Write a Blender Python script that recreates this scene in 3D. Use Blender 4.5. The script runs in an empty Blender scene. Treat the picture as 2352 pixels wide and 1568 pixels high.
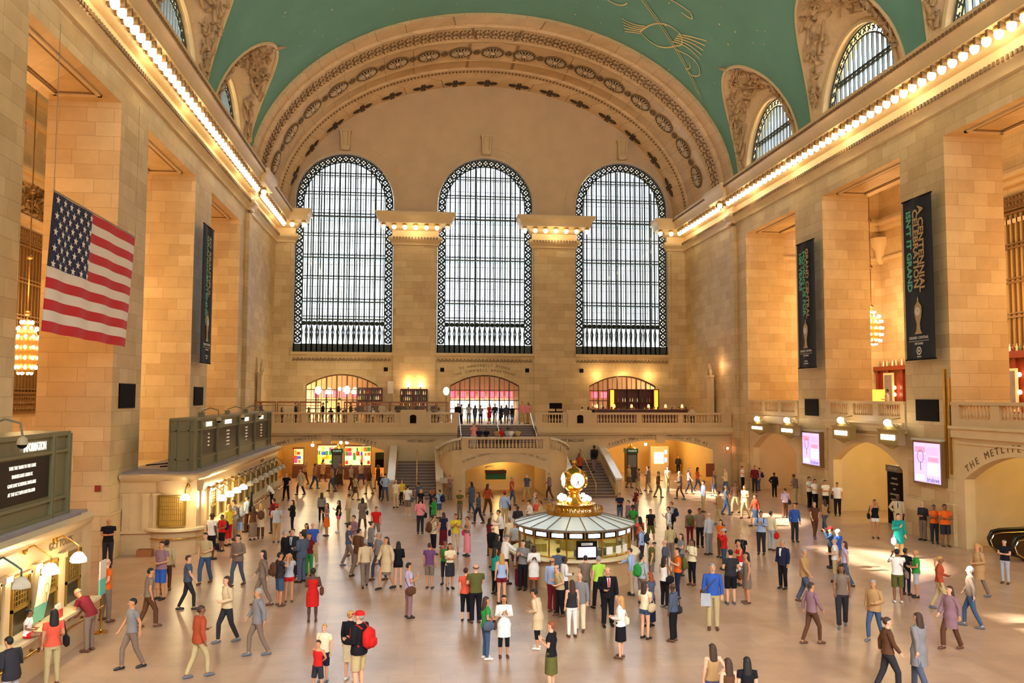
import bpy, math, random
from math import sin, cos, pi, sqrt, radians
from mathutils import Vector, Matrix
rnd = random.Random(7)
SC = bpy.context.scene
COL = SC.collection
H0 = 6.65                       # eye height above the concourse floor
CX = 5.91                       # centre line of the hall
XL, XR, YW = -12.39, 24.21, 74.1
# ------------------------------------------------------------------ camera
FPX, YAW, PIT, ROL = 1927.71, .11174, .06611, .00332
cam_d = bpy.data.cameras.new('camera'); cam = bpy.data.objects.new('camera', cam_d); COL.objects.link(cam)
cam_d.sensor_width = 36; cam_d.lens = FPX / 2352 * 36; cam_d.clip_end = 400; cam_d.clip_start = .2
R = Matrix.Rotation(-YAW, 4, 'Z') @ Matrix.Rotation(pi / 2 + PIT, 4, 'X') @ Matrix.Rotation(ROL, 4, 'Z')
cam.matrix_world = Matrix.Translation((0, 0, H0)) @ R
SC.camera = cam
def ray(px, py):
    u = (px - 1176) / FPX; v = (py - 784) / FPX
    return (R.to_3x3() @ Vector((u, -v, -1)))
def floor_at(px, py, z=0.0):
    r = ray(px, py); t = (z - H0) / r.z
    return r.x * t, r.y * t
def onY(px, py, Y):
    r = ray(px, py); t = Y / r.y
    return r.x * t, r.z * t + H0
def onX(px, py, X):
    r = ray(px, py); t = X / r.x
    return r.y * t, r.z * t + H0
# ------------------------------------------------------------------ tagging
def tag(o, label=None, cat=None, group=None, kind=None):
    if label: o['label'] = label
    if cat: o['category'] = cat
    if group: o['group'] = group
    if kind: o['kind'] = kind
    return o
def empty(name, loc=(0, 0, 0), rz=0, label=None, cat=None, group=None, kind=None):
    o = bpy.data.objects.new(name, None); COL.objects.link(o)
    o.empty_display_size = .2; o.location = loc; o.rotation_euler = (0, 0, rz)
    return tag(o, label, cat, group, kind)
# ------------------------------------------------------------------ mesh builder
class MB:
    def __init__(s): s.v = []; s.f = []; s.m = []; s.s = []
    def add(s, vs, fs, mi=0, sm=False):
        b = len(s.v); s.v += [tuple(p) for p in vs]
        for f in fs: s.f.append(tuple(i + b for i in f)); s.m.append(mi); s.s.append(sm)
        return s
    def box(s, x0, y0, z0, x1, y1, z1, mi=0, M=None):
        vs = [(x, y, z) for z in (z0, z1) for y in (y0, y1) for x in (x0, x1)]
        if M is not None: vs = [M @ Vector(p) for p in vs]
        return s.add(vs, [(0, 2, 3, 1), (4, 5, 7, 6), (0, 1, 5, 4), (2, 6, 7, 3), (0, 4, 6, 2), (1, 3, 7, 5)], mi)
    def cbox(s, c, d, mi=0, rz=0):
        M = Matrix.Translation(c) @ Matrix.Rotation(rz, 4, 'Z')
        return s.box(-d[0] / 2, -d[1] / 2, -d[2] / 2, d[0] / 2, d[1] / 2, d[2] / 2, mi, M)
    def quad(s, a, b, c, d, mi=0): return s.add([a, b, c, d], [(0, 1, 2, 3)], mi)
    def rings(s, rs, mi=0, sm=True, cap=True, closed=True):
        n = len(rs[0]); vs = [p for r in rs for p in r]; fs = []
        for i in range(len(rs) - 1):
            for j in range(n if closed else n - 1):
                a = i * n + j; b = i * n + (j + 1) % n
                fs.append((a, b, b + n, a + n))
        if cap and closed:
            fs.append(tuple(range(n - 1, -1, -1))); fs.append(tuple((len(rs) - 1) * n + j for j in range(n)))
        return s.add(vs, fs, mi, sm)
    def tube(s, pts, rad, n=8, mi=0, sm=True, cap=True):
        pts = [Vector(p) for p in pts]
        if not hasattr(rad, '__len__'): rad = [rad] * len(pts)
        rs = []; up = None
        for i, p in enumerate(pts):
            d = (pts[min(i + 1, len(pts) - 1)] - pts[max(i - 1, 0)])
            d = d.normalized() if d.length > 1e-9 else Vector((0, 0, 1))
            if up is None:
                up = Vector((1, 0, 0)) if abs(d.x) < .8 else Vector((0, 1, 0))
            a = (up - d * up.dot(d)).normalized(); b = d.cross(a); up = a
            r = rad[i]; rx, ry = r if hasattr(r, '__len__') else (r, r)
            rs.append([p + a * (cos(2 * pi * k / n) * rx) + b * (sin(2 * pi * k / n) * ry) for k in range(n)])
        return s.rings(rs, mi, sm, cap)
    def lathe(s, c, prof, n=16, mi=0, sm=True, cap=True, M=None):
        rs = [[(c[0] + r * cos(2 * pi * k / n), c[1] + r * sin(2 * pi * k / n), c[2] + z) for k in range(n)] for r, z in prof]
        if M is not None: rs = [[tuple(M @ Vector(p)) for p in r] for r in rs]
        return s.rings(rs, mi, sm, cap)
    def ell(s, c, r, n=10, m=7, mi=0):
        prof = [(max(1e-4, sin(pi * i / m)), -cos(pi * i / m)) for i in range(m + 1)]
        rs = [[(c[0] + r[0] * q * cos(2 * pi * k / n), c[1] + r[1] * q * sin(2 * pi * k / n), c[2] + r[2] * z) for k in range(n)] for q, z in prof]
        return s.rings(rs, mi, True, True)
    def prism(s, poly, fn, d0, d1, mi=0):
        """extrude 2-D polygon: fn(u, d, v)"""
        n = len(poly)
        vs = [fn(u, d0, v) for u, v in poly] + [fn(u, d1, v) for u, v in poly]
        fs = [tuple(range(n)), tuple(range(2 * n - 1, n - 1, -1))] + [(i, i + n, (i + 1) % n + n, (i + 1) % n) for i in range(n)]
        return s.add(vs, fs, mi)
    def sweep(s, prof, path_fn, us, mi=0, sm=False, cap=True):
        """profile (p, z) swept: path_fn(u, p, z) for u in us"""
        rs = [[path_fn(u, p, z) for p, z in prof] for u in us]
        return s.rings(rs, mi, sm, cap)
    def join(s, o, M=None, mi=None):
        b = len(s.v); s.v += [tuple(M @ Vector(p)) if M is not None else p for p in o.v]
        for f, m, q in zip(o.f, o.m, o.s): s.f.append(tuple(i + b for i in f)); s.m.append(m if mi is None else mi); s.s.append(q)
        return s
    def mesh(s, name, mats):
        me = bpy.data.meshes.new(name); me.from_pydata(s.v, [], s.f)
        for m in (mats if isinstance(mats, (list, tuple)) else [mats]): me.materials.append(m)
        me.polygons.foreach_set('material_index', s.m); me.polygons.foreach_set('use_smooth', s.s)
        me.update()
        try: me.set_sharp_from_angle(angle=radians(50))
        except Exception: pass
        return me
    def build(s, name, mats, parent=None, loc=None, **kw):
        o = bpy.data.objects.new(name, s.mesh(name, mats)); COL.objects.link(o)
        if parent is not None: o.parent = parent
        if loc is not None: o.location = loc
        return tag(o, **kw)
def link(name, me, parent=None, loc=(0, 0, 0), rz=0, mat=None, scale=None):
    o = bpy.data.objects.new(name, me); COL.objects.link(o); o.parent = parent
    o.location = loc; o.rotation_euler = (0, 0, rz)
    if scale: o.scale = (scale,) * 3 if not hasattr(scale, '__len__') else scale
    if mat is not None:
        o.material_slots[0].link = 'OBJECT'; o.material_slots[0].material = mat
    return o
def copy_tree(o, parent=None):
    kids = [c for c in o.children]
    c = o.copy(); COL.objects.link(c); c.parent = parent
    for k in kids: copy_tree(k, c)
    return c
def arch_wall(mb, fn, u0, u1, z0, z1, arches, th, mi=0, mj=None, n=20, top=True):
    """wall u0..u1, z0..z1 with arches (centre, half width, spring z, crown z, kind); fn(u, depth, z)"""
    mj = mi if mj is None else mj
    us = [u0]
    for (c, hw, zs, zt, k) in arches: us += [c - hw] + [c - hw * cos(pi * i / n) for i in range(n + 1)] + [c + hw]
    us.append(u1)
    def low(u, c, hw, zs, zt, k):
        t = max(-1, min(1, (u - c) / hw))
        return zs + (zt - zs) * (sqrt(max(0, 1 - t * t)) if k == 'r' else (1 - t * t))
    edges = [u0]
    for a in arches:
        mb.quad(fn(edges[-1], 0, z0), fn(a[0] - a[1], 0, z0), fn(a[0] - a[1], 0, z1), fn(edges[-1], 0, z1), mi)
        mb.quad(fn(edges[-1], th, z0), fn(a[0] - a[1], th, z0), fn(a[0] - a[1], th, z1), fn(edges[-1], th, z1), mi)
        pts = [a[0] - a[1] * cos(pi * i / n) for i in range(n + 1)]
        for sgn in (-1, 1):
            u = a[0] + sgn * a[1]
            if a[2] > z0: mb.quad(fn(u, 0, z0), fn(u, th, z0), fn(u, th, a[2]), fn(u, 0, a[2]), mj)
        for p, q in zip(pts, pts[1:]):
            zp, zq = low(p, *a), low(q, *a)
            mb.quad(fn(p, 0, zp), fn(q, 0, zq), fn(q, 0, z1), fn(p, 0, z1), mi)
            mb.quad(fn(p, th, zp), fn(q, th, zq), fn(q, th, z1), fn(p, th, z1), mi)
            mb.quad(fn(p, 0, zp), fn(p, th, zp), fn(q, th, zq), fn(q, 0, zq), mj)
        edges.append(a[0] + a[1])
    mb.quad(fn(edges[-1], 0, z0), fn(u1, 0, z0), fn(u1, 0, z1), fn(edges[-1], 0, z1), mi)
    mb.quad(fn(edges[-1], th, z0), fn(u1, th, z0), fn(u1, th, z1), fn(edges[-1], th, z1), mi)
    for u in (u0, u1): mb.quad(fn(u, 0, z0), fn(u, th, z0), fn(u, th, z1), fn(u, 0, z1), mi)
    if top: mb.quad(fn(u0, 0, z1), fn(u1, 0, z1), fn(u1, th, z1), fn(u0, th, z1), mi)
    return mb
_fonts = {}
def text_mb(s, size, depth=.01, align='CENTER', wide=1.0, bold=0.0):
    key = (s, size, depth, align, wide, bold)
    if key in _fonts: return _fonts[key]
    cu = bpy.data.curves.new('t', 'FONT'); cu.body = s; cu.size = size; cu.extrude = depth / 2
    cu.align_x = align; cu.align_y = 'CENTER'; cu.resolution_u = 2; cu.offset = bold
    o = bpy.data.objects.new('t', cu); COL.objects.link(o)
    bpy.context.view_layer.update()
    me = o.to_mesh(); mb = MB()
    mb.add([(v.co.x * wide, v.co.y, v.co.z) for v in me.vertices], [tuple(p.vertices) for p in me.polygons])
    o.to_mesh_clear(); bpy.data.objects.remove(o); bpy.data.curves.remove(cu)
    _fonts[key] = mb
    return mb
def put_text(mb, s, c, right, up, size, depth=.02, wide=1.0, mi=0, bold=0.0, align='CENTER'):
    """text in the plane spanned by right/up at c"""
    r = Vector(right).normalized(); u = Vector(up).normalized(); n = r.cross(u)
    M = Matrix(((r.x, u.x, n.x, c[0]), (r.y, u.y, n.y, c[1]), (r.z, u.z, n.z, c[2]), (0, 0, 0, 1)))
    return mb.join(text_mb(s, size, depth, align, wide, bold), M, mi)
def arc_text(mb, s, fn, uc, spread, zfn, size, depth=.02, mi=0, wide=1.0):
    """letters following a curve; fn(u, d, z) -> point; spread = total width"""
    n = len(s)
    for i, ch in enumerate(s):
        if ch == ' ': continue
        u = uc + (i - (n - 1) / 2) / max(1, n - 1) * spread
        z = zfn(u); dz = (zfn(u + .05) - zfn(u - .05)) / .1
        p = Vector(fn(u, 0, z)); q = Vector(fn(u + .05, 0, z + dz * .05)); r = (q - p).normalized()
        outn = (Vector(fn(u, -1, z)) - p).normalized(); up = outn.cross(r)
        put_text(mb, ch, p + outn * .01, r, up, size, depth, wide, mi)
# ------------------------------------------------------------------ materials
_mats = {}
def srgb(c):
    if isinstance(c, str): c = tuple(int(c[i:i + 2], 16) / 255 for i in (0, 2, 4))
    return tuple(x / 12.92 if x <= .04045 else ((x + .055) / 1.055) ** 2.4 for x in c)
def mat(name, col=(.5, .5, .5), rough=.6, metal=0, emit=None, es=1.0, spec=.5, noise=0, nscale=8, alpha=None, bump=0):
    if name in _mats: return _mats[name]
    m = bpy.data.materials.new(name); m.use_nodes = True; _mats[name] = m
    nt = m.node_tree; b = nt.nodes['Principled BSDF']
    c = srgb(col) if isinstance(col, str) else col
    b.inputs['Base Color'].default_value = (*c, 1); b.inputs['Roughness'].default_value = rough
    b.inputs['Metallic'].default_value = metal; b.inputs['Specular IOR Level'].default_value = spec
    if emit is not None:
        e = srgb(emit) if isinstance(emit, str) else emit
        b.inputs['Emission Color'].default_value = (*e, 1); b.inputs['Emission Strength'].default_value = es
    if noise or bump:
        g = nt.nodes.new('ShaderNodeNewGeometry'); n = nt.nodes.new('ShaderNodeTexNoise')
        n.inputs['Scale'].default_value = nscale; n.inputs['Detail'].default_value = 3
        nt.links.new(g.outputs['Position'], n.inputs['Vector'])
        if noise:
            mx = nt.nodes.new('ShaderNodeMix'); mx.data_type = 'RGBA'
            mx.inputs[6].default_value = (*[x * (1 - noise) for x in c], 1)
            mx.inputs[7].default_value = (*[min(1, x * (1 + noise)) for x in c], 1)
            nt.links.new(n.outputs['Fac'], mx.inputs[0]); nt.links.new(mx.outputs[2], b.inputs['Base Color'])
        if bump:
            bp = nt.nodes.new('ShaderNodeBump'); bp.inputs['Strength'].default_value = bump; bp.inputs['Distance'].default_value = .05
            nt.links.new(n.outputs['Fac'], bp.inputs['Height']); nt.links.new(bp.outputs[0], b.inputs['Normal'])
    return m
def glass(name, tint=(.95, .97, 1), gl=.08, rough=.05):
    if name in _mats: return _mats[name]
    m = bpy.data.materials.new(name); m.use_nodes = True; _mats[name] = m; nt = m.node_tree
    for n in list(nt.nodes):
        if n.type == 'BSDF_PRINCIPLED': nt.nodes.remove(n)
    out = nt.nodes['Material Output']; t = nt.nodes.new('ShaderNodeBsdfTransparent'); g = nt.nodes.new('ShaderNodeBsdfGlossy')
    t.inputs[0].default_value = (*tint, 1); g.inputs['Roughness'].default_value = rough
    mx = nt.nodes.new('ShaderNodeMixShader'); mx.inputs[0].default_value = gl
    nt.links.new(t.outputs[0], mx.inputs[1]); nt.links.new(g.outputs[0], mx.inputs[2]); nt.links.new(mx.outputs[0], out.inputs['Surface'])
    return m
def stone(name, c1, c2, mort, bw=1.5, bh=.62, rough=.55, ms=.012, flat=False, noise=.1, spec=.3, bump=.0, off=.5):
    """ashlar courses laid out in world space; works on every upright face"""
    if name in _mats: return _mats[name]
    m = bpy.data.materials.new(name); m.use_nodes = True; _mats[name] = m
    nt = m.node_tree; N = nt.nodes.new; L = nt.links.new; b = nt.nodes['Principled BSDF']
    g = N('ShaderNodeNewGeometry'); sx = N('ShaderNodeSeparateXYZ'); L(g.outputs['Position'], sx.inputs[0])
    cb = N('ShaderNodeCombineXYZ')
    if flat: L(sx.outputs[0], cb.inputs[0]); L(sx.outputs[1], cb.inputs[1])
    else:
        ad = N('ShaderNodeMath'); ad.operation = 'ADD'; L(sx.outputs[0], ad.inputs[0]); L(sx.outputs[1], ad.inputs[1])
        L(ad.outputs[0], cb.inputs[0]); L(sx.outputs[2], cb.inputs[1])
    br = N('ShaderNodeTexBrick'); L(cb.outputs[0], br.inputs['Vector'])
    br.inputs['Scale'].default_value = 1; br.inputs['Brick Width'].default_value = bw; br.inputs['Row Height'].default_value = bh
    br.inputs['Mortar Size'].default_value = ms; br.inputs['Mortar Smooth'].default_value = .3; br.offset = off
    br.squash = .72; br.squash_frequency = 3
    br.inputs['Color1'].default_value = (*srgb(c1), 1); br.inputs['Color2'].default_value = (*srgb(c2), 1); br.inputs['Mortar'].default_value = (*srgb(mort), 1)
    n = N('ShaderNodeTexNoise'); n.inputs['Scale'].default_value = .9; n.inputs['Detail'].default_value = 6; n.inputs['Roughness'].default_value = .65
    L(g.outputs['Position'], n.inputs['Vector'])
    mr = N('ShaderNodeMapRange'); mr.inputs[1].default_value = .3; mr.inputs[2].default_value = .7
    mr.inputs[3].default_value = 1 - noise; mr.inputs[4].default_value = 1 + noise; L(n.outputs['Fac'], mr.inputs[0])
    mx = N('ShaderNodeVectorMath'); mx.operation = 'SCALE'; L(br.outputs['Color'], mx.inputs[0]); L(mr.outputs[0], mx.inputs['Scale'])
    L(mx.outputs[0], b.inputs['Base Color'])
    b.inputs['Roughness'].default_value = rough; b.inputs['Specular IOR Level'].default_value = spec
    return m
# ================================================================== PEOPLE
SK = {'p': 'dba583', 't': 'c58a63', 'b': '8a5a3c', 'd': '5a382a'}
SKIN = {k: mat('skin_' + k, v, .55, spec=.35) for k, v in SK.items()}
CLR = dict(white='e9e4dc', cream='e2d2ac', black='17151a', charcoal='2e2c31', grey='807c7c', silver='aeb0b6', navy='20263f', blue='3157a8',
           lightblue='9fb4d8', red='c4201c', maroon='6d1c26', orange='e0641e', yellow='d8c22e', green='2f8f3c', olive='5d5a2c', teal='1d8f86',
           turquoise='4fb9b4', purple='6a4470', lilac='b7a8c4', pink='e58c94', hotpink='e2307a', coral='d8573f', brown='5b3a26', tan='b0895c',
           khaki='b9a577', beige='cdb58f', denim='3d5573', lime='a8d44a', rust='a5482a', mauve='8c6a70', slate='4c5568', taupe='7d6a5c')
def cloth(c):
    return mat('fabric_' + c, CLR[c], .85, noise=.12, nscale=9, spec=.2)
HAIRC = {'k': ('hair_black', '17120f'), 'n': ('hair_brown', '3d2518'), 'y': ('hair_blond', 'b98a4a'), 'g': ('hair_grey', '98928c'), 'r': ('hair_auburn', '8a4420')}
SHOE = {'k': mat('shoe_black', '1a1717', .5), 'w': mat('shoe_white', 'd8d3cc', .6), 'n': mat('shoe_brown', '5a3826', .5), 's': mat('shoe_grey', '5c6068', .6)}
FACEM = mat('face_feature', '3a1c17', .6)
ARM = {   # elbow, wrist, hand direction for the right arm (x > 0); facing +y
    'down': ((.235, -.02, 1.165), (.245, .045, .93), (0, .1, -1)),
    'bent': ((.24, -.03, 1.17), (.13, .22, 1.13), (-.6, .8, .1)),
    'phone': ((.235, .0, 1.175), (.09, .25, 1.27), (-.5, .5, .7)),
    'cross': ((.225, .05, 1.18), (-.03, .19, 1.19), (-1, .1, .1)),
    'hip': ((.34, -.08, 1.2), (.19, .02, 1.03), (-.7, .6, -.4)),
    'photo': ((.24, .16, 1.3), (.09, .24, 1.56), (-.3, .4, .8)),
    'swing': ((.23, -.12, 1.18), (.235, -.12, .95), (0, -.05, -1)),
    'reach': ((.23, .22, 1.28), (.18, .46, 1.2), (-.1, 1, -.1)),
    'fwd': ((.225, .08, 1.17), (.21, .22, .98), (-.1, .5, -.8)),
    'back': ((.25, -.1, 1.18), (.06, -.16, 1.02), (-1, 0, -.1)),
    'chin': ((.2, .12, 1.22), (.07, .15, 1.47), (-.4, .1, .9)),
}
def _leg(kind, sd, sex):
    hx = .09 if sex == 'm' else .085
    if kind == 'sit': return [(sd * hx, .0, .93), (sd * .11, .4, .93), (sd * .11, .42, .52)]
    if kind == 'wide': return [(sd * hx, 0, .92), (sd * .15, .01, .49), (sd * .19, -.01, .09)]
    if kind == 'walk': return [(sd * hx, 0, .92), (sd * .09, .14 * sd + .05, .5), (sd * .08, .24 * sd - .04, .1)]
    if kind == 'contra': return [(sd * hx, 0, .92), (sd * .1, .03 if sd > 0 else .0, .49), (sd * .12, .03 if sd > 0 else -.05, .09)]
    return [(sd * hx, 0, .92), (sd * .1, .015, .49), (sd * .105, -.01, .09)]
class Pose:
    def __init__(s, sex, aR, aL, leg, lean=0):
        s.k = (sex, aR, aL, leg, lean); s.sex = sex; s.leg = leg; s.lean = radians(lean)
        s.sw = .185 if sex == 'm' else .162
        s.arm = {}
        for sd, a in ((1, aR), (-1, aL)):
            e, w, h = ARM[a]; q = s.sw / .185
            s.arm[sd] = [(sd * s.sw, -.01, 1.43), (sd * e[0] * q, e[1], e[2]), (sd * w[0] * q, w[1], w[2]), (sd * h[0], h[1], h[2])]
        s.legs = {sd: _leg(leg, sd, sex) for sd in (1, -1)}
    def T(s, p):
        """bend everything above the hips forward"""
        if not s.lean: return tuple(p)
        x, y, z = p; dz = z - .95
        if dz <= -.08: return (x, y, z)
        a = s.lean * min(1, (dz + .08) / .22)
        return (x, y * cos(a) + (dz) * sin(a) - .12 * sin(s.lean) * min(1, (dz + .08) / .2), .95 + dz * cos(a) - y * sin(a))
def _lim(mb, pts, rad, T, n=8): mb.tube([T(p) for p in pts], rad, n)
def _mid(a, b, t): return tuple(x + (y - x) * t for x, y in zip(a, b))
TORSO_M = [(.86, .15, .105), (.93, .165, .118), (1.02, .155, .112), (1.1, .145, .105), (1.22, .163, .115), (1.34, .178, .12), (1.42, .165, .1), (1.465, .115, .08), (1.5, .058, .056)]
TORSO_F = [(.86, .155, .11), (.93, .172, .122), (1.02, .145, .108), (1.1, .122, .095), (1.22, .138, .108), (1.31, .15, .13), (1.4, .145, .1), (1.455, .1, .072), (1.5, .05, .05)]
def torso_rings(p, grow=0, z0=.8, z1=2, n=14, flare=0):
    rs = []
    for z, a, b in (TORSO_M if p.sex == 'm' else TORSO_F):
        if z < z0 or z > z1: continue
        g = grow + flare * max(0, 1.05 - z)
        rs.append([p.T(((a + g) * cos(2 * pi * k / n), (b + g) * sin(2 * pi * k / n) - .005, z)) for k in range(n)])
    return rs
def remesh(mb, vox, name):
    me = mb.mesh('tmp', [FACEM]); o = bpy.data.objects.new('tmp', me); COL.objects.link(o)
    m = o.modifiers.new('r', 'REMESH'); m.mode = 'VOXEL'; m.voxel_size = vox; m.use_smooth_shade = True
    sm = o.modifiers.new('s', 'SMOOTH'); sm.iterations = 2; sm.factor = .5
    d = o.modifiers.new('d', 'DECIMATE'); d.ratio = .45
    dg = bpy.context.evaluated_depsgraph_get(); ev = o.evaluated_get(dg); em = ev.to_mesh()
    out = MB(); out.add([tuple(v.co) for v in em.vertices], [tuple(q.vertices) for q in em.polygons], 0, True)
    ev.to_mesh_clear(); bpy.data.objects.remove(o); bpy.data.meshes.remove(me)
    return out
_cache = {}
def body_mesh(p):
    key = ('body',) + p.k
    if key in _cache: return _cache[key]
    mb = MB(); T = p.T
    mb.rings(torso_rings(p))
    _lim(mb, [(0, 0, 1.44), (0, .005, 1.5), (0, .012, 1.58)], [.065, .058, .058], T, 10)
    n = 14
    hd = [(1.545, .025, .03, .05), (1.56, .048, .056, .035), (1.59, .06, .075, .022), (1.63, .069, .088, .012), (1.67, .073, .093, .006), (1.71, .07, .088, 0), (1.742, .052, .066, -.004), (1.757, .02, .03, -.005)]
    mb.rings([[T((a * cos(2 * pi * k / n), b * sin(2 * pi * k / n) + y, z)) for k in range(n)] for z, a, b, y in hd])
    for sd in (1, -1): mb.ell(T((sd * .076, 0, 1.645)), (.012, .02, .03), 6, 5)
    for sd in (1, -1):
        sh, el, wr, hv = p.arm[sd]
        _lim(mb, [_mid(sh, (0, 0, 1.42), .25), sh, _mid(sh, el, .5), el, _mid(el, wr, .3), _mid(el, wr, .75), wr], [.05, .056, .046, .038, .04, .03, .025], T)
        hp, kn, an = p.legs[sd]
        TL = (lambda q: q)
        _lim(mb, [hp, _mid(hp, kn, .4), kn, _mid(kn, an, .35), _mid(kn, an, .75), an, (an[0], an[1], .04) if p.leg != 'sit' else (an[0], an[1], an[2] - .05)],
             [.092, .078, .055, .058, .042, .036, .035], TL)
        zf = 0 if p.leg != 'sit' else an[2] - .09
        mb.tube([(an[0], an[1] - .05, zf + .03), (an[0], an[1] + .05, zf + .035), (an[0] * 1.08, an[1] + .17, zf + .02)], [.03, .04, .03], 8)
    out = remesh(mb, .017, 'body')
    for sd in (1, -1):      # palms and fingers, rooted in the wrist
        sh, el, wr, hv = p.arm[sd]
        w = Vector(T(wr)); d = (Vector(T(tuple(a + .1 * b for a, b in zip(wr, hv)))) - w).normalized()
        side = d.cross(Vector((0, 0, 1)) if abs(d.z) < .8 else Vector((0, 1, 0))).normalized(); nn = side.cross(d)
        out.tube([w - d * .02, w + d * .03, w + d * .08], [.024, .03, .028], 6)
        for j in range(4):
            o0 = w + d * .06 + side * (.021 * (j - 1.5)); L = (.07, .082, .078, .06)[j]
            cu = nn * .012
            out.tube([o0, o0 + d * L * .5 + cu, o0 + d * L + cu * 3], [.0095, .009, .007], 5)
        out.tube([w + d * .02 + side * .02 * -sd, w + d * .05 + side * .045 * -sd, w + d * .08 + side * .05 * -sd], [.011, .01, .008], 5)
    no = MB(); no.tube([(0, .092, 1.66), (0, .118, 1.625), (0, .1, 1.618)], [.007, .014, .012], 6)
    out.join(MB().add([T(v) for v in no.v], no.f, 0, True))
    me = out.mesh('person', [SKIN['p']]); _cache[key] = me
    return me
def face_mesh(p):
    key = ('face', p.lean)
    if key in _cache: return _cache[key]
    mb = MB()
    for sd in (1, -1):
        mb.ell((sd * .03, .09, 1.657), (.012, .008, .007), 6, 4); mb.box(sd * .03 - .016, .092, 1.674, sd * .03 + .016, .098, 1.679)
    mb.box(-.022, .093, 1.588, .022, .101, 1.594)
    m2 = MB().add([p.T(v) for v in mb.v], mb.f, 0, True); me = m2.mesh('face', [FACEM]); _cache[key] = me
    return me
def sleeve(mb, p, t_end, g):
    for sd in (1, -1):
        sh, el, wr, hv = p.arm[sd]
        pts = [_mid(sh, (0, 0, 1.42), .4), sh, _mid(sh, el, .5)]; rad = [.05 + g, .062 + g, .052 + g]
        if t_end > .55: pts += [el]; rad += [.044 + g]
        if t_end > 1: pts += [_mid(el, wr, .5), _mid(el, wr, .95)]; rad += [.04 + g, .031 + g]
        _lim(mb, pts, rad, p.T)
def top_mesh(p, kind):
    key = ('top', kind) + p.k
    if key in _cache: return _cache[key]
    mb = MB()
    g, z0, sl, fl = {'tee': (.018, .9, .5, .06), 'shirt': (.018, .9, 1.2, .05), 'polo': (.02, .9, .5, .08), 'tank': (.013, .9, 0, .02), 'jacket': (.034, .8, 1.2, .06),
                     'coat': (.036, .8, 1.2, .1), 'dress': (.016, .8, 0, 0), 'top': (.016, .92, .3, .03)}[kind]
    z1 = 1.44 if kind in ('tank', 'dress') else 1.505
    mb.rings(torso_rings(p, g, z0, z1, 16, fl))
    if sl: sleeve(mb, p, sl, g * .6)
    if kind in ('coat',):
        n = 16
        mb.rings([[(a * cos(2 * pi * k / n), b * sin(2 * pi * k / n) + y, z) for k in range(n)] for z, a, b, y in ((.95, .2, .15, 0), (.75, .2, .16, 0), (.6, .21, .17, 0))])
    if kind in ('shirt', 'polo', 'jacket'):
        mb.tube([p.T((.07 * cos(a), .062 * sin(a) + .0, 1.49 + .012 * cos(a + pi / 2))) for a in [2 * pi * i / 10 for i in range(11)]], .014, 5)
    if kind == 'dress':
        n = 16
        mb.rings([[(a * cos(2 * pi * k / n), b * sin(2 * pi * k / n), z) for k in range(n)] for z, a, b in ((1.0, .165, .125), (.9, .19, .14), (.7, .195, .15), (.52, .19, .15))])
    me = mb.mesh({'tee': 'tee_shirt', 'top': 'blouse', 'polo': 'polo_shirt', 'tank': 'tank_top'}.get(kind, kind), [FACEM]); _cache[key] = me
    return me
def bottom_mesh(p, kind):
    key = ('bot', kind, p.sex, p.leg)
    if key in _cache: return _cache[key]
    mb = MB(); q = Pose(p.sex, 'down', 'down', p.leg)
    mb.rings(torso_rings(q, .012, .86, 1.04, 16))
    if kind in ('skirt', 'longskirt'):
        n = 16; ze = .5 if kind == 'skirt' else .18
        mb.rings([[(a * cos(2 * pi * k / n), b * sin(2 * pi * k / n), z) for k in range(n)] for z, a, b in ((1.03, .16, .125), (.92, .19, .14), (.72, .195, .15), (ze, .19 if kind == 'skirt' else .22, .16))])
    else:
        for sd in (1, -1):
            hp, kn, an = q.legs[sd]
            if kind == 'trousers': pts = [hp, _mid(hp, kn, .4), kn, _mid(kn, an, .5), _mid(kn, an, .97)]; rad = [.105, .094, .074, .068, .066]
            elif kind == 'jeans': pts = [hp, _mid(hp, kn, .4), kn, _mid(kn, an, .5), _mid(kn, an, .97)]; rad = [.102, .088, .064, .06, .05]
            elif kind == 'capri': pts = [hp, _mid(hp, kn, .4), kn, _mid(kn, an, .45)]; rad = [.1, .086, .064, .062]
            elif kind == 'minis': pts = [hp, _mid(hp, kn, .35)]; rad = [.105, .1]
            else: pts = [hp, _mid(hp, kn, .4), _mid(hp, kn, .93)]; rad = [.107, .1, .092]
            mb.tube(pts, rad, 10)
    me = mb.mesh({'minis': 'shorts', 'longskirt': 'skirt'}.get(kind, kind), [FACEM]); _cache[key] = me
    return me
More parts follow.
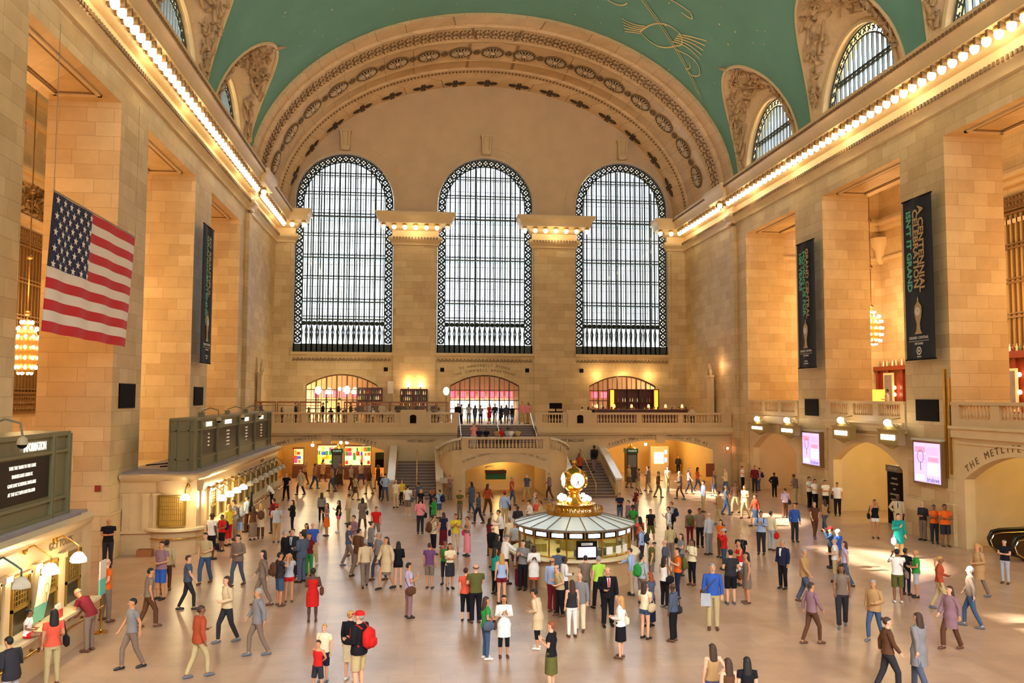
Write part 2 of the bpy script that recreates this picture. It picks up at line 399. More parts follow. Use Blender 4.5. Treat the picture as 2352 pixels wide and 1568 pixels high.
def hair_mesh(p, kind):
    key = ('hair', kind, p.lean)
    if key in _cache: return _cache[key]
    mb = MB(); n, m = 16, 9
    c = (0, -.008, 1.672); r = (.084, .103, .099)
    def cap(zf, zb, r=r, c=c):
        vs = []; fs = []
        for i in range(m + 1):
            for k in range(n):
                a = pi * i / m * .72; t = 2 * pi * k / n
                x, y, z = sin(a) * cos(t), sin(a) * sin(t), cos(a)
                lim = zb + (zf - zb) * (.5 + .5 * sin(t)) ** .6
                z = max(z, lim) if y > -.9 else z
                vs.append((c[0] + r[0] * x, c[1] + r[1] * y, c[2] + r[2] * z))
        for i in range(m):
            for k in range(n): fs.append((i * n + k, i * n + (k + 1) % n, (i + 1) * n + (k + 1) % n, (i + 1) * n + k))
        mb.add(vs, fs, 0, True)
    if kind == 'bald':
        mb.tube([(.076, .02, 1.665), (.078, -.03, 1.66), (.05, -.09, 1.655), (0, -.107, 1.65), (-.05, -.09, 1.655), (-.078, -.03, 1.66), (-.076, .02, 1.665)], (.014,) * 7, 6)
    else:
        cap(.52, -.45)
        if kind == 'short': mb.ell((0, -.045, 1.655), (.074, .062, .07), 10, 6)
        if kind in ('long', 'mid'):
            ze = 1.32 if kind == 'long' else 1.46
            mb.rings([[(a * cos(2 * pi * k / 12), b * sin(2 * pi * k / 12) + y, z) for k in range(12)] for z, a, b, y in
                      ((1.72, .06, .06, -.03), (1.66, .09, .075, -.035), (1.58, .095, .07, -.045), (1.5, .1, .06, -.06), (1.4 if kind == 'long' else 1.47, .095, .045, -.085), (ze, .07, .03, -.095))])
        if kind in ('bun', 'tail'):
            mb.ell((0, -.04, 1.66), (.078, .07, .075), 10, 6)
            if kind == 'bun': mb.ell((0, -.12, 1.72), (.045, .04, .045), 8, 6)
            else: mb.tube([(0, -.1, 1.7), (0, -.16, 1.65), (0, -.15, 1.5), (0, -.14, 1.38)], [.025, .035, .03, .012], 8)
        if kind == 'curly': mb.ell((0, -.02, 1.68), (.11, .115, .115), 12, 8)
    m2 = MB().add([p.T(v) for v in mb.v], mb.f, 0, True); me = m2.mesh('hair', [FACEM]); _cache[key] = me
    return me
def cap_mesh(p):
    key = ('cap', p.lean)
    if key in _cache: return _cache[key]
    mb = MB(); n = 16
    mb.rings([[(a * cos(2 * pi * k / n), b * sin(2 * pi * k / n) - .008, z) for k in range(n)] for z, a, b in ((1.69, .088, .107), (1.73, .086, .104), (1.765, .066, .08), (1.785, .02, .03))])
    mb.rings([[(.075 * cos(pi * k / 8), .085 + h * sin(pi * k / 8), 1.698 + dz) for k in range(9)] for h, dz in ((.02, 0), (.09, -.012), (.09, -.006), (.02, .01))], cap=False, closed=False)
    m2 = MB().add([p.T(v) for v in mb.v], mb.f, 0, True); me = m2.mesh('cap', [FACEM]); _cache[key] = me
    return me
def shoe_mesh(p, sd):
    key = ('shoe', p.sex, p.leg, sd)
    if key in _cache: return _cache[key]
    an = p.legs[sd][2]; zf = 0 if p.leg != 'sit' else an[2] - .09
    mb = MB()
    mb.tube([(an[0], an[1] - .085, zf + .035), (an[0], an[1] - .04, zf + .045), (an[0], an[1] + .05, zf + .045), (an[0] * 1.08, an[1] + .15, zf + .033), (an[0] * 1.1, an[1] + .19, zf + .025)], [.02, .043, .045, .042, .018], 8)
    mb.v = [(x, y, max(z, zf)) for x, y, z in mb.v]
    me = mb.mesh('shoe', [FACEM]); _cache[key] = me
    return me
def suit_front(p, tie):
    key = ('sf', tie, p.lean)
    if key in _cache: return _cache[key]
    mb = MB()
    yf = .155
    f = MB(); f.add([(-.05, .118, 1.475), (.05, .118, 1.475), (.028, yf + .002, 1.2), (-.028, yf + .002, 1.2), (-.04, yf + .003, 1.35), (.04, yf + .003, 1.35)], [(0, 1, 5, 4), (4, 5, 2, 3)], 0, True)
    if tie: f = MB(); f.add([(-.018, .13, 1.47), (.018, .13, 1.47), (.024, yf + .009, 1.35), (.02, yf + .008, 1.2), (-.02, yf + .008, 1.2), (-.024, yf + .009, 1.35)], [(0, 1, 2, 5), (5, 2, 3, 4)], 0, True)
    m2 = MB().add([p.T(v) for v in f.v], f.f, 0, True); me = m2.mesh('tie' if tie else 'shirt_front', [FACEM]); _cache[key] = me
    return me
POSES = {'stand': ('down', 'down', 'stand', 0), 'phone': ('phone', 'down', 'stand', 0), 'both': ('phone', 'phone', 'stand', 0), 'cross': ('cross', 'cross', 'stand', 0), 'hip': ('hip', 'down', 'contra', 0),
         'hips': ('hip', 'hip', 'wide', 0), 'photo': ('photo', 'photo', 'stand', 0), 'walk': ('fwd', 'swing', 'walk', 0), 'walk2': ('down', 'bent', 'walk', 3), 'bent': ('bent', 'bent', 'stand', 0),
         'lean': ('reach', 'reach', 'stand', 38), 'slump': ('phone', 'bent', 'contra', 12), 'sit': ('bent', 'bent', 'sit', 5), 'wide': ('down', 'down', 'wide', 0), 'back': ('back', 'back', 'wide', 0),
         'chin': ('chin', 'cross', 'contra', 0), 'one': ('bent', 'down', 'contra', 0), 'reach': ('reach', 'down', 'contra', 8)}
_pose_cache = {}
SEX = {'m': 'man', 'w': 'woman', 'b': 'boy', 'g': 'girl', 'c': 'child', 'p': 'person'}
def person(x, y, z, height, face, sex, skin, hair, top, bottom, pose, shoes='k', label=None, group=None, cap=None, tie=None, build=1.0):
    sx = 'm' if sex in ('m', 'b', 'p') else 'f'
    k = (sx, pose)
    if k not in _pose_cache: _pose_cache[k] = Pose(sx, *POSES[pose])
    p = _pose_cache[k]
    s = height / 1.757
    o = link('person', body_mesh(p), None, (x, y, z), radians(face), SKIN[skin], (s * build, s * build, s))
    if pose == 'sit': o.location.z = z - .82 * s
    tag(o, label, SEX[sex] if sex != 'c' else 'child', group)
    tk, tc = top.split(':'); bk, bc = (bottom.split(':') + [''])[:2] if bottom else ('', '')
    link('face', face_mesh(p), o)
    tm = top_mesh(p, tk); link(tm.name.split('.')[0], tm, o, mat=cloth(tc))
    if bk: bm = bottom_mesh(p, bk); link(bm.name.split('.')[0], bm, o, mat=cloth(bc))
    if hair:
        hk, hc = hair.split(':'); link('hair', hair_mesh(p, hk), o, mat=mat(*HAIRC[hc], .7))
    if cap: link('cap', cap_mesh(p), o, mat=cloth(cap))
    if shoes:
        for sd in (1, -1): link('shoe', shoe_mesh(p, sd), o, mat=SHOE[shoes])
    if tie is not None:
        link('shirt_front', suit_front(p, False), o, mat=cloth('white'))
        if tie: link('tie', suit_front(p, True), o, mat=cloth(tie))
    return o
_bagm = {}
def bag_mesh(kind):
    if kind in _bagm: return _bagm[kind]
    mb = MB()
    def rbox(c, d, n=12, m=5):
        rs = []
        for i in range(m + 1):
            t = -1 + 2 * i / m; q = (1 - abs(t) ** 4) ** .35 if abs(t) < 1 else .25
            q = max(q, .3)
            rs.append([(c[0] + d[0] / 2 * q * math.copysign(abs(cos(2 * pi * k / n)) ** .6, cos(2 * pi * k / n)), c[1] + d[1] / 2 * q * math.copysign(abs(sin(2 * pi * k / n)) ** .6, sin(2 * pi * k / n)), c[2] + d[2] / 2 * t) for k in range(n)])
        mb.rings(rs)
    if kind == 'backpack':
        rbox((0, -.23, 1.22), (.32, .18, .46)); rbox((0, -.33, 1.14), (.24, .08, .22))
        for sd in (1, -1): mb.tube([(sd * .1, -.14, 1.42), (sd * .12, -.02, 1.5), (sd * .12, .12, 1.4), (sd * .13, .13, 1.2), (sd * .15, -.1, 1.05)], .016, 5)
    elif kind == 'shoulder':
        rbox((.27, -.02, 1.0), (.13, .34, .28)); mb.tube([(.27, -.12, 1.12), (.2, -.04, 1.47), (.27, .1, 1.12)], .012, 5)
    elif kind == 'crossbag':
        rbox((.27, -.02, .92), (.13, .34, .28)); mb.tube([(.27, -.1, 1.04), (.1, -.15, 1.25), (-.14, -.04, 1.49), (-.05, .15, 1.36), (.22, .12, 1.05)], .012, 5)
    elif kind == 'hand':
        rbox((.25, .06, .68), (.12, .3, .3)); mb.tube([(.25, -.04, .8), (.25, .05, .92), (.25, .16, .8)], .01, 5)
    elif kind == 'guitar':
        rbox((0, -.22, 1.1), (.36, .12, .55)); mb.tube([(0, -.22, 1.25), (0, -.22, 1.65), (0, -.23, 1.98)], [.09, .055, .05], 8)
    elif kind == 'floor':
        rbox((0, 0, .14), (.36, .22, .28))
    elif kind == 'phone':
        mb.cbox((0, .3, 1.37), (.075, .012, .14))
    elif kind == 'paper':
        mb.cbox((.2, .16, .82), (.26, .02, .34)); mb.cbox((.2, .172, .82), (.26, .004, .34))
    elif kind == 'board':
        mb.cbox((0, .3, 1.28), (.24, .012, .3))
    me = mb.mesh(kind, [FACEM]); _bagm[kind] = me
    return me
BAGN = {'backpack': ('backpack', 'backpack'), 'shoulder': ('handbag', 'bag'), 'crossbag': ('shoulder_bag', 'bag'), 'hand': ('shopping_bag', 'bag'), 'guitar': ('instrument_case', 'case'),
        'floor': ('travel_bag', 'bag'), 'phone': ('mobile_phone', 'phone'), 'paper': ('newspaper', 'newspaper'), 'board': ('paper_map', 'map')}
def give(o, kind, colr, label):
    nm, cat = BAGN[kind]
    b = link(nm, bag_mesh(kind), None, tuple(o.location), o.rotation_euler.z, cloth(colr), tuple(o.scale))
    return tag(b, label, cat)
# ================================================================== MATERIALS
S_PALE = stone('caen_stone', 'd2b88a', 'bfa173', '9a8058', 1.5, .6, ms=.008)
S_SMOOTH = mat('cut_stone', 'd0b68a', .5, noise=.12, nscale=1.2, spec=.3)
S_MARB = mat('bottocino_marble', 'cdb186', .28, noise=.16, nscale=1.6, spec=.5)
S_VAULT = stone('soffit_stone', 'd8b88c', 'ceac80', 'a08058', 1.6, .8, noise=.1)
M_RELIEF = mat('plaster_relief', 'd8bd98', .7, noise=.18, nscale=3.5)
M_ORN = mat('ornament_brown', '80623e', .7, noise=.35, nscale=5)
M_ORND = mat('ornament_dark', '4a3a2a', .7, noise=.3, nscale=6)
M_BARS = mat('bronze_green_iron', '3a4440', .55, metal=.2)
M_BRONZE = mat('bronze_grille', '7a5a2e', .45, metal=.3, noise=.2, nscale=6)
M_BRASS = mat('brass', 'b98a35', .25, metal=.9)
M_BLACK = mat('black_panel', '17120f', .8, spec=.1)
M_WOOD = mat('dark_wood', '5a2a16', .4, noise=.25, nscale=3)
M_GLASS = glass('window_glass')
M_CATW = glass('catwalk_glass', (.6, .78, .76), .1, .3)
M_INS = mat('incised_letters', '6b5334', .8)
M_BULB = mat('lit_bulb', 'fff1d0', .4, emit=(1, .82, .5), es=7)
M_SOCK = mat('gilt_socket', 'c9a45a', .5, metal=.2)
def floor_mat():
    m = stone('tennessee_marble', 'b5957a', 'aa896f', '94755c', 1.22, 1.22, rough=.3, ms=.005, flat=True, noise=.2, spec=.9, off=.5)
    return m
def ceil_mat():
    m = mat('turquoise_ceiling', '6d9c90', .8, noise=.14, nscale=.45, spec=.1)
    return m
# ================================================================== FLOOR
mb = MB(); mb.quad((-26, -12, 0), (38, -12, 0), (38, 84, 0), (-26, 84, 0)); floor = mb.build('floor', floor_mat(), kind='structure')
# ================================================================== SIDE WALLS
OPEN = [(51.38, 59.62), (39.48, 47.72), (27.5, 35.9), (15.6, 23.8), (3.6, 11.9)]
OC = [(a + b) / 2 for a, b in OPEN]
ZS = 18.85
def fr(sd):
    X = XR if sd > 0 else XL
    return lambda u, d, z: (X + sd * d, u, z)
def side_wall(sd):
    f = fr(sd); mb = MB()
    edges = [-9.9] + [e for o in reversed(OPEN) for e in o] + [74.9]
    for a, b in zip(edges[::2], edges[1::2]):
        p, q = f(0, 0, 0)[0], f(0, 2.91, 0)[0]
        mb.box(min(p, q), a, 0, max(p, q), b, ZS)
    p, q = f(0, 0, 0)[0], f(0, 2.91, 0)[0]
    mb.box(min(p, q), -9.9, ZS, max(p, q), 74.9, 22.9)
    w = mb.build('wall_right' if sd > 0 else 'wall_left', S_PALE, kind='structure')
    # corner strip beside the west bay and its plinth
    mb = MB(); p, q = f(0, -.25, 0)[0], f(0, .1, 0)[0]
    mb.box(min(p, q), 61.45, 0, max(p, q), 62.35, 19.8)
    for (y0, y1) in [(47.72, 51.38), (35.9, 39.48), (23.8, 27.5), (59.62, 61.3)]:
        p, q = f(0, -.12, 0)[0], f(0, .1, 0)[0]
        mb.box(min(p, q), y0 - .05, 0, max(p, q), y1 + .05, 1.9)
    mb.build('pilaster_strip', S_PALE, w)
    # sunk frames in the soffits
    mb = MB(); mo = MB()
    for y0, y1 in OPEN[:3]:
        for (ins, hh, wd) in ((.75, .16, .14), (1.0, .1, .1)):
            a, b = f(0, ins * .7, 0)[0], f(0, 2.91 - ins * .7, 0)[0]; a, b = min(a, b), max(a, b)
            for (x0, x1, yy0, yy1) in ((a, b, y0 + ins, y0 + ins + wd), (a, b, y1 - ins - wd, y1 - ins), (a, a + wd, y0 + ins, y1 - ins), (b - wd, b, y0 + ins, y1 - ins)):
                (mb if ins < .9 else mo).box(x0, yy0, ZS - hh * .5, x1, yy1, ZS + .02)
    mb.build('soffit_moulding', S_SMOOTH, w); mo.build('soffit_ornament', M_ORN, w)
    return w
wallR = side_wall(1); wallL = side_wall(-1)
# ---- aisles behind the piers
def aisle(sd):
    f = fr(sd); mb = MB(); zf = 5.45 if sd > 0 else 3.2
    xb = XR + 10.8 if sd > 0 else XL - 10.8
    x0 = f(0, 2.91, 0)[0]
    mb.quad((xb, -9.9, 0), (xb, 60, 0), (xb, 60, 25), (xb, -9.9, 25))
    mb.quad((XR if sd > 0 else XL, 60, 0), (xb, 60, 0), (xb, 60, 25), (x0, 60, 25))
    mb.quad((XR if sd > 0 else XL, -9.9, 0), (xb, -9.9, 0), (xb, -9.9, 25), (x0, -9.9, 25))
    w = mb.build('wall_north_aisle' if sd > 0 else 'wall_south_aisle', S_PALE, kind='structure')
    mb = MB(); a, b = sorted((f(0, .5 if sd > 0 else -.0, 0)[0], xb)); mb.box(a, -9.9 if sd > 0 else 37.3, zf - .35, b, 60, zf)
    mb.build('floor_north_aisle' if sd > 0 else 'floor_south_aisle', S_SMOOTH, kind='structure')
    mb = MB(); a, b = sorted((x0, xb)); mb.box(a, -9.9, 24.9, b, 60, 25.2); 
    mb.build('ceiling_north_aisle' if sd > 0 else 'ceiling_south_aisle', S_SMOOTH, kind='structure')
    # entablature on the far wall
    mb = MB()
    for (z0, z1, d) in ((19.3, 19.7, .25), (19.7, 19.95, .5), (19.95, 20.2, .35), (17.0, 17.25, .2), (22.8, 23.1, .4), (24.3, 24.9, .7)):
        a, b = sorted((xb, xb - sd * d)); mb.box(a, -9.9, z0, b, 60, z1)
        a, b = sorted((x0, xb)); mb.box(a, 60 - d, z0, b, 60, z1)
    mb.build('aisle_entablature', S_SMOOTH, w)
    return w, xb
aisR, XBR = aisle(1); aisL, XBL = aisle(-1)
def grille_window(n, sd, y0, y1, z0, z1):
    xb = XBR if sd > 0 else XBL; g = lambda d: xb - sd * d
    w = MB()
    a, b = sorted((g(.02), g(.06))); w.box(a, y0, z0, b, y1, z1)
    win = w.build('window_%d' % n, mat('amber_glass', 'a8823e', .3, emit=(.6, .38, .12), es=.25), kind='structure')
    mb = MB(); k = int((y1 - y0) / .42)
    for i in range(k + 1):
        y = y0 + (y1 - y0) * i / k; a, b = sorted((g(.06), g(.2))); mb.box(a, y - .05, z0, b, y + .05, z1)
    z = z0
    while z <= z1 + .01:
        a, b = sorted((g(.06), g(.24))); mb.box(a, y0, z - .06, b, y1, z + .06); mb.box(a, y0, z + .18, b, y1, z + .26); z += (z1 - z0) / 4
    mb.build('window_grille', M_BRONZE, win)
    mb = MB(); rr = random.Random(n)
    for (za, zb) in ((z0 - 1.2, z0), (z1, z1 + 1.1)):
        a, b = sorted((g(.05), g(.12))); mb.box(a, y0, za, b, y1, zb)
        for i in range(int((y1 - y0) / .3)):
            for j in range(3): mb.ell((g(.15), y0 + .15 + i * .3, za + .25 + j * .33), (.06, .11, .1), 6, 4)
    mb.build('relief_panel', M_BRONZE, win)
grille_window(20, -1, 46.5, 57.5, 6.8, 15.4)
grille_window(21, 1, 36.5, 47.6, 9.4, 17.6)
# gilt foliage frieze over the south aisle window
mb = MB(); rr = random.Random(3)
for i in range(150):
    y = rr.uniform(46.5, 57.5); z = rr.uniform(17.4, 19.1)
    mb.tube([(XBL + .1, y, z), (XBL + .25, y + rr.uniform(-.3, .3), z + rr.uniform(-.3, .3)), (XBL + .1, y + rr.uniform(-.5, .5), z + rr.uniform(-.3, .3))], .07, 5)
mb.build('foliage_frieze', M_BRONZE, aisL)
mb = MB()      # skylight ribs over the south aisle
for i in range(30): mb.box(XBL + .5 + i * .33, 40, 24.7, XBL + .6 + i * .33, 58, 24.86)
for y in (44, 48, 52, 56): mb.box(XBL + .3, y, 24.6, XL - 3.2, y + .3, 24.88)
mb.build('skylight_ribs', M_BARS, aisL)
# ---- right arcade below the balcony
mb = MB(); fA = lambda u, d, z: (XR + .06 + d, u, z)
tz = lambda c, hw, zs, zt: (lambda u: zs + (zt - zs) * (1 - ((u - c) / hw) ** 2))
for (y0, y1) in OPEN:
    c = (y0 + y1) / 2
    arch_wall(mb, fA, y0, y1, 0, 5.5, [(c, 3.55, 3.05, 4.27, 'p')], .5)
arc = mb.build('wall_arcade_right', S_SMOOTH, kind='structure')
mb = MB()
arc_text(mb, 'THE METLIFE BUILDING', lambda u, d, z: fA(-u, d, z), -31.9, 6.2, lambda u: tz(31.7, 3.55, 3.5, 4.72)(-u) - .12, .42, .02)
mb.build('inscription', M_INS, arc)
# recessed lobbies behind the arcade arches
for i, (y0, y1) in enumerate(OPEN[:4]):
    mb = MB(); xa = XR + .56; xd = XR + (6.0 if i < 2 else 8.5)
    mb.quad((xd, y0, 0), (xd, y1, 0), (xd, y1, 4.9), (xd, y0, 4.9))
    mb.quad((xa, y0 + .02, 0), (xd, y0 + .02, 0), (xd, y0 + .02, 4.9), (xa, y0 + .02, 4.9)); mb.quad((xa, y1 - .02, 0), (xd, y1 - .02, 0), (xd, y1 - .02, 4.9), (xa, y1 - .02, 4.9))
    mb.quad((xa, y0, 4.9), (xd, y0, 4.9), (xd, y1, 4.9), (xa, y1, 4.9))
    mb.build('wall_lobby_%d' % (i + 1), S_SMOOTH, kind='structure')
    if i < 2:      # inner gate with an arch and a black sheet standing in for the darkness beyond
        mb = MB(); fI = lambda u, d, z: (XR + 4.4 + d, u, z)
        arch_wall(mb, fI, y0 + .6, y1, 0, 3.9, [((y0 + y1) / 2 - .2, 1.5, 2.3, 3.0, 'p')], .4)
        g = mb.build('wall_track_gate_%d' % (i + 1), S_SMOOTH, kind='structure')
        mb = MB(); arc_text(mb, 'TRACK %d' % (27 + i), lambda u, d, z: fI(-u, d, z), -(y0 + y1) / 2 + .2, 1.6, lambda u: 3.35, .34); mb.build('inscription', M_INS, g)
        mb = MB(); mb.box(XR + 4.85, (y0 + y1) / 2 - 1.7, 0, XR + 4.9, (y0 + y1) / 2 + 1.3, 3.1); mb.build('gate_dark_sheet', M_BLACK, g)
def panel(name, x0, y0, z0, x1, y1, z1, m, label, cat, group=None, frame=None):
    mb = MB(); mb.box(x0, y0, z0, x1, y1, z1); o = mb.build(name, m, label=label, cat=cat, group=group)
    return o
# ---- balustrades
M_BALST = mat('balustrade_stone', 'cbab7c', .45, noise=.1, nscale=2)
def baluster_mesh(h):
    mb = MB(); q = h
    mb.lathe((0, 0, 0), [(.075, 0), (.075, .05 * q), (.045, .08 * q), (.05, .14 * q), (.085, .28 * q), (.08, .4 * q), (.045, .62 * q), (.035, .74 * q), (.05, .8 * q), (.035, .84 * q), (.06, .93 * q), (.07, .95 * q), (.07, q)], 8)
    return mb.mesh('baluster', M_BALST)
BAL = baluster_mesh(.62)
def balustrade(fn, u0, u1, zt, groups, label, zb=None, rot=0, depth=.34, th_low=.6, plaque=None):
    """fn(u, d, z); groups = list of (start, end) openings filled with balusters; solid pedestals between"""
    zb = zt - 1.1 if zb is None else zb
    mb = MB()
    def bx(a, b, d0, d1, z0, z1):
        vs = [fn(u, d, z) for z in (z0, z1) for d in (d0, d1) for u in (a, b)]
        mb.add(vs, [(0, 2, 3, 1), (4, 5, 7, 6), (0, 1, 5, 4), (2, 6, 7, 3), (0, 4, 6, 2), (1, 3, 7, 5)])
    h = depth / 2
    bx(u0, u1, -h - .05, h + .05, zt - .14, zt); bx(u0, u1, -h, h, zb, zt - .76)
    cur = u0
    for a, b in groups + [(u1, u1)]:
        if a > cur + .01: bx(cur, a, -h, h, zt - .76, zt - .14)
        cur = b
    root = mb.build('balustrade', M_BALST, label=label, cat='balustrade')
    for a, b in groups:
        n = max(1, int(round((b - a) / .235)))
        for i in range(n):
            u = a + (i + .5) * (b - a) / n
            link('baluster', BAL, root, fn(u, 0, zt - .76))
    return root
for i, (y0, y1) in enumerate(OPEN[:3]):
    L = y1 - y0; g = []
    n = 3; seg = (L - .5) / n
    for k in range(n): g.append((y0 + .45 + k * seg, y0 + .45 + k * seg + seg - .55))
    balustrade(lambda u, d, z: (XR + .1 + d, u, z), y0 + .05, y1 - .05, 6.5, g,
               ['stone balustrade of the north balcony at the far bay by the corner', 'stone balustrade of the north balcony between the two banner piers', 'stone balustrade above the arch to the escalators'][i])
mb = MB()
for (y0, y1) in OPEN:
    mb.box(XR - .25, y0 + .02, 5.3, XR + .3, y1 - .02, 5.42); mb.box(XR - .12, y0 + .02, 4.9, XR + .3, y1 - .02, 5.3); mb.box(XR - .02, y0 + .3, 4.62, XR + .2, y1 - .3, 4.72)
mb.build('balcony_moulding', S_SMOOTH, arc)
# ================================================================== CORNICE
PROF = [(0, 19.7), (.12, 19.75), (.15, 20.0), (.3, 20.1), (.38, 20.3), (.38, 20.42), (.1, 20.5), (.1, 21.0), (.3, 21.1), (.42, 21.38), (1.2, 21.5), (1.25, 21.95), (1.45, 22.1), (1.55, 22.35), (1.55, 22.45), (.1, 22.75), (0, 22.75)]
PROF = [(a_, b_ + .3) for a_, b_ in PROF]
def sweep_path(mb, prof, pts, flip=1, mi=0):
    n = len(pts); rs = []
    for i, p in enumerate(pts):
        def nrm(a, b):
            d = (Vector(b) - Vector(a)).normalized(); return Vector((-d.y, d.x)) * flip
        if i == 0: m = nrm(pts[0], pts[1])
        elif i == n - 1: m = nrm(pts[-2], pts[-1])
        else:
            a, b = nrm(pts[i - 1], p), nrm(p, pts[i + 1]); m = (a + b) / max(.3, 1 + a.dot(b))
        rs.append([(p[0] + m.x * q, p[1] + m.y * q, z) for q, z in prof])
    mb.rings(rs, mi, False, True)
    return mb
WX = [CX - 12.45, CX, CX + 12.45]; WH = 4.27
crn = MB()
sweep_path(crn, PROF, [(XR, -9.9), (XR, 61.45), (XR - .25, 61.45), (XR - .25, 62.35), (XR, 62.35), (XR, YW), (WX[2] + WH, YW), (WX[2] + WH, YW + .8)], 1)
sweep_path(crn, PROF, [(XL, -9.9), (XL, 61.45), (XL + .25, 61.45), (XL + .25, 62.35), (XL, 62.35), (XL, YW), (WX[0] - WH, YW), (WX[0] - WH, YW + .8)], -1)
for a, b in ((WX[0] + WH, WX[1] - WH), (WX[1] + WH, WX[2] - WH)):
    sweep_path(crn, PROF, [(a, YW + .8), (a, YW), (b, YW), (b, YW + .8)], -1)
cornice = crn.build('trim_cornice', mat('cornice_stone', 'd6ba8a', .5, noise=.1, nscale=1.5), kind='structure')
mb = MB()
y = 25.0
while y < 73.6:
    for sd in (1, -1):
        X = XR if sd > 0 else XL
        a, b = sorted((X - sd * .38, X - sd * .44)); mb.box(a, y, 20.5, b, y + .13, 20.7)
        a, b = sorted((X - sd * 1.5, X - sd * 1.56)); mb.box(a, y, 22.42, b, y + .16, 22.58)
    y += .27
y = 28.6 + .3
while y < 73:
    for sd in (1, -1):
        X = XR if sd > 0 else XL; a, b = sorted((X - sd * .45, X - sd * 1.12)); mb.box(a, y, 21.5, b, y + .15, 21.8)  # brown blocks added between the bulbs to make dark gaps
    y += .75
for a, b in ((WX[0] + WH, WX[1] - WH), (WX[1] + WH, WX[2] - WH)):
    x = a
    while x < b: mb.box(x, YW - .44, 20.5, x + .12, YW - .38, 20.7); x += .27
mb.build('dentils_and_gap_blocks', M_ORN, cornice)
# bare-bulb lamps under the cornice
lm = MB(); lm.lathe((0, 0, 0), [(.12, .12), (.2, .08), (.22, 0), (.16, -.05)], 8); SOCK = lm.mesh('lamp_socket', M_SOCK)
lm = MB(); lm.ell((0, 0, -.16), (.19, .19, .24), 10, 7); BULB = lm.mesh('bulb', M_BULB)
def cornice_lamp(x, y, z, label, group):
    o = link('cornice_lamp', SOCK, None, (x, y, z)); tag(o, label, 'lamp', group); link('bulb', BULB, o)
y = 28.6
while y < 73:
    if not 61.2 < y < 62.6:
        cornice_lamp(XR - .85, y, 21.63, 'bare cornice lamp in the row under the right-hand cornice', 'lamps under the right cornice')
        if y > 30: cornice_lamp(XL + .85, y, 21.63, 'bare cornice lamp in the row under the left-hand cornice', 'lamps under the left cornice')
    y += .75
for sd, n in ((1, 'right'), (-1, 'left')):
    cornice_lamp((XR - 1.12) if sd > 0 else XL + 1.12, 61.9, 21.63, 'lone larger-looking lamp where the %s cornice breaks forward' % n, None)
for j, (a, b) in enumerate(((WX[0] + WH, WX[1] - WH), (WX[1] + WH, WX[2] - WH))):
    nm = ('left', 'right')[j]
    for i in range(7):
        x = a - .85 + (b - a + 1.7) * i / 6
        cornice_lamp(x, YW - .85, 21.63, 'lamp on the capital of the %s pier between the tall windows' % nm, 'lamps on the %s pier capital' % nm)
for x in (XL + 1.0, XL + 2.0): cornice_lamp(x + .5, YW - .85, 21.63, 'lamp on the corner capital left of the left tall window', 'lamps on the left corner capital')
for x in (XR - 1.0, XR - 2.0): cornice_lamp(x - .5, YW - .85, 21.63, 'lamp on the corner capital right of the right tall window', 'lamps on the right corner capital')
# ================================================================== WEST WALL
fW = lambda u, d, z: (u, YW + d, z)
mb = MB()
arch_wall(mb, fW, XL - .1, XR + .1, 22.7, 36.5, [(x, WH, 23.83, 28.1, 'r') for x in WX], .9, 1, 1, n=28)
for a, b in ((XL - .1, WX[0] - WH), (WX[0] + WH, WX[1] - WH), (WX[1] + WH, WX[2] - WH), (WX[2] + WH, XR + .1)): mb.box(a, YW, 10.5, b, YW + .9, 22.7)
mb.box(XL - .1, YW + .45, 10.3, XR + .1, YW + .9, 10.5)
arch_wall(mb, fW, XL - .1, XR + .1, 4.4, 10.5, [(x, 3.07, 7.65, 8.6, 'p') for x in WX], .5)
mb.box(XL - .1, YW, 0, XR + .1, YW + .5, 4.4)
wallW = mb.build('wall_west', [S_PALE, mat('tympanum_stone', 'ceb08a', .6, noise=.16, nscale=.7)], kind='structure')
mb = MB(); mo = MB()
for x in WX:      # archivolts, sills and keystones
    for r0, r1, d in ((WH, WH + .16, .14), (WH + .9, WH + .98, .05)):
        m = 36; rs = []
        for i in range(m + 1):
            a = pi * i / m; rs.append([(x - r * cos(a), YW + dd, 23.83 + r * sin(a)) for r, dd in ((r0, .05), (r0, -d), (r1, -d), (r1, .05))])
        mb.rings(rs, 0, False)
    mb.box(x - WH - .1, YW - .3, 10.28, x + WH + .1, YW + .2, 10.5)
    mb.box(x - .42, YW - .55, 28.35, x + .42, YW + .1, 29.9); mb.box(x - .52, YW - .65, 29.9, x + .52, YW + .1, 30.1); mb.box(x - .3, YW - .7, 28.3, x + .3, YW, 28.6)
    for sd in (-1, 1): mb.tube([(x + sd * .3, YW - .6, 28.45), (x + sd * .34, YW - .62, 29.7), (x + sd * .42, YW - .66, 29.95)], .1, 8)
    for i in range(26):
        u = x - WH + .2 + i * (2 * WH - .4) / 25
        mo.tube([(u - .14, YW - .03, 9.72), (u - .02, YW - .05, 9.98), (u + .12, YW - .05, 9.84), (u + .02, YW - .04, 9.74)], .045, 5)
mo.build('wave_frieze', M_ORN, wallW); mb.build('stone_moulding', S_SMOOTH, wallW)
mb = MB()
for a, b in ((WX[0] + WH, WX[1] - WH), (WX[1] + WH, WX[2] - WH)): mb.box(a + .12, YW - .12, 4.5, b - .12, YW + .1, 19.75)
mb.box(XL, YW - .12, 4.5, XL + 1.3, YW + .1, 19.75); mb.box(XR - 1.3, YW - .12, 4.5, XR, YW + .1, 19.75)
mb.build('pilaster', S_PALE, wallW)
mb = MB()
arc_text(mb, 'TO VANDERBILT AVENUE', fW, CX, 4.4, lambda u: 9.42 - .06 * (u - CX) ** 2, .33); arc_text(mb, 'THE CAMPBELL APARTMENT', fW, CX, 5.3, lambda u: 9.0 - .06 * (u - CX) ** 2, .33)
mb.build('inscription', M_INS, wallW)
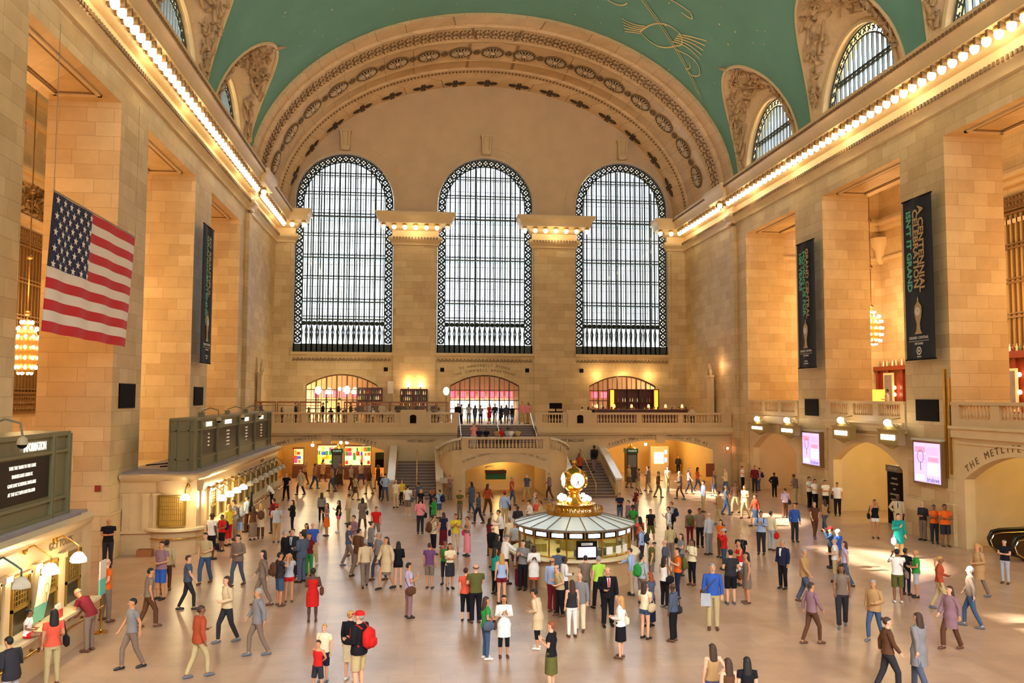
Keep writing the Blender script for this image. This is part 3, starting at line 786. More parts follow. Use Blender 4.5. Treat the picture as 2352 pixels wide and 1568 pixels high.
ve = [MB(), MB(), MB(), MB()]
for i, x in enumerate((WX[0] + WH - .5, WX[1] - WH + .5, WX[1] + WH - .5, WX[2] - WH + .5)):
    ve[i].box(x - .17, YW - .05, 8.85, x + .17, YW + .02, 9.2)
    ve[i].build('wall_vent', M_BLACK, label=['small square vent right of the left door arch', 'small square vent left of the inscribed centre arch', 'small square vent right of the inscribed centre arch', 'small square vent left of the right door arch'][i], cat='vent')
# ---- tall windows
def tall_window(n, x):
    g = MB(); m = 30; r = WH - .02
    pts = [(x - r, 10.6), (x + r, 10.6), (x + r, 23.83)] + [(x + r * cos(pi * i / m), 23.83 + r * sin(pi * i / m)) for i in range(1, m)] + [(x - r, 23.83)]
    g.add([(u, YW + .55, z) for u, z in pts], [tuple(range(len(pts)))])
    win = g.build('window_%d' % n, M_GLASS, kind='structure')
    g = MB(); g.add([(u, YW + 2.2, z) for u, z in pts], [tuple(range(len(pts)))]); g.build('outer_glazing', M_GLASS, win)
    fm = MB(); y0, y1 = YW + .38, YW + .6
    def top(u, rr): 
        t = (u - x) / rr
        return 23.83 + rr * sqrt(max(0, 1 - t * t))
    ri = WH - .66
    for rr, w in ((WH - .03, .09), (ri, .1)):      # two edge bars
        rs = [[(x + sd_ * q, yy, 10.5) for q, yy in ((rr - w, y0), (rr, y0), (rr, y1), (rr - w, y1))] for sd_ in (1,)]
        for i in range(m + 1):
            a = pi * i / m; rs.append([(x + q * cos(a), yy, 23.83 + q * sin(a)) for q, yy in ((rr - w, y0), (rr, y0), (rr, y1), (rr - w, y1))])
        rs.append([(x - q, yy, 10.5) for q, yy in ((rr - w, y0), (rr, y0), (rr, y1), (rr - w, y1))])
        fm.rings(rs, 0, False)
    # vertical bars
    nb = 16
    for i in range(nb + 1):
        u = x - ri + 2 * ri * i / nb
        if abs(u - x) < ri: fm.box(u - .06, y0, 10.5, u + .06, y1, top(u, ri) + .02)
    for i in range(nb):      # thin secondary bars
        u = x - ri + 2 * ri * (i + .5) / nb
        fm.box(u - .022, y0 + .1, 13.4, u + .022, y1, top(u, ri))
    for z, w in ((13.46, .12), (15.0, .11), (17.0, .07), (18.9, .11), (20.8, .07), (22.6, .14), (24.5, .07), (26.2, .07)):
        hw = ri if z < 23.83 else sqrt(max(.1, ri * ri - (z - 23.83) ** 2))
        fm.box(x - hw, y0 - .03, z - w, x + hw, y1, z); fm.box(x - hw, y0, z + .16, x + hw, y1, z + .24)
    fm.box(x - WH, y0, 10.4, x + WH, y1, 11.25)
    fm.build('window_frame', M_BARS, win)
    orn = MB()      # ornamental border: crosses in rings
    def ros(u, z, s=.27):
        n_ = 8; pts_ = [(u + s * cos(2 * pi * k / n_), z + s * sin(2 * pi * k / n_)) for k in range(n_)]
        for k in range(n_):
            p, q = pts_[k], pts_[(k + 1) % n_]
            orn.tube([(p[0], y0 + .1, p[1]), (q[0], y0 + .1, q[1])], .08, 4, cap=False)
        for a in (pi / 4, 3 * pi / 4): orn.tube([(u - s * 1.25 * cos(a), y0 + .1, z - s * 1.25 * sin(a)), (u + s * 1.25 * cos(a), y0 + .1, z + s * 1.25 * sin(a))], .05, 4)
    rm = WH - .36; z = 11.6
    while z < 23.8:
        ros(x - rm, z); ros(x + rm, z); z += .6
    for i in range(23): a = pi * (i + .5) / 23; ros(x + rm * cos(a), 23.83 + rm * sin(a))
    for i in range(nb):
        u = x - ri + 2 * ri * (i + .5) / nb
        ros(u, 13.05, .15)
        orn.tube([(u - .2, y0 + .1, 11.3), (u - .1, y0 + .1, 12.3), (u - .2, y0 + .1, 12.85)], .035, 4); orn.tube([(u + .2, y0 + .1, 11.3), (u + .1, y0 + .1, 12.3), (u + .2, y0 + .1, 12.85)], .035, 4)
    orn.build('ornamental_border', M_BARS, win)
    o2 = MB()      # outer leaf and the glass catwalks between the two leaves
    for i in range(9):
        u = x - ri + 2 * ri * (i + .5) / 9 + .12; o2.box(u - .04, YW + 2.2, 10.5, u + .04, YW + 2.35, top(u, ri + .3))
    zz = 11.5
    while zz < 27: o2.box(x - (ri if zz < 23.83 else sqrt(max(.1, ri ** 2 - (zz - 23.83) ** 2))), YW + 2.22, zz - .02, x + (ri if zz < 23.83 else sqrt(max(.1, ri ** 2 - (zz - 23.83) ** 2))), YW + 2.3, zz + .02); zz += 1.0
    o2.build('outer_frame', M_BARS, win)
    cw = MB()
    for z in (15.0, 18.9, 22.6): cw.box(x - r, YW + .9, z - .08, x + r, YW + 2.1, z)
    cw.build('catwalk', M_CATW, win)
    rv = MB()      # the stone reveal between the leaves
    rs = [[(x - WH, YW + d, 10.5) for d in (.9, 2.5)]] + [[(x - WH * cos(pi * i / m), YW + d, 23.83 + WH * sin(pi * i / m)) for d in (.9, 2.5)] for i in range(m + 1)] + [[(x + WH, YW + d, 10.5) for d in (.9, 2.5)]]
    rv.rings(rs, 0, False, False, False); rv.quad((x - WH, YW + .9, 10.5), (x + WH, YW + .9, 10.5), (x + WH, YW + 2.5, 10.5), (x - WH, YW + 2.5, 10.5))
    rv.build('window_reveal', S_SMOOTH, win)
for i, x in enumerate(WX): tall_window(i + 1, x)
# ================================================================== VAULT
VA, VB, VZ = 18.3, 13.2, 22.5
def vp(th, y, ins=0.0):      # th 0 = right spring, pi = left spring
    return (CX + (VA - ins) * cos(th), y, VZ + (VB - ins) * sin(th))
def zB(y):
    z = 23.7
    for c in OC:
        if abs(y - c) < 4.98: z = max(z, 23.2 + 6.4 * sqrt(1 - ((y - c) / 5) ** 2))
    return z
ys = []
y = -9.9
while y < 61.8:
    ys.append(y); d = min(abs(abs(y - c) - 4.99) for c in OC); y += .1 if d < .35 else .4
ys.append(61.8)
mb = MB(); NT = 44; rs = []
for y in ys:
    t0 = math.asin(min(1, (zB(y) - VZ) / VB)); rs.append([vp(t0 + (pi - 2 * t0) * k / NT, y) for k in range(NT + 1)])
mb.rings(rs, 0, True, False, False)
ceiling = mb.build('ceiling', ceil_mat(), kind='structure')
# plain band under the turquoise
mb = MB(); bs = []
for sd in (1, -1):
    b = MB(); rs = []
    for y in ys:
        tt = math.asin(min(1, (min(zB(y), 23.75) - VZ) / VB)) 
        rs.append([vp(t if sd > 0 else pi - t, y, .02) for t in (math.asin(.01), tt)])
    keep = []
    for i in range(len(rs) - 1):
        if all(abs((ys[i] + ys[i + 1]) / 2 - c) > 4.95 for c in OC): mb.quad(rs[i][0], rs[i + 1][0], rs[i + 1][1], rs[i][1])
mb.build('trim_vault_foot', S_SMOOTH, kind='structure')
M_GOLD = mat('gold_paint', 'd8c98c', .6)
def ribbon(mb, pts, w, ins=.06):
    w *= 1.5
    """painted line on the vault: pts = (X rel centre, Y)"""
    P = []
    for (xr, y) in pts: t = math.acos(max(-1, min(1, xr / VA))); P.append(Vector(vp(t, y, ins)))
    rs = []
    for i, p in enumerate(P):
        d = (P[min(i + 1, len(P) - 1)] - P[max(0, i - 1)]).normalized(); n = Vector((CX - p.x, 0, VZ - p.z)).normalized(); s = d.cross(n).normalized() * w / 2
        rs.append([p - s, p + s])
    mb.rings(rs, 0, False, False, False)
mb = MB()      # generic gold star figures and the diagonal band
for off in (-.12, .12): ribbon(mb, [(8.2 + off + i * .55, 53.6 + i * .55) for i in range(14)], .06)
rr = random.Random(5)
def bez(a, b, c, n=10): return [((1 - t) ** 2 * a[0] + 2 * t * (1 - t) * b[0] + t * t * c[0], (1 - t) ** 2 * a[1] + 2 * t * (1 - t) * b[1] + t * t * c[1]) for t in [i / n for i in range(n + 1)]]
for k in range(5): ribbon(mb, bez((10.2, 57.6 + k * .3), (9.4, 58.4 + k * .25), (8.6 + .15 * k, 58.0 + k * .4)), .07)
for k in range(5): ribbon(mb, bez((12.2, 56.2 + k * .3), (12.9, 55.4 + k * .3), (13.7 + .1 * k, 54.6 + k * .6)), .07)
ribbon(mb, bez((10.1, 58.6), (10.6, 55.2), (12.3, 56.0)), .08); ribbon(mb, bez((10.1, 58.6), (11.8, 60.2), (12.5, 57.6)), .08); ribbon(mb, bez((12.3, 56.0), (13.0, 57), (12.5, 57.6)), .08)
ribbon(mb, bez((12.6, 58.1), (14.2, 56.9), (14.6, 58.6)), .07); ribbon(mb, bez((14.6, 58.6), (14.5, 59.8), (13.8, 59.4)), .07); ribbon(mb, bez((13.8, 59.4), (14.1, 58.8), (13.7, 58.3)), .07)
ribbon(mb, bez((7.6, 54.6), (9.6, 52.6), (12.0, 53.0)), .07); ribbon(mb, bez((12.0, 53.0), (12.8, 53.8), (11.6, 53.6)), .07); ribbon(mb, bez((7.0, 56.3), (8.2, 56.9), (8.4, 55.8)), .07)
for i in range(230):
    xr = rr.uniform(-15.5, 16.5); y = rr.uniform(30, 61.2)
    t = math.acos(xr / VA); p = vp(t, y, .05)
    if p[2] < zB(y) + .3: continue
    s = rr.choice((.045, .06, .09)); n = Vector((-cos(t), 0, -sin(t))); e = Vector((-sin(t), 0, cos(t)))
    P = Vector(p); mb.add([P + e * s, P + Vector((0, s, 0)), P - e * s, P - Vector((0, s, 0))], [(0, 1, 2, 3)])
mb.build('gold_star_figures', M_GOLD, ceiling)
# ---- lunettes: penetrations, windows, reliefs
def lunette(n, sd, c, vis=True):
    xw = XR + .2 if sd > 0 else XL - .2; m = 28; K = 9
    A = lambda ph: Vector((xw, c - 4.1 * cos(ph), 22.9 + 4.7 * sin(ph)))
    def Bp(ph):
        y = c - 4.97 * cos(ph); z = 23.2 + 6.4 * sin(ph) if 0 < ph < pi else 23.2
        z = max(z, 23.2); t = math.asin(min(1, (z - VZ) / VB)); return Vector(vp(t if sd > 0 else pi - t, y))
    mb = MB(); rs = []
    for i in range(m + 1):
        ph = pi * i / m; a, b = A(ph), Bp(ph); q = []
        for k in range(K + 1):
            t = k / K; p = a.lerp(b, t); p.z += .35 * sin(pi * t) * sin(ph); q.append(p)
        rs.append(q)
    mb.rings(rs, 0, True, False, False)
    root = mb.build('trim_%d' % n, M_RELIEF if vis else S_SMOOTH, kind='structure')
    rim = MB(); rim.tube([Bp(pi * i / m) for i in range(m + 1)], .12, 6); rim.tube([A(pi * i / m) + Vector((-sd * .1, 0, 0)) for i in range(m + 1)], .16, 6)
    rim.build('rim_moulding', S_SMOOTH, root)
    if vis:      # foliage and shell relief on the penetration
        rl = MB(); rr = random.Random(n)
        def S(ph, t):
            a, b = A(ph), Bp(ph); p = a.lerp(b, t); p.z += .35 * sin(pi * t) * sin(ph); return p + Vector((-sd * .05, 0, -.06))
        for i in range(130):
            ph = rr.uniform(.25, pi - .25); t = rr.uniform(.25, .82)
            if abs(ph - pi / 2) > .9: t = rr.uniform(.3, .7)
            p = S(ph, t); q = S(ph + rr.uniform(-.1, .1), min(.9, t + rr.uniform(-.12, .12))); w = S(ph + rr.uniform(-.16, .16), min(.92, t + rr.uniform(-.1, .16)))
            r = rr.uniform(.07, .17); rl.tube([p, (q + p) / 2 + Vector((-sd * .2, 0, -.2)), w], [r * .6, r, r * .4], 6)
        for j in range(9):      # shell fan
            a_ = -1.1 + j * .275; p = S(pi / 2, .42); q = S(pi / 2 + a_ * .22, .78 - .1 * abs(a_)); rl.tube([p, (p + q) / 2 + Vector((0, 0, -.14)), q], [.05, .11, .13], 6)
        p = S(pi / 2, .9); rl.tube([p, p + Vector((-sd * .5, .1, .25)), p + Vector((-sd * .9, -.1, .2))], [.16, .12, .05], 6)
        p1, p2, p3 = S(pi / 2 - .2, .72), S(pi / 2, .66), S(pi / 2 + .2, .72); rl.tube([p1, p2, p3], [.12, .2, .12], 8)
        rl.build('relief_ornament', mat('relief_mottle', 'b3946c', .7, noise=.45, nscale=2.5), root)  # darker, mottled tone than the plaster around it
    rv = MB(); W = Vector((sd * 1.0, 0, 0))      # deep reveal
    rv.rings([[A(pi * i / m), A(pi * i / m) + W] for i in range(m + 1)], 0, True, False, False)
    rv.quad(A(0), A(pi), A(pi) + W, A(0) + W); rv.build('reveal', S_SMOOTH, root)
    g = MB(); gx = xw + sd * .35; r, hz = 4.1, 4.7
    g.add([(gx, c - r * cos(pi * i / m), 22.9 + hz * sin(pi * i / m)) for i in range(m + 1)], [tuple(range(m + 1))])
    win = g.build('window_%d' % (n + 3), M_GLASS, kind='structure')
    fm = MB()
    def bb(ya, yb, za, zb, d=.1): a, b = sorted((gx - sd * d, gx + sd * .05)); fm.box(a, ya, za, b, yb, zb)
    ra, rz_ = 3.5, 4.1
    for i in range(m):
        for (p, q, w) in ((4.02, 4.62, .07), (ra, rz_, .06)):
            a0, a1 = pi * i / m, pi * (i + 1) / m
            fm.tube([(gx - sd * .05, c - p * cos(a0), 22.9 + q * sin(a0)), (gx - sd * .05, c - p * cos(a1), 22.9 + q * sin(a1))], w, 4)
    nb = 14
    for i in range(1, nb):
        y = c - ra + 2 * ra * i / nb; zt_ = 22.9 + rz_ * sqrt(max(0, 1 - ((y - c) / ra) ** 2)); bb(y - .04, y + .04, 22.9, zt_)
    hw = ra * sqrt(1 - ((25.1 - 22.9) / rz_) ** 2); bb(c - hw, c + hw, 25.05, 25.13); bb(c - hw, c + hw, 25.25, 25.33)
    for i in range(24):
        a = pi * (i + .5) / 24; yy, zz = c - 3.76 * cos(a), 22.9 + 4.36 * sin(a); s = .2
        for q in (pi / 4, 3 * pi / 4): fm.tube([(gx - sd * .05, yy - s * cos(q), zz - s * sin(q)), (gx - sd * .05, yy + s * cos(q), zz + s * sin(q))], .05, 4)
    fm.build('window_frame', M_BARS, win)
k = 1
for sd in (1, -1):
    for i, c in enumerate(OC): lunette(k, sd, c, i < 3); k += 1
# ---- transverse arch at the west end
RP = [(61.6, -.25), (61.6, .25), (63.0, .28), (63.1, .5), (63.3, .42), (65.4, .45), (65.5, .56), (65.7, .5), (66.2, .42), (69.4, .42), (69.5, .52), (69.7, .42), (71.2, .42), (71.3, .6), (71.9, .62), (72.1, .8), (72.3, .85), (72.4, .95), (74.2, 1.0)]
mb = MB(); m = 72
mb.rings([[vp(pi * i / m, y, d) for y, d in RP] for i in range(m + 1)], 0, False, False, False)
rib = mb.build('ceiling_west_arch', S_VAULT, kind='structure')
def tang(th, y, ins):
    P = Vector(vp(th, y, ins)); e = (Vector(vp(th + .01, y, ins)) - P).normalized(); Y = Vector((0, 1, 0)); n = e.cross(Y)
    if n.dot(Vector((CX, y, VZ)) - P) < 0: n = -n
    return Matrix(((e.x, 0, n.x, P.x), (e.y, 1, n.y, P.y), (e.z, 0, n.z, P.z), (0, 0, 0, 1)))
# arc-length table
TH = [pi * i / 720 for i in range(721)]; AL = [0]
for a, b in zip(TH, TH[1:]): AL.append(AL[-1] + (Vector(vp(a, 0, .5)) - Vector(vp(b, 0, .5))).length)
def th_at(s):
    for i in range(720):
        if AL[i + 1] >= s: return TH[i] + (TH[i + 1] - TH[i]) * (s - AL[i]) / (AL[i + 1] - AL[i])
    return pi
TOT = AL[-1]
ro = MB()
ro.lathe((0, 0, 0), [(.98, -.02), (.98, .06), (.9, .08), (.88, .0)], 28, 0)
for k_ in range(16):
    a = 2 * pi * k_ / 16; ro.tube([(.25 * cos(a), .25 * sin(a), .06), (.55 * cos(a), .55 * sin(a), .1), (.78 * cos(a), .78 * sin(a), .04)], [.02, .045, .055], 6, 2)
ro.lathe((0, 0, 0), [(.86, 0), (.86, .015), (.01, .02)], 24, 1)
ro.ell((0, 0, .08), (.2, .2, .12), 12, 6, 2)
ROS = ro.mesh('rosette', [M_ORN, M_ORND, M_RELIEF])
sc_ = MB(); rr = random.Random(11)
for i in range(10):
    a = 2 * pi * i / 10; sc_.tube([(.05 * cos(a), .05 * sin(a), .03), (.25 * cos(a + .3), .3 * sin(a + .3), .07), (.3 * cos(a + .8), .55 * sin(a + .8), .03)], [.03, .05, .025], 5)
SCR = sc_.mesh('scroll_ornament', M_ORN)
cr_ = MB()
cr_.tube([(-.95, 0, .04), (.95, 0, .04)], .05, 5); cr_.ell((0, 0, .05), (.3, .42, .08), 10, 5)
for s1 in (-1, 1):
    for s2 in (-1, 1):
        cr_.tube([(s1 * .2, 0, .04), (s1 * .45, s2 * .3, .06), (s1 * .75, s2 * .22, .04), (s1 * .9, s2 * .05, .04)], .045, 5)
        cr_.tube([(0, s2 * .2, .04), (s1 * .18, s2 * .55, .06), (s1 * .05, s2 * .68, .04)], .05, 5)
CRS = cr_.mesh('cross_ornament', M_ORND)
for i in range(-8, 9):
    o = link('rosette', ROS, rib); o.matrix_local = tang(th_at(TOT / 2 + i * 2.66), 67.8, .5)
for i in range(-8, 8):
    o = link('scroll_ornament', SCR, rib); o.matrix_local = tang(th_at(TOT / 2 + (i + .5) * 2.66), 67.8, .46)
for i in range(-7, 8):
    o = link('cross_ornament', CRS, rib); o.matrix_local = tang(th_at(TOT / 2 + i * 2.95), 73.3, .98)
ob = MB(); s = .6; k = 0
while s < TOT - .5:
    M4 = tang(th_at(s), 64.4, .44)
    t = MB()
    if k % 2: t.tube([(-.1, -.7, .03), (.12, -.35, .06), (-.1, 0, .05), (.12, .35, .06), (-.1, .7, .03)], .05, 5)
    else: t.ell((0, 0, .03), (.15, .28, .06), 8, 4); t.ell((0, -.62, .02), (.1, .12, .05), 6, 4); t.ell((0, .62, .02), (.1, .12, .05), 6, 4)
    ob.join(t, M4)
    M5 = tang(th_at(s), 71.65, .62); t = MB(); t.ell((0, 0, .02), (.1, .2, .05), 6, 4); ob.join(t, M5)
    s += .31; k += 1
ob.build('leaf_band', M_ORN, rib)
# east end wall behind the viewer with its own three windows
fE = lambda u, d, z: (u, -9.9 - d, z)
mb = MB(); arch_wall(mb, fE, XL - .1, XR + .1, 10.5, 36.5, [(x, WH, 23.83, 28.1, 'r') for x in WX], .9, n=20); mb.box(XL, -10.8, 0, XR, -9.9, 10.5)
mb.build('wall_east', S_PALE, kind='structure')
# ================================================================== WEST BALCONY
YB, ZB = 62.5, 4.5
fB = lambda u, d, z: (u, YB + d, z)
AX = [(CX - 12.45), (CX + 12.45)]
mb = MB()
for a, b, c in ((XL, CX - 2.95, AX[0]), (CX + 2.95, XR, AX[1])):
    arch_wall(mb, fB, a, b, 0, ZB, [(c, 4.15, 2.72, 3.45, 'p')], .7)
mb.box(CX - 2.95, YB + 2.2, 0, CX + 2.95, YB + 2.6, ZB)
wb = mb.build('wall_west_balcony', S_SMOOTH, kind='structure')
mb = MB(); mb.box(XL, YB + 2.6, ZB - .35, XR, YW, ZB); mb.box(XL, YB + .4, ZB - .35, CX - 2.95, YB + 2.6, ZB); mb.box(CX + 2.95, YB + .4, ZB - .35, XR, YB + 2.6, ZB)
mb.build('floor_west_balcony', S_SMOOTH, kind='structure')
mb = MB()
for a, b in ((XL, CX - 2.95), (CX + 2.95, XR)):
    mb.box(a, YB - .45, 4.0, b, YB + .1, 4.4); mb.box(a, YB - .3, 3.85, b, YB, 4.0); mb.box(a, YB - .1, 3.62, b, YB, 3.7)
for c in AX: mb.box(c - .35, YB - .14, 3.2, c + .35, YB + .1, 4.0)
mb.build('balcony_moulding', S_SMOOTH, wb)
mb = MB(); tzz = lambda c: (lambda u: 2.98 + .73 * (1 - ((u - c) / 4.15) ** 2))
arc_text(mb, 'SUBWAY SHUTTLE', fB, AX[0] - 2.35, 3.1, tzz(AX[0]), .34); arc_text(mb, '42ND STREET', fB, AX[0] + 2.2, 2.6, tzz(AX[0]), .34)
arc_text(mb, 'TICKET MACHINES', fB, AX[1] - 2.3, 3.2, tzz(AX[1]), .34); arc_text(mb, 'TRACKS 31 TO 42', fB, AX[1] + 2.15, 3.0, tzz(AX[1]), .34)
for c in (CX - 5.6, CX + 5.6): put_text(mb, 'WEST BALCONY', (c, YB - .02, 3.4), (1, 0, 0), (0, 0, 1), .27, .02)
mb.build('inscription', M_INS, wb)
fBal = lambda u, d, z: (u, YB - .15 + d, z)
def px2u(px): return onY(px, 955, YB - .15)[0]
gl = [(px2u(a), px2u(b)) for a, b in ((632, 695), (709, 798), (812, 907), (991, 1038))]
gr = [(px2u(a), px2u(b)) for a, b in ((1245, 1293), (1370, 1461), (1473, 1556), (1567, 1655))]
bl = balustrade(fBal, XL + .3, CX - 2.9, 5.5, gl, 'long stone balustrade of the west balcony left of the stairs', zb=4.4)
brr = balustrade(fBal, CX + 2.9, XR - .3, 5.5, gr, 'long stone balustrade of the west balcony right of the stairs', zb=4.4)
for par, (a, b) in ((bl, (920, 979)), (brr, (1303, 1358))):
    mb = MB(); mb.box(px2u(a), YB - .42, 4.4, px2u(b), YB + .12, 5.68); mb.build('pedestal', M_BALST, par)
for (p, lb) in ((949, 'dark arched bronze tablet on the balustrade left of the stairs'), (1331, 'dark arched bronze tablet on the balustrade right of the stairs')):
    u = px2u(p); mb = MB(); pl = [(-.23, 4.72), (.23, 4.72), (.23, 5.2)] + [(.23 * cos(pi * i / 8), 5.2 + .14 * sin(pi * i / 8)) for i in range(1, 8)] + [(-.23, 5.2)]
    mb.prism(pl, lambda a, d, v: (u + a, YB - .42 - d, v), 0, .04); mb.build('tablet', M_BLACK, label=lb, cat='plaque')
# ---- grand stair
M_STEP = mat('stair_marble', '6c5348', .4, noise=.15, nscale=3); M_RAILSTONE = mat('rail_marble', 'd8cdb8', .3, noise=.08, nscale=2)
def flight(name, x0, x1, y0, y1, z0, z1, n, label):
    mb = MB(); dy = (y1 - y0) / n; dz = (z1 - z0) / n
    for i in range(n):
        mb.box(x0, y0 + i * dy, z0 if z0 > 0 else 0, x1, y1, z0 + (i + 1) * dz)
        mb.box(x0, y0 + i * dy - .03, z0 + (i + 1) * dz - .035, x1, y0 + i * dy + .1, z0 + (i + 1) * dz + .002, 1)
    return mb.build(name, [M_STEP, mat('stair_nosing', 'a8917a', .35)], label=label, cat='stairs')
YS0, YS1, ZL = 55.3, 60.6, 1.95
for sd, nm in ((-1, 'left'), (1, 'right')):
    xi, xo = CX + sd * 4.45, CX + sd * 7.35; a, b = sorted((xi, xo))
    st = flight('staircase', a, b, YS0, YS1, 0, ZL, 12, 'lower %s flight of marble steps beside the arch to the dining concourse' % nm)
    mb = MB(); mb.box(a, YS1, 0, b, YB - .02, ZL); mb.build('landing', M_STEP, st)
    a2, b2 = sorted((CX + sd * 2.7, xi))      # upper run turning in to the platform
    mb = MB(); n = 6
    for i in range(n):
        u0 = xi - sd * (i * .29); aa, bb = sorted((u0, CX + sd * 2.78)); mb.box(aa, YS1 - .2, 0, bb, YB - .02, ZL + (i + 1) * (2.95 - ZL) / n)
    mb.build('upper_run', M_STEP, st)
    # outer parapet
    mb = MB(); xo2 = xo + sd * .42; lo, hi = sorted((xo, xo2))
    mb.prism([(YS0 + .3, 0), (YS0 + .3, 1.15), (YS1, 2.95), (YB - .02, 2.95), (YB - .02, 0)], lambda u, d, v: (lo + d * (hi - lo), u, v), 0, 1)
    mb.prism([(YS0 + .15, 1.13), (YS0 + .15, 1.27), (YS1, 3.1), (YB - .02, 3.1), (YB - .02, 2.95), (YS1, 2.95)], lambda u, d, v: (lo - .04 + d * (hi - lo + .08), u, v), 0, 1, 1)
    mb.build('parapet', [S_MARB, M_RAILSTONE], label='sloping marble parapet on the outer side of the lower %s flight' % nm, cat='parapet')
    # brass rails
    mb = MB(); xm = (xi + xo) / 2
    mb.tube([(xm, YS0 - .2, .05), (xm, YS0 - .2, .95), (xm, YS1, 2.9), (xm, YS1, 1.95)], .03, 8); mb.build('handrail', M_BRASS, label='slim brass handrail up the middle of the lower %s flight' % nm, cat='handrail')
    mb = MB(); xw_ = xo - sd * .1
    mb.tube([(xw_, YS0 - .5, 0), (xw_, YS0 - .5, .95), (xw_, YS0 + .2, .98), (xw_, YS1, 2.8)], .035, 8); mb.build('handrail', M_BRASS, label='brass handrail along the outer parapet of the %s flight' % nm, cat='handrail')
# centre block with the arch and the curved rail
YC0 = 56.1
fC = lambda u, d, z: (u, YC0 + d, z)
mb = MB(); arch_wall(mb, fC, CX - 2.95, CX + 2.95, 0, 2.95, [(CX, 2.7, 1.75, 2.32, 'p')], .5)
for sd in (-1, 1):
    P = [(CX + sd * 2.95, YC0), (CX + sd * 3.5, YC0 + .12), (CX + sd * 4.0, YC0 + .45), (CX + sd * 4.3, YC0 + 1.0), (CX + sd * 4.42, YC0 + 1.8), (CX + sd * 4.42, YS1)]
    ZT = [2.95, 2.9, 2.75, 2.6, 2.5, 2.5]
    rs = [[(p[0], p[1], 0), (p[0], p[1], z)] for p, z in zip(P, ZT)]
    mb.rings(rs, 0, True, False, False)
mb.box(CX - 2.7, YC0 + .5, 2.6, CX + 2.7, YS1 + .3, 2.95); mb.box(CX - 4.3, YC0 + 1.9, 2.2, CX + 4.3, YS1, 2.49)
blk = mb.build('wall_stair_block', S_MARB, kind='structure')
mb = MB(); mb.quad((CX - 2.74, 62.0, 0), (CX + 2.74, 62.0, 0), (CX + 2.74, 62.0, 2.6), (CX - 2.74, 62.0, 2.6))
for sd in (-1, 1): mb.quad((CX + sd * 2.74, YC0 + .5, 0), (CX + sd * 2.74, 62, 0), (CX + sd * 2.74, 62, 2.6), (CX + sd * 2.74, YC0 + .5, 2.6))
mb.build('wall_dining_ramp', S_SMOOTH, kind='structure')
mb = MB(); tc = lambda u: 2.55 + .57 * (1 - ((u - CX) / 2.7) ** 2) - .08
arc_text(mb, 'DINING CONCOURSE', fC, CX - 1.75, 2.1, lambda u: tc(u) - .05, .2); arc_text(mb, 'TRACKS 100 TO 117', fC, CX + 1.7, 1.9, lambda u: tc(u) - .05, .2)
mb.build('inscription', M_INS, blk)
# rail: front balustrade, two splayed sides, two sloping slabs
fF = lambda u, d, z: (u, YC0 + .1 + d, z)
balustrade(fF, CX - 2.95, CX + 2.95, 3.97, [(CX - 2.5, CX + 2.5)], 'low stone balustrade of the stair landing over the centre arch', zb=2.9, depth=.28)
for sd, nm in ((-1, 'left'), (1, 'right')):
    P = [(CX + sd * 2.95, YC0 + .1, 3.97), (CX + sd * 3.5, YC0 + .22, 3.85), (CX + sd * 4.0, YC0 + .55, 3.6), (CX + sd * 4.28, YC0 + 1.05, 3.35), (CX + sd * 4.42, YC0 + 1.7, 3.15), (CX + sd * 4.42, YS1, 3.1)]
    mb = MB(); rs = []
    for i, p in enumerate(P):
        d = (Vector(P[min(i + 1, 5)]) - Vector(P[max(i - 1, 0)])); d.z = 0; d.normalize(); nn = Vector((-d.y, d.x, 0)) * .19
        rs.append([Vector(p) - nn, Vector(p) + nn, Vector(p) + nn - Vector((0, 0, .14)), Vector(p) - nn - Vector((0, 0, .14))])
    mb.rings(rs, 0, True)
    cr = mb.build('curved_rail', M_RAILSTONE, label='curved %s return of the landing rail sweeping down to the stairs' % nm, cat='stone rail')
    mb = MB()
    rs = [[(p[0], p[1] + .01, z0_) for z0_ in (z - .02, z + .2)] for p, z in zip(P, [2.95, 2.9, 2.75, 2.6, 2.5, 2.5])]; mb.rings(rs, 0, True, False, False); mb.build('rail_base', S_MARB, cr)
    for t in [i / 8 for i in range(8)]:
        j = t * 3.4; i0 = int(j); f_ = j - i0; a, b = P[i0], P[i0 + 1]; x, y, z = (a[k] + (b[k] - a[k]) * f_ for k in range(3))
        link('baluster', BAL, cr, (x, y, z - .74))
    mb = MB(); xa = CX + sd * 4.2; xb_ = CX + sd * 4.62; lo, hi = sorted((xa, xb_))
    mb.prism([(YS0 + .3, 0), (YS0 + .3, 1.15), (YS1, 2.95), (YS1, 0)], lambda u, d, v: (lo + d * (hi - lo), u, v), 0, 1)
    mb.prism([(YS0 + .15, 1.13), (YS0 + .15, 1.27), (YS1, 3.1), (YS1, 2.95)], lambda u, d, v: (lo - .04 + d * (hi - lo + .08), u, v), 0, 1, 1)
    mb.build('parapet', [S_MARB, M_RAILSTONE], label='sloping marble parapet between the centre arch and the lower %s flight' % nm, cat='parapet')
flight('staircase', CX - 2.9, CX + 2.9, YS1 + .3, 64.7, 2.95, ZB, 10, 'upper flight of steps from the landing to the balcony doors')
for u, nm in ((CX - 2.75, 'left side'), (CX + .05, 'middle'), (CX + 2.75, 'right side')):
    mb = MB(); mb.tube([(u, YS1 + .3, 3.0), (u, YS1 + .3, 3.9), (u, 62.6, 4.55), (u, 64.3, 5.4), (u, 64.3, 4.5)], .035, 8)
    mb.build('handrail', mat('steel_rail', 'c9c9c6', .3, metal=.6), label='bright metal handrail on the %s of the upper flight' % nm, cat='handrail')
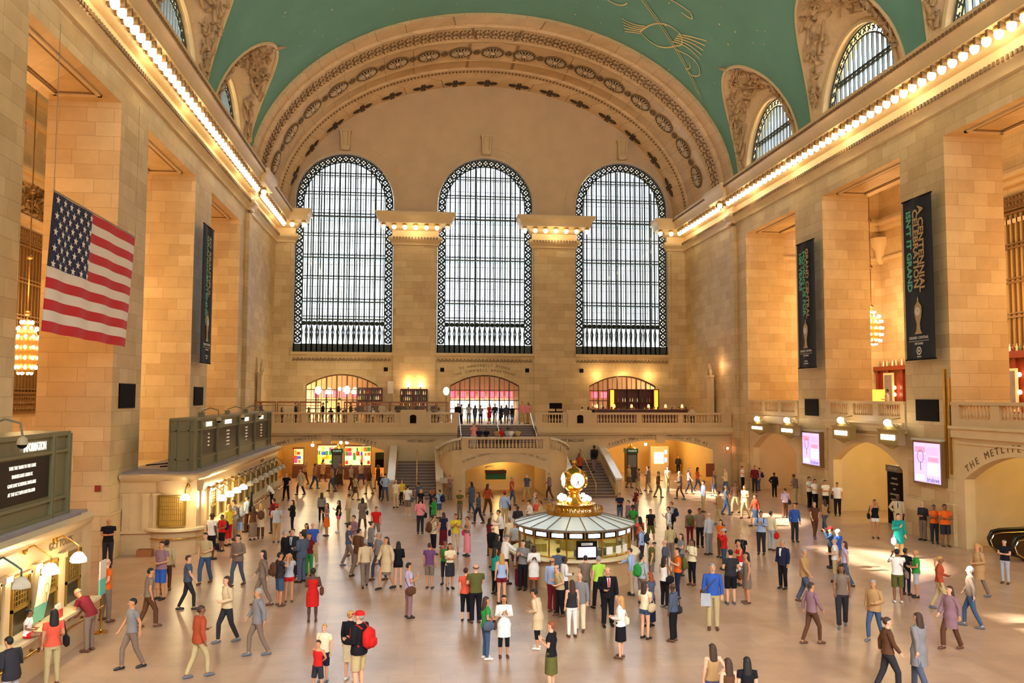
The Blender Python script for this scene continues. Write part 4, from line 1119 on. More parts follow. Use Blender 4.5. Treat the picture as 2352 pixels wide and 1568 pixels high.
# ================================================================== BALCONY DOORS
def emat(name, col, es): return mat(name, col, .5, emit=col, es=es)
M_DOORF = mat('bronze_door_frame', '6b4a2a', .4, metal=.2)
for i, x in enumerate(WX):
    mb = MB(); hw = 3.07
    z2 = lambda u: 7.65 + .95 * (1 - ((u - x) / hw) ** 2)
    y0, y1 = YW + .2, YW + .34
    for k in range(8):
        u = x - hw + 2 * hw * k / 7; mb.box(u - .06, y0, ZB, u + .06, y1, z2(max(x - hw, min(x + hw, u))) + .02)
        if k < 7: uu = u + hw / 7; mb.box(uu - .02, y0 + .03, ZB, uu + .02, y1, z2(uu))
    for z in (5.6, 6.35, 7.25): mb.box(x - hw, y0, z - .04, x + hw, y1, z + .04)
    mb.tube([(x - hw + .05 + 2 * (hw - .05) * t / 16, YW + .27, z2(x - hw + .05 + 2 * (hw - .05) * t / 16) - .05) for t in range(17)], .07, 4)
    d = mb.build('door_%d' % (i + 1), M_DOORF, kind='structure')
    g = MB(); P = [(x - hw, ZB), (x + hw, ZB)] + [(x + hw - 2 * hw * t / 16, z2(x + hw - 2 * hw * t / 16)) for t in range(17)]
    g.add([(u, YW + .27, z) for u, z in P], [tuple(range(len(P)))]); g.build('door_glass', M_GLASS, d)
# street vestibule seen through the doors: red banners and planting
mb = MB(); mb.box(XL, YW + 4.6, 4.4, XR, YW + 4.7, 9.2); mb.build('wall_vestibule', mat('vestibule_wall', 'd9b98a', .6), kind='structure')
mb = MB(); mb.quad((XL, YW + .5, 9.2), (XR, YW + .5, 9.2), (XR, YW + 4.6, 9.2), (XL, YW + 4.6, 9.2)); mb.quad((XL, YW + .5, 4.45), (XR, YW + .5, 4.45), (XR, YW + 4.6, 4.45), (XL, YW + 4.6, 4.45)); mb.build('floor_vestibule', S_SMOOTH, kind='structure')
rr = random.Random(4)
for i, x in enumerate(WX):
    for k in range(7):
        if i != 1 and k > 4: continue
        u = x - 2.6 + k * .87; mb = MB(); mb.box(u - .3, YW + 3.9, 6.55, u + .3, YW + 3.93, 7.2)
        for j in range(6): mb.box(u - .27 + j * .1, YW + 3.88, 6.6, u - .25 + j * .1, YW + 3.9, 7.15, 1)
        tag(mb.build('hanging_banner', [emat('lit_red_banner', 'd8284a', 1.6), emat('lit_pink', 'ffd0d8', 2)]), 'red and pink lit poster behind the glass of the %s balcony door' % ('left', 'centre', 'right')[i], 'poster', 'posters behind the %s balcony door' % ('left', 'centre', 'right')[i])
    if i == 1:
        for k in range(7):
            u = x - 2.6 + k * .87; mb = MB(); mb.box(u - .36, YW + 4.2, 4.6, u + .36, YW + 4.25, 6.3)
            tag(mb.build('street_door', emat('daylit_door', 'f2f4ff', 4.5)), 'bright glass street door beyond the centre balcony arch', 'door', 'bright street doors beyond the centre arch')
# wall sconces on the pier, lamp posts on the left bar terrace
def globe(x, y, z, r, name, label, cat, group=None, post=0, es=30):
    mb = MB()
    if post: mb.lathe((x, y, z - post), [(.14, 0), (.12, .08), (.035, .15), (.03, post - r - .1), (.07, post - r)], 8)
    else: mb.lathe((x, y, z), [(.05, -r - .12), (.1, -r)], 8); mb.box(x - .05, y, z - r - .1, x + .05, y + .3, z - r)
    o = mb.build(name, M_BRASS if not post else M_BARS, label=label, cat=cat, group=group)
    g = MB(); g.ell((x, y, z), (r, r, r * 1.35), 12, 9); g.build('globe', mat('lit_globe', 'fff4dc', .4, emit=(1, .84, .55), es=es), o)
    return o
for px, nm in ((938, 'left of the pair'), (966, 'right of the pair')):
    x, z = onY(px, 885, YW - .4); globe(x, YW - .42, z, .14, 'wall_sconce', 'glowing torch sconce on the pier, %s above the bar shelves' % nm, 'sconce')
for px, py, nm in ((731, 896, 'leftmost'), (797, 895, 'second from the left'), (1025, 898, 'beside the centre door arch')):
    x, z = onY(px, py, 70); globe(x, 70, z, .24, 'lamp_post', 'balcony lamp post with a glowing globe, %s' % nm, 'lamp', None, z - ZB)
for px, py, nm in ((751, 900, 'small globe between the two bar lamp posts'), (811, 900, 'small globe just right of the second bar lamp post'), (780, 893, 'faint small globe nearest the middle of the left bar')):
    x, z = onY(px, py, 72.5); globe(x, 72.5, z, .13, 'bar_lamp', 'glowing ' + nm, 'lamp', None, .9, 18)
# left bar: shelves with bottles, wooden terrace screens
def shelf_unit(x0, x1, y, z0, z1, rows, m, label, nb):
    mb = MB(); mb.box(x0, y + .3, z0, x1, y + .36, z1)
    for r in range(rows + 1): z = z0 + (z1 - z0) * r / rows; mb.box(x0, y, z - .03, x1, y + .34, z + .03)
    n = max(2, int((x1 - x0) / 1.0))
    for k in range(n + 1): u = x0 + (x1 - x0) * k / n; mb.box(u - .04, y - .02, z0, u + .04, y + .34, z1)
    o = mb.build('bar_shelf', m, label=label, cat='shelf')
    return o
bot = MB(); bot.lathe((0, 0, 0), [(.045, 0), (.05, .02), (.05, .2), (.018, .27), (.018, .35)], 7)
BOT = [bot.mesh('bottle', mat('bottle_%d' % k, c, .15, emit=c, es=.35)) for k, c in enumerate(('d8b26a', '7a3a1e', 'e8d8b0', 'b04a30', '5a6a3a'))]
rr = random.Random(8)
def bottles(x0, x1, y, zs, label, group, step=.17):
    for z in zs:
        x = x0 + .1
        while x < x1:
            if rr.random() < .85: o = link('bottle', BOT[rr.randrange(5)], None, (x, y + .12, z + .032)); tag(o, label, 'bottle', group)
            x += step
def shelves(px0, px1, Y, z0, z1, rows, label, bl, bg):
    x0 = onY(px0, 900, Y)[0]; x1 = onY(px1, 900, Y)[0]
    shelf_unit(x0, x1, Y, z0, z1, rows, M_WOOD, label, 0)
    bottles(x0, x1, Y, [z0 + (z1 - z0) * r / rows for r in range(1, rows)], bl, bg)
shelves(920, 982, 73.3, 5.3, 7.3, 4, 'wooden bar shelf of bottles under the two torch sconces', 'small bottle on the bar shelf below the sconces', 'bottles on the shelf below the sconces')
shelves(820, 878, 73.2, 5.3, 7.4, 4, 'wooden bar shelf in front of the right half of the left door arch', 'small bottle on the shelf in front of the left door arch', 'bottles on the shelf at the left door')
mb = MB(); x0 = onY(890, 900, 73.6)[0]; mb.box(x0, 73.7, 6.9, x0 + .5, 73.75, 8.0); mb.build('notice', mat('notice_paper', 'd8c8b8', .8, noise=.1, nscale=20), label='pale menu notice on the wall right of the left door arch', cat='notice')
M_TERR = mat('terrace_wood', '9a5f2c', .45)
for i, (a, b) in enumerate(((584, 634), (636, 686), (688, 738), (790, 842), (843, 895), (896, 948), (950, 1002), (1003, 1030))):
    x0, x1 = onY(a, 940, 64.3)[0], onY(b, 940, 64.3)[0]; x0 = max(x0, XL + .1); mb = MB()
    if x1 < x0 + .2: continue
    mb.box(x0, 64.3, 6.15, x1, 64.38, 6.28); mb.box(x0, 64.3, ZB, x0 + .07, 64.38, 6.2); mb.box(x1 - .07, 64.3, ZB, x1, 64.38, 6.2); mb.box(x0, 64.3, 5.95, x1, 64.36, 6.0)
    o = mb.build('terrace_screen', M_TERR, label='wood-framed glass screen of the left bar terrace', cat='screen', group='glass screens of the left bar terrace')
    g = MB(); g.box(x0 + .07, 64.33, ZB, x1 - .07, 64.35, 5.95); g.build('glass_panel', M_GLASS, o)
# right bar: cabinet with orange lamps, counter with shaded lamps
x0, z1 = onY(1400, 893, 73.0); x1 = onY(1512, 893, 73.0)[0]
mb = MB(); mb.box(x0, 73.0, ZB, x1, 73.5, 4.6); mb.box(x0, 73.4, ZB, x1, 73.5, z1)
for z in (5.4, 6.2, z1 - .05): mb.box(x0, 72.95, z - .04, x1, 73.45, z + .04)
for t in (0, .1, .38, .62, .9, 1): u = x0 + (x1 - x0) * t; mb.box(u - .05, 72.95, ZB, u + .05, 73.45, z1)
cab = mb.build('bar_cabinet', mat('red_mahogany', '5c1f10', .35, noise=.2, nscale=3), label='wide dark red wooden bar cabinet in front of the right door arch', cat='cabinet')
for a, b, nm in ((0, .1, 'left'), (.9, 1, 'right')):
    mb = MB(); mb.box(x0 + (x1 - x0) * a + .06, 72.93, 5.0, x0 + (x1 - x0) * b - .06, 72.96, z1 - .1); mb.build('lit_panel', emat('orange_lamp', 'ff7a1e', 5), cab)
bottles(x0 + .7, x1 - .7, 73.05, [5.44, 6.24], 'dark bottle on the red bar cabinet at the right door arch', 'bottles in the red bar cabinet', .22)
mb = MB(); a, b = onY(1370, 940, 66.5)[0], onY(1580, 940, 66.5)[0]; mb.box(a, 66.5, ZB, b, 67.2, 5.62); mb.box(a - .05, 66.4, 5.62, b + .05, 67.25, 5.7)
mb.build('bar_counter', M_WOOD, label='long wooden counter of the right bar behind the balustrade', cat='counter')
for i, px in enumerate((1371, 1411, 1451, 1490, 1529, 1567)):
    u = onY(px, 936, 66.7)[0]; mb = MB(); mb.lathe((u, 66.75, 5.7), [(.06, 0), (.02, .03), (.02, .14)], 8)
    o = mb.build('table_lamp', M_BRASS, label='small glowing red table lamp on the right bar counter', cat='lamp', group='table lamps on the right bar counter')
    g = MB(); g.lathe((u, 66.75, 5.84), [(.1, 0), (.07, .24)], 10); g.build('lamp_shade', mat('red_glow', 'ff6a20', .5, emit=(1, .28, .05), es=12), o)
u, z = onY(1277, 935, 65); mb = MB(); mb.box(u - .55, 65, ZB, u + .55, 65.5, 5.55); mb.box(u - .5, 65.1, 5.75, u + .5, 65.15, 6.2); mb.box(u - .05, 65.1, 5.5, u + .05, 65.15, 5.8)
mb.build('host_stand', M_BLACK, label='host desk with a dark monitor left of the right bar', cat='desk')
# small uplight and side doors in the balcony corners
for px, py, sd in ((596, 860, -1), (1635, 880, 1)):
    X = XL + .2 if sd < 0 else XR - .2; y_, z_ = onX(px, py, X); y_ = min(y_, 72)
    mb = MB(); mb.box(min(X, X - sd * .25), y_ - .5, ZB, max(X, X - sd * .25), y_ + .5, 8.3); mb.box(min(X, X - sd * .35), y_ - .6, 8.3, max(X, X - sd * .35), y_ + .6, 8.5)
    for k in range(5): mb.ell((X - sd * .2, y_ - .3 + .15 * k, 8.7 + .5 * sin(pi * k / 4)), (.14, .16, .3), 8, 5)
    mb.build('door_surround', S_SMOOTH, label='carved stone door surround at the %s end of the balcony' % ('left' if sd < 0 else 'right'), cat='door surround')
# ================================================================== SHOPS AND KIOSKS UNDER THE BALCONY
mb = MB()
for c in AX:
    for sd in (-1, 1): mb.quad((c + sd * 4.8, YB + .7, 0), (c + sd * 4.8, 76, 0), (c + sd * 4.8, 76, 4.1), (c + sd * 4.8, YB + .7, 4.1))
    mb.quad((c - 4.8, 73.9, 0), (c + 4.8, 73.9, 0), (c + 4.8, 73.9, 4.1), (c - 4.8, 73.9, 4.1))
mb.build('wall_passage', mat('passage_wall', 'd9b060', .5, noise=.1, nscale=1.5), kind='structure')
rr = random.Random(21)
def stall(px0, px1, py0, Y, nm, dense=9):
    x0, zt_ = onY(px0, py0, Y); x1 = onY(px1, py0, Y)[0]; mb = MB()
    mb.box(x0, Y, 0, x1, Y + .7, 1.0); mb.box(x0, Y + .6, 1.0, x1, Y + .7, zt_); mb.box(x0, Y - .1, zt_ - .1, x1, Y + .7, zt_)
    o = mb.build('market_stall', M_WOOD, label='market stall hung with coloured goods, ' + nm, cat='stall')
    mb = MB(); mb.box(x0 + .05, Y + .55, 1.1, x1 - .05, Y + .6, zt_ - .12); mb.build('lit_backboard', emat('stall_light', 'ffd890', 1.3), o)
    cols = ['d8342a', 'f2a52a', '3a8a3a', 'e8e02a', 'c43a8a', '2a5ac0', 'f0e8e0', 'e86a2a']
    n = int((x1 - x0) / .3)
    for i in range(n):
        for j in range(int((zt_ - 1.2) / .34)):
            if rr.random() < .08: continue
            g = MB(); u = x0 + .18 + i * .3; z = 1.2 + j * .34; w = rr.uniform(.07, .17); h = rr.uniform(.1, .2); u += rr.uniform(-.05, .05)
            g.rings([[(u + w * q * cos(2 * pi * k / 8), Y + .35 + .1 * q * sin(2 * pi * k / 8), z + t * h * 2) for k in range(8)] for q, t in ((.9, 0), (1, .1), (1, .85), (.6, 1))])
            k_ = rr.randrange(8); g.build('merchandise', mat('goods_%d' % k_, cols[k_], .5, emit=cols[k_], es=.8), o)  # goods glow of themselves: stall brightness put into their colour
    return o
stall(728, 778, 1020, 70, 'left of the kiosk under the left arch'); stall(790, 852, 1022, 69, 'right of the kiosk under the left arch'); stall(672, 696, 1028, 70.5, 'small one at the far left of the left arch')
mb = MB(); a, b = onY(862, 1050, 66.5)[0], onY(893, 1050, 66.5)[0]; mb.box(a, 66.5, 0, b, 67.1, 1.15); mb.box(a, 66.45, 1.15, b, 67.15, 1.75, 1); mb.box(a, 66.45, 1.8, b, 67.15, 2.3, 2)
mb.build('sales_counter', [mat('lit_orange_front', 'e8a040', .5, emit='e88a30', es=.8), M_BLACK, mat('dark_green', '1e3a26', .6)], label='glowing orange fronted counter at the right end of the left arch', cat='counter')
for px, py, Y, es_ in ((718, 1022, 66, 30), (783, 1016, 65.4, 40), (797, 1016, 65.4, 40), (1483, 1020, 65, 40)):
    x, z = onY(px, py, Y); mb = MB(); mb.lathe((x, Y, z), [(.02, .3), (.05, .12), (.1, .05)], 8)
    o = mb.build('ceiling_lamp', M_BRASS, label={718: 'hanging passage lamp left of the market stalls', 783: 'left of the twin passage lamps over the stalls', 797: 'right of the twin passage lamps over the stalls', 1483: 'hanging passage lamp under the ticket machines arch'}[px], cat='lamp')
    g = MB(); g.ell((x, Y, z), (.12, .12, .12), 10, 7); g.build('bulb', mat('passage_bulb', 'fff0d0', .4, emit=(1, .8, .45), es=es_), o)
def kiosk(px0, px1, py, Y, nm):
    x0, z = onY(px0, py, Y); x1 = onY(px1, py, Y)[0]; mb = MB(); w = x1 - x0
    mb.box(x0, Y, 0, x1, Y + w, z - .35); mb.box(x0 - .05, Y - .05, z - .35, x1 + .05, Y + w + .05, z, 1)
    o = mb.build('information_kiosk', [mat('kiosk_bronze', '2e2416', .4), mat('kiosk_green', '1f5a3a', .5)], label='dark free-standing kiosk with a green top, ' + nm, cat='kiosk')
    mb = MB(); mb.box(x0 + .1 * w, Y - .03, z * .45, x1 - .1 * w, Y, z - .5); mb.build('display_panel', mat('kiosk_panel', '4a4438', .4, emit='6a6450', es=.3), o)
    mb = MB(); put_text(mb, 'TICKETS', ((x0 + x1) / 2, Y - .07, z - .18), (1, 0, 0), (0, 0, 1), .22 * w, .01); mb.build('lettering', emat('kiosk_letters', 'd8e8c8', .8), o)
    mb = MB(); mb.rings([[(x0 + w / 2 + q * w * cos(2 * pi * k / 10), Y + w / 2 + q * w * sin(2 * pi * k / 10), z + h) for k in range(10)] for q, h in ((.5, 0), (.35, .12), (.12, .18), (.05, .35))]); mb.build('finial', M_BRASS, o)
kiosk(762, 786, 1030, 65.2, 'under the left balcony arch'); kiosk(1440, 1464, 1030, 65.2, 'under the right balcony arch')
x0, z1 = onY(1502, 1038, 72); x1 = onY(1524, 1038, 72)[0]; mb = MB(); mb.box(x0 - .3, 72, 0, x1 + .45, 72.6, z1 + .5); o = mb.build('ticket_machine_bay', mat('bay_cream', 'd8c090', .5), label='cream bay with a glowing window under the right arch', cat='ticket bay')
mb = MB(); mb.box(x0, 71.97, .9, x1, 72, z1); mb.build('lit_window', emat('bay_glow', 'fff0a0', 2.4), o)
mb = MB()
for z in (1.0, 1.7): mb.box(x1 + .08, 71.95, z, x1 + .3, 71.98, z + .4)
mb.build('screen', emat('bay_screen', '9ab8e8', 1.2), o)
x, z = onY(1631, 1068, YB - .02); panel('wall_hatch', x - .33, YB - .06, z - .55 - .33, x + .33, YB - .0, z + .33 - .2, mat('rust_brown', '8a4820', .6), 'rust brown panel on the wall at the right end under the balcony', 'panel')
x, z = onY(1670, 1029, YB - .1); mb = MB(); mb.lathe((x, YB - .05, z), [(.1, -.1), (.12, 0), (.1, .1)], 8); o = mb.build('signal_light', M_BLACK, label='small glowing red-orange light on the wall at the right corner', cat='light')
g = MB(); g.ell((x, YB - .16, z), (.1, .06, .1), 8, 6); g.build('lens', mat('red_signal', 'ff6030', .4, emit=(1, .3, .12), es=30), o)
x, z = onY(1139, 1090, 60.2); mb = MB(); mb.box(x - .72, 60.2, z - .33, x + .72, 60.7, z + .25); mb.box(x - .75, 60.1, z + .1, x + .75, 60.8, z + .3, 1); mb.rings([[(x - .75 + 1.5 * t, yy, z + .3 + .3 * sin(pi * t) * (1 - t) + .2 * (1 - t)) for yy in (60.1, 60.8)] for t in [i / 8 for i in range(9)]], 1, False, False, False)
mb.build('green_trunk', [mat('trunk_green', '2f6a34', .6), mat('trunk_wood', '5a3214', .6)], label='green box with a brown lid hung under the centre arch', cat='box')
# ================================================================== TICKET OFFICES (left)
M_LEDGE = mat('ledge_marble', 'ddc9a0', .25, noise=.1, nscale=3)
M_GRIL = mat('brass_grille', '9a7a3a', .35, metal=.5)
XF = -9.25
def ticket_office(y0, y1, label, near_bay=True, far_bay=False):
    mb = MB(); mb.box(XL - .4, y0, 0, XF, y1, 3.2); root = mb.build('ticket_office', S_MARB, label=label, cat='ticket office')
    mb = MB(); pr = [(0, 2.55), (.03, 2.6), (.03, 3.0), (.12, 3.04), (.3, 3.2), (.32, 3.32), (0, 3.36)]
    if near_bay: sweep_path(mb, pr, [(XL + .05, y0), (XF - 1.1, y0)] + [(XF - 1.1 + 1.1 * sin(a), y0 - .0 + 1.1 * (1 - cos(a)) - .35 * sin(2 * a)) for a in (.2, .5, .8, 1.1, 1.4, 1.57)] + [(XF, y1)], -1)
    else: sweep_path(mb, pr, [(XF, y0), (XF, y1 - .8), (XF - .25, y1 - .2), (XF - .8, y1), (XL + .05, y1)], -1)
    mb.build('cornice', S_MARB, root)
    mb = MB(); mb.box(XL - .3, y0 + .1, 3.3, XF - .1, y1 - .1, 3.42); mb.build('roof', mat('dusty_roof', '8c7f7a', .8, noise=.25, nscale=2), root)
    return root
def office_front(root, ys, pitch, lamps_at=None):
    for y in ys:
        pl = MB(); pl.box(XF - .02, y - pitch / 2 - .13, .95, XF + .1, y - pitch / 2 + .13, 2.5); pl.box(XF - .02, y - pitch / 2 - .17, 2.42, XF + .14, y - pitch / 2 + .17, 2.56); pl.build('pilaster', S_MARB, root)
    for y in ys:
        mb = MB(); mb.box(XF - .01, y - .42, 1.1, XF + .03, y + .42, 2.42); w = mb.build('ticket_window', mat('window_dark', '2e2214', .3), root)
        mb = MB()
        for k in range(7): mb.box(XF + .03, y - .42 + .14 * k - .012, 1.75, XF + .06, y - .42 + .14 * k + .012, 2.4)
        for k in range(6): mb.box(XF + .03, y - .42, 1.75 + .12 * k, XF + .055, y + .42, 1.77 + .12 * k)
        mb.box(XF + .02, y - .48, 1.05, XF + .09, y - .42, 2.46); mb.box(XF + .02, y + .42, 1.05, XF + .09, y + .48, 2.46); mb.box(XF + .02, y - .48, 2.4, XF + .09, y + .48, 2.48); mb.box(XF + .02, y - .48, 1.66, XF + .09, y + .48, 1.74)
        mb.build('window_grille', M_GRIL, w)
    a, b = min(ys) - pitch / 2, max(ys) + pitch / 2
    mb = MB(); mb.box(XF, a, 1.02, XF + .55, b, 1.1); mb.build('counter_ledge', M_LEDGE, root)
    mb = MB(); mb.box(XF, a, 0, XF + .3, b, 1.02); mb.build('counter_base', S_MARB, root)
    mb = MB(); mb.tube([(XF + .6, a, .8), (XF + .6, b, .8)], .035, 8)
    for y in ys: mb.tube([(XF + .3, y, .7), (XF + .5, y, .68), (XF + .6, y, .8)], .03, 6)
    mb.build('rail', M_BRASS, root)
offA = ticket_office(10, 25.6, 'near marble ticket office at the lower left under the first display board', False)
offB = ticket_office(37.2, 57.9, 'far marble ticket office with the long row of windows under the second display board')
office_front(offA, [24.2 - 1.5 * k for k in range(6)], 1.5); office_front(offB, [39.9 + 1.55 * k for k in range(12)], 1.55)
mb = MB(); put_text(mb, 'GCT TOURS', (XF + .05, 23.4, 2.8), (0, 1, 0), (0, 0, 1), .26, .01); mb.build('inscription', M_INS, offA)
mb = MB(); put_text(mb, 'TICKETS', (XF + .05, 52.0, 2.8), (0, 1, 0), (0, 0, 1), .26, .01); mb.build('inscription', M_INS, offB)
# corner bay of the far office with one grilled window and round counter
mb = MB(); bc = (XF - .95, 37.95); N = 14
def bayp(r, a0=-2.9, a1=-.1): return [(bc[0] + r * cos(a0 + (a1 - a0) * i / N), bc[1] + r * sin(a0 + (a1 - a0) * i / N)) for i in range(N + 1)]
for r, z0_, z1_ in ((1.15, 0, .98), (1.0, .98, 2.6), (1.05, 2.6, 3.1)):
    P = bayp(r); mb.rings([[(x, y, z0_), (x, y, z1_)] for x, y in P], 0, True, False, False)
    mb.add([(x, y, z1_) for x, y in P] + [(bc[0], bc[1], z1_)], [(i, i + 1, N + 1) for i in range(N)])
mb.build('corner_bay', S_MARB, offB)
mb = MB(); P = bayp(1.42, -2.5, -.35); Q = bayp(1.0, -2.5, -.35)
mb.rings([[(p[0], p[1], 1.02), (p[0], p[1], 1.12), (q[0], q[1], 1.12), (q[0], q[1], 1.02)] for p, q in zip(P, Q)]); mb.build('round_counter', M_LEDGE, offB)
mb = MB(); P = bayp(1.35, -2.2, -.5); mb.tube([(x, y, .72) for x, y in P], .03, 8); mb.build('curved_rail', M_BRASS, offB)
wa0, wa1 = -2.15, -1.05
P = bayp(1.02, wa0, wa1); mb = MB(); mb.rings([[(x, y, 1.2), (x, y, 2.45)] for x, y in P], 0, True, False, False)
w = mb.build('ticket_window', mat('window_glow', '7a5a28', .3, emit='d8a040', es=.5), offB)
mb = MB(); P = bayp(1.05, wa0, wa1)
for i, (x, y) in enumerate(P): mb.tube([(x, y, 1.2), (x, y, 2.45)], .018 if i not in (0, N) else .05, 5)
for z in (1.2, 1.45, 1.7, 1.9, 2.05, 2.2, 2.45): mb.tube([(x, y, z) for x, y in P], .016 if 1.2 < z < 2.45 else .05, 5)
mb.build('window_grille', M_GRIL, w)
mb = MB()
for x in (-12.1, -11.3, -10.85, -10.4): mb.box(x - .13, 37.1, 1.0, x + .13, 37.22, 2.5); mb.box(x - .17, 37.07, 2.42, x + .17, 37.22, 2.56)
mb.box(XL, 37.05, .9, -10.1, 37.2, 1.0); mb.build('end_pilaster', S_MARB, offB)
# ---- bracket lamps over the windows
M_MILK = mat('milk_glass_lit', 'fff6dc', .3, emit=(1, .86, .5), es=22); M_MILK0 = mat('milk_glass_unlit', 'b8ae98', .3)
def bracket_lamp(x, y, z, dx, dy, lit, label, group=None):
    """wall at (x, y); lamp hangs dx, dy out from it"""
    mb = MB(); mb.tube([(x, y, z + .5), (x + dx * .4, y + dy * .4, z + .62), (x + dx * .8, y + dy * .8, z + .45), (x + dx, y + dy, z + .35), (x + dx, y + dy, z + .2)], .022, 6); mb.ell((x + dx * .1, y + dy * .1, z + .5), (.06, .06, .1), 8, 5)
    o = mb.build('bracket_lamp', M_BRASS if lit else M_BARS, label=label, cat='lamp', group=group)
    g = MB(); g.lathe((x + dx, y + dy, z), [(.04, .2), (.12, .16), (.2, .05), (.21, -.04), (.17, -.06)], 6, sm=False); g.build('lamp_shade', M_MILK if lit else M_MILK0, o)
    return o
LB = []
for i, (px, py) in enumerate(((180, 1285), (116, 1312), (48, 1345))):
    y, z = onX(px, py, XF + .65); bracket_lamp(XF, y, z, .65, 0, i < 2, ['lit bracket lamp over the near office window closest to its corner', 'lit bracket lamp over the near office poster', 'unlit lantern lamp at the far left of the near office'][i])
    if i < 2: LB.append((XF + .65, y, z))
for k in range(12):
    y = 39.15 + 1.55 * k; lit = k < 4
    bracket_lamp(XF, y, 2.05, .6, 0, lit, ('lit bracket lamp in the row of four on the far ticket office' if lit else 'unlit bracket lamp further along the far ticket office'), 'lit lamps on the far ticket office' if lit else 'unlit lamps on the far ticket office')
    if lit: LB.append((XF + .6, y, 2.05))
x, z = onY(425, 1145, 36.4); bracket_lamp(x, 36.95, z, 0, -.55, True, 'lit lamp over the round corner window of the far ticket office'); LB.append((x, 36.3, z))
# ---- display boards on the roofs
M_BOARD = mat('board_olive', '6f6848', .5, metal=.1); M_FLAP = mat('board_flap', '1c1612', .4, spec=.3)
M_LET = mat('lit_letters', 'fff2d8', .5, emit=(1, .92, .72), es=1.2); M_LET2 = mat('dim_letters', 'c8b890', .5, emit=(1, .85, .55), es=.35)
def board(y0, y1, bays, label, texts, heads, big=False, hx=-9.55):
    xb = hx - 1.1; z0, z1 = 3.42, 5.62; mb = MB()
    mb.box(xb, y0, z0 + .1, hx - .08, y1, z1 - .05)
    for z, w in ((z0, .1), (z0 + .45, .08), (z1 - .5, .08), (z1 - .06, .12)): mb.box(xb - .03, y0 - .04, z, hx, y1 + .04, z + w)
    root = mb.build('departure_board', M_BOARD, label=label, cat='display board')
    fm = MB(); n = len(bays)
    for b in bays + [y0, y1]:
        pm = MB()
        for o_ in (-.06, .06): pm.box(hx - .08, b + o_ - .03, z0, hx + .03, b + o_ + .03, z1)
        pm.box(hx - .07, b - .08, z1 - .1, hx, b + .08, z1); pm.build('frame_post', M_BOARD, root)
    for x in (xb, xb + .28, hx - .3, hx - .04): fm.box(x - .03, y0 - .06, z0, x + .03, y0, z1)
    for z in (z0 + .45, z1 - .5): fm.box(xb, y0 - .06, z, hx, y0, z + .07)
    fm.build('board_frame', M_BOARD, root)
    for i in range(n - 1):
        a, b = bays[i] + .15, bays[i + 1] - .15
        mb = MB(); mb.box(hx - .1, a, z0 + .6, hx - .05, b, z1 - .55); p = mb.build('flap_display', M_FLAP, root)
        mb = MB(); zz = z1 - .72; lines = texts[i] if i < len(texts) else texts[-1]; st = .18 if big else .15
        for ln in lines:
            if zz < z0 + .7: break
            put_text(mb, ln, (hx - .045, (a + b) / 2, zz), (0, 1, 0), (0, 0, 1), st * .68, .006, .8); zz -= st * 1.15
        mb.build('lettering', M_LET if big else M_LET2, p)
        mb = MB(); put_text(mb, heads[i % len(heads)], (hx - .04, (a + b) / 2 + (.62 if big else 0), z1 - .27), (0, 1, 0), (0, 0, 1), .3, .01, .62, bold=.006); mb.build('heading', M_LET, root)
    return root
bA = board(14.2, 24.6, [14.3, 17.4, 20.3, 23.6], 'near display board with yellow white letters above the near ticket office',
      [['HARLEM LINE'], ['NEW HAVEN'], ['TAKE THE TRAIN TO THE GAME', 'YANKEES-EAST-153RD ST.', 'GAME DAY SCHEDULE AVAILABLE', 'AT THE GCT INFO BOOTH AND', 'AT MTA.INFO/MNR']], ['TRAINS', 'ARRIVALS', 'INFORMATION'], True)
mb = MB(); mb.box(-9.6, 17.7, 5.2, -9.54, 20.1, 5.45); mb.build('red_sign_strip', mat('red_sign', 'b81a18', .5), bA)
bB = board(38.0, 56.8, [38.9, 42.0, 46.9, 51.3, 56.0], 'far display board with four flap panels above the far ticket office',
      [['TRACK', 'STATION', 'HARLEM', 'WASSAIC'], ['12.07 STAMFORD 24', '12.10 HARRISON', '12.20 BRONXVILLE', '12.25 WHITE PLAINS', '12.35 NEW HAVEN'], ['12.45 CROTON 18', '12.50 BEACON', '1.02 KATONAH', '1.05 GREENWICH', '1.15 RYE'], ['1.20 BREWSTER', '1.24 OSSINING', '1.30 TARRYTOWN', '1.35 YONKERS', '1.40 FORDHAM']],
      ['DEPARTURES', 'NEW HAVEN LINE', 'HARLEM LINE', 'HUDSON LINE'])
# camera domes with goosenecks on the boards
def dome(y, label, hx=-9.5, s=1):
    mb = MB(); mb.tube([(hx - .5, y, 5.6), (hx - .5, y, 5.95 * 1), (hx - .1, y, 6.1), (hx + .25, y, 6.0), (hx + .3, y, 5.7)], .028, 7); mb.box(hx - .62, y - .12, 5.6, hx - .38, y + .12, 5.9)
    o = mb.build('camera_arm', M_BOARD, label=label, cat='security camera'); g = MB(); g.lathe((hx + .3, y, 5.5), [(.03, .2), (.1, .15), (.13, 0)], 12); g.build('housing', mat('dome_tan', '9a8a6a', .5), o); g = MB(); g.ell((hx + .3, y, 5.5), (.11, .11, .1), 12, 7); g.build('lens', M_BLACK, o)
dome(onX(60, 1050, -9.1)[0], 'dome camera on a curved arm over the near display board')
for px, nm in ((508, 'nearest'), (562, 'middle'), (600, 'farthest')): dome(onX(px, 970, -9.1)[0], 'dome camera on a curved arm over the far display board, the %s of three' % nm)
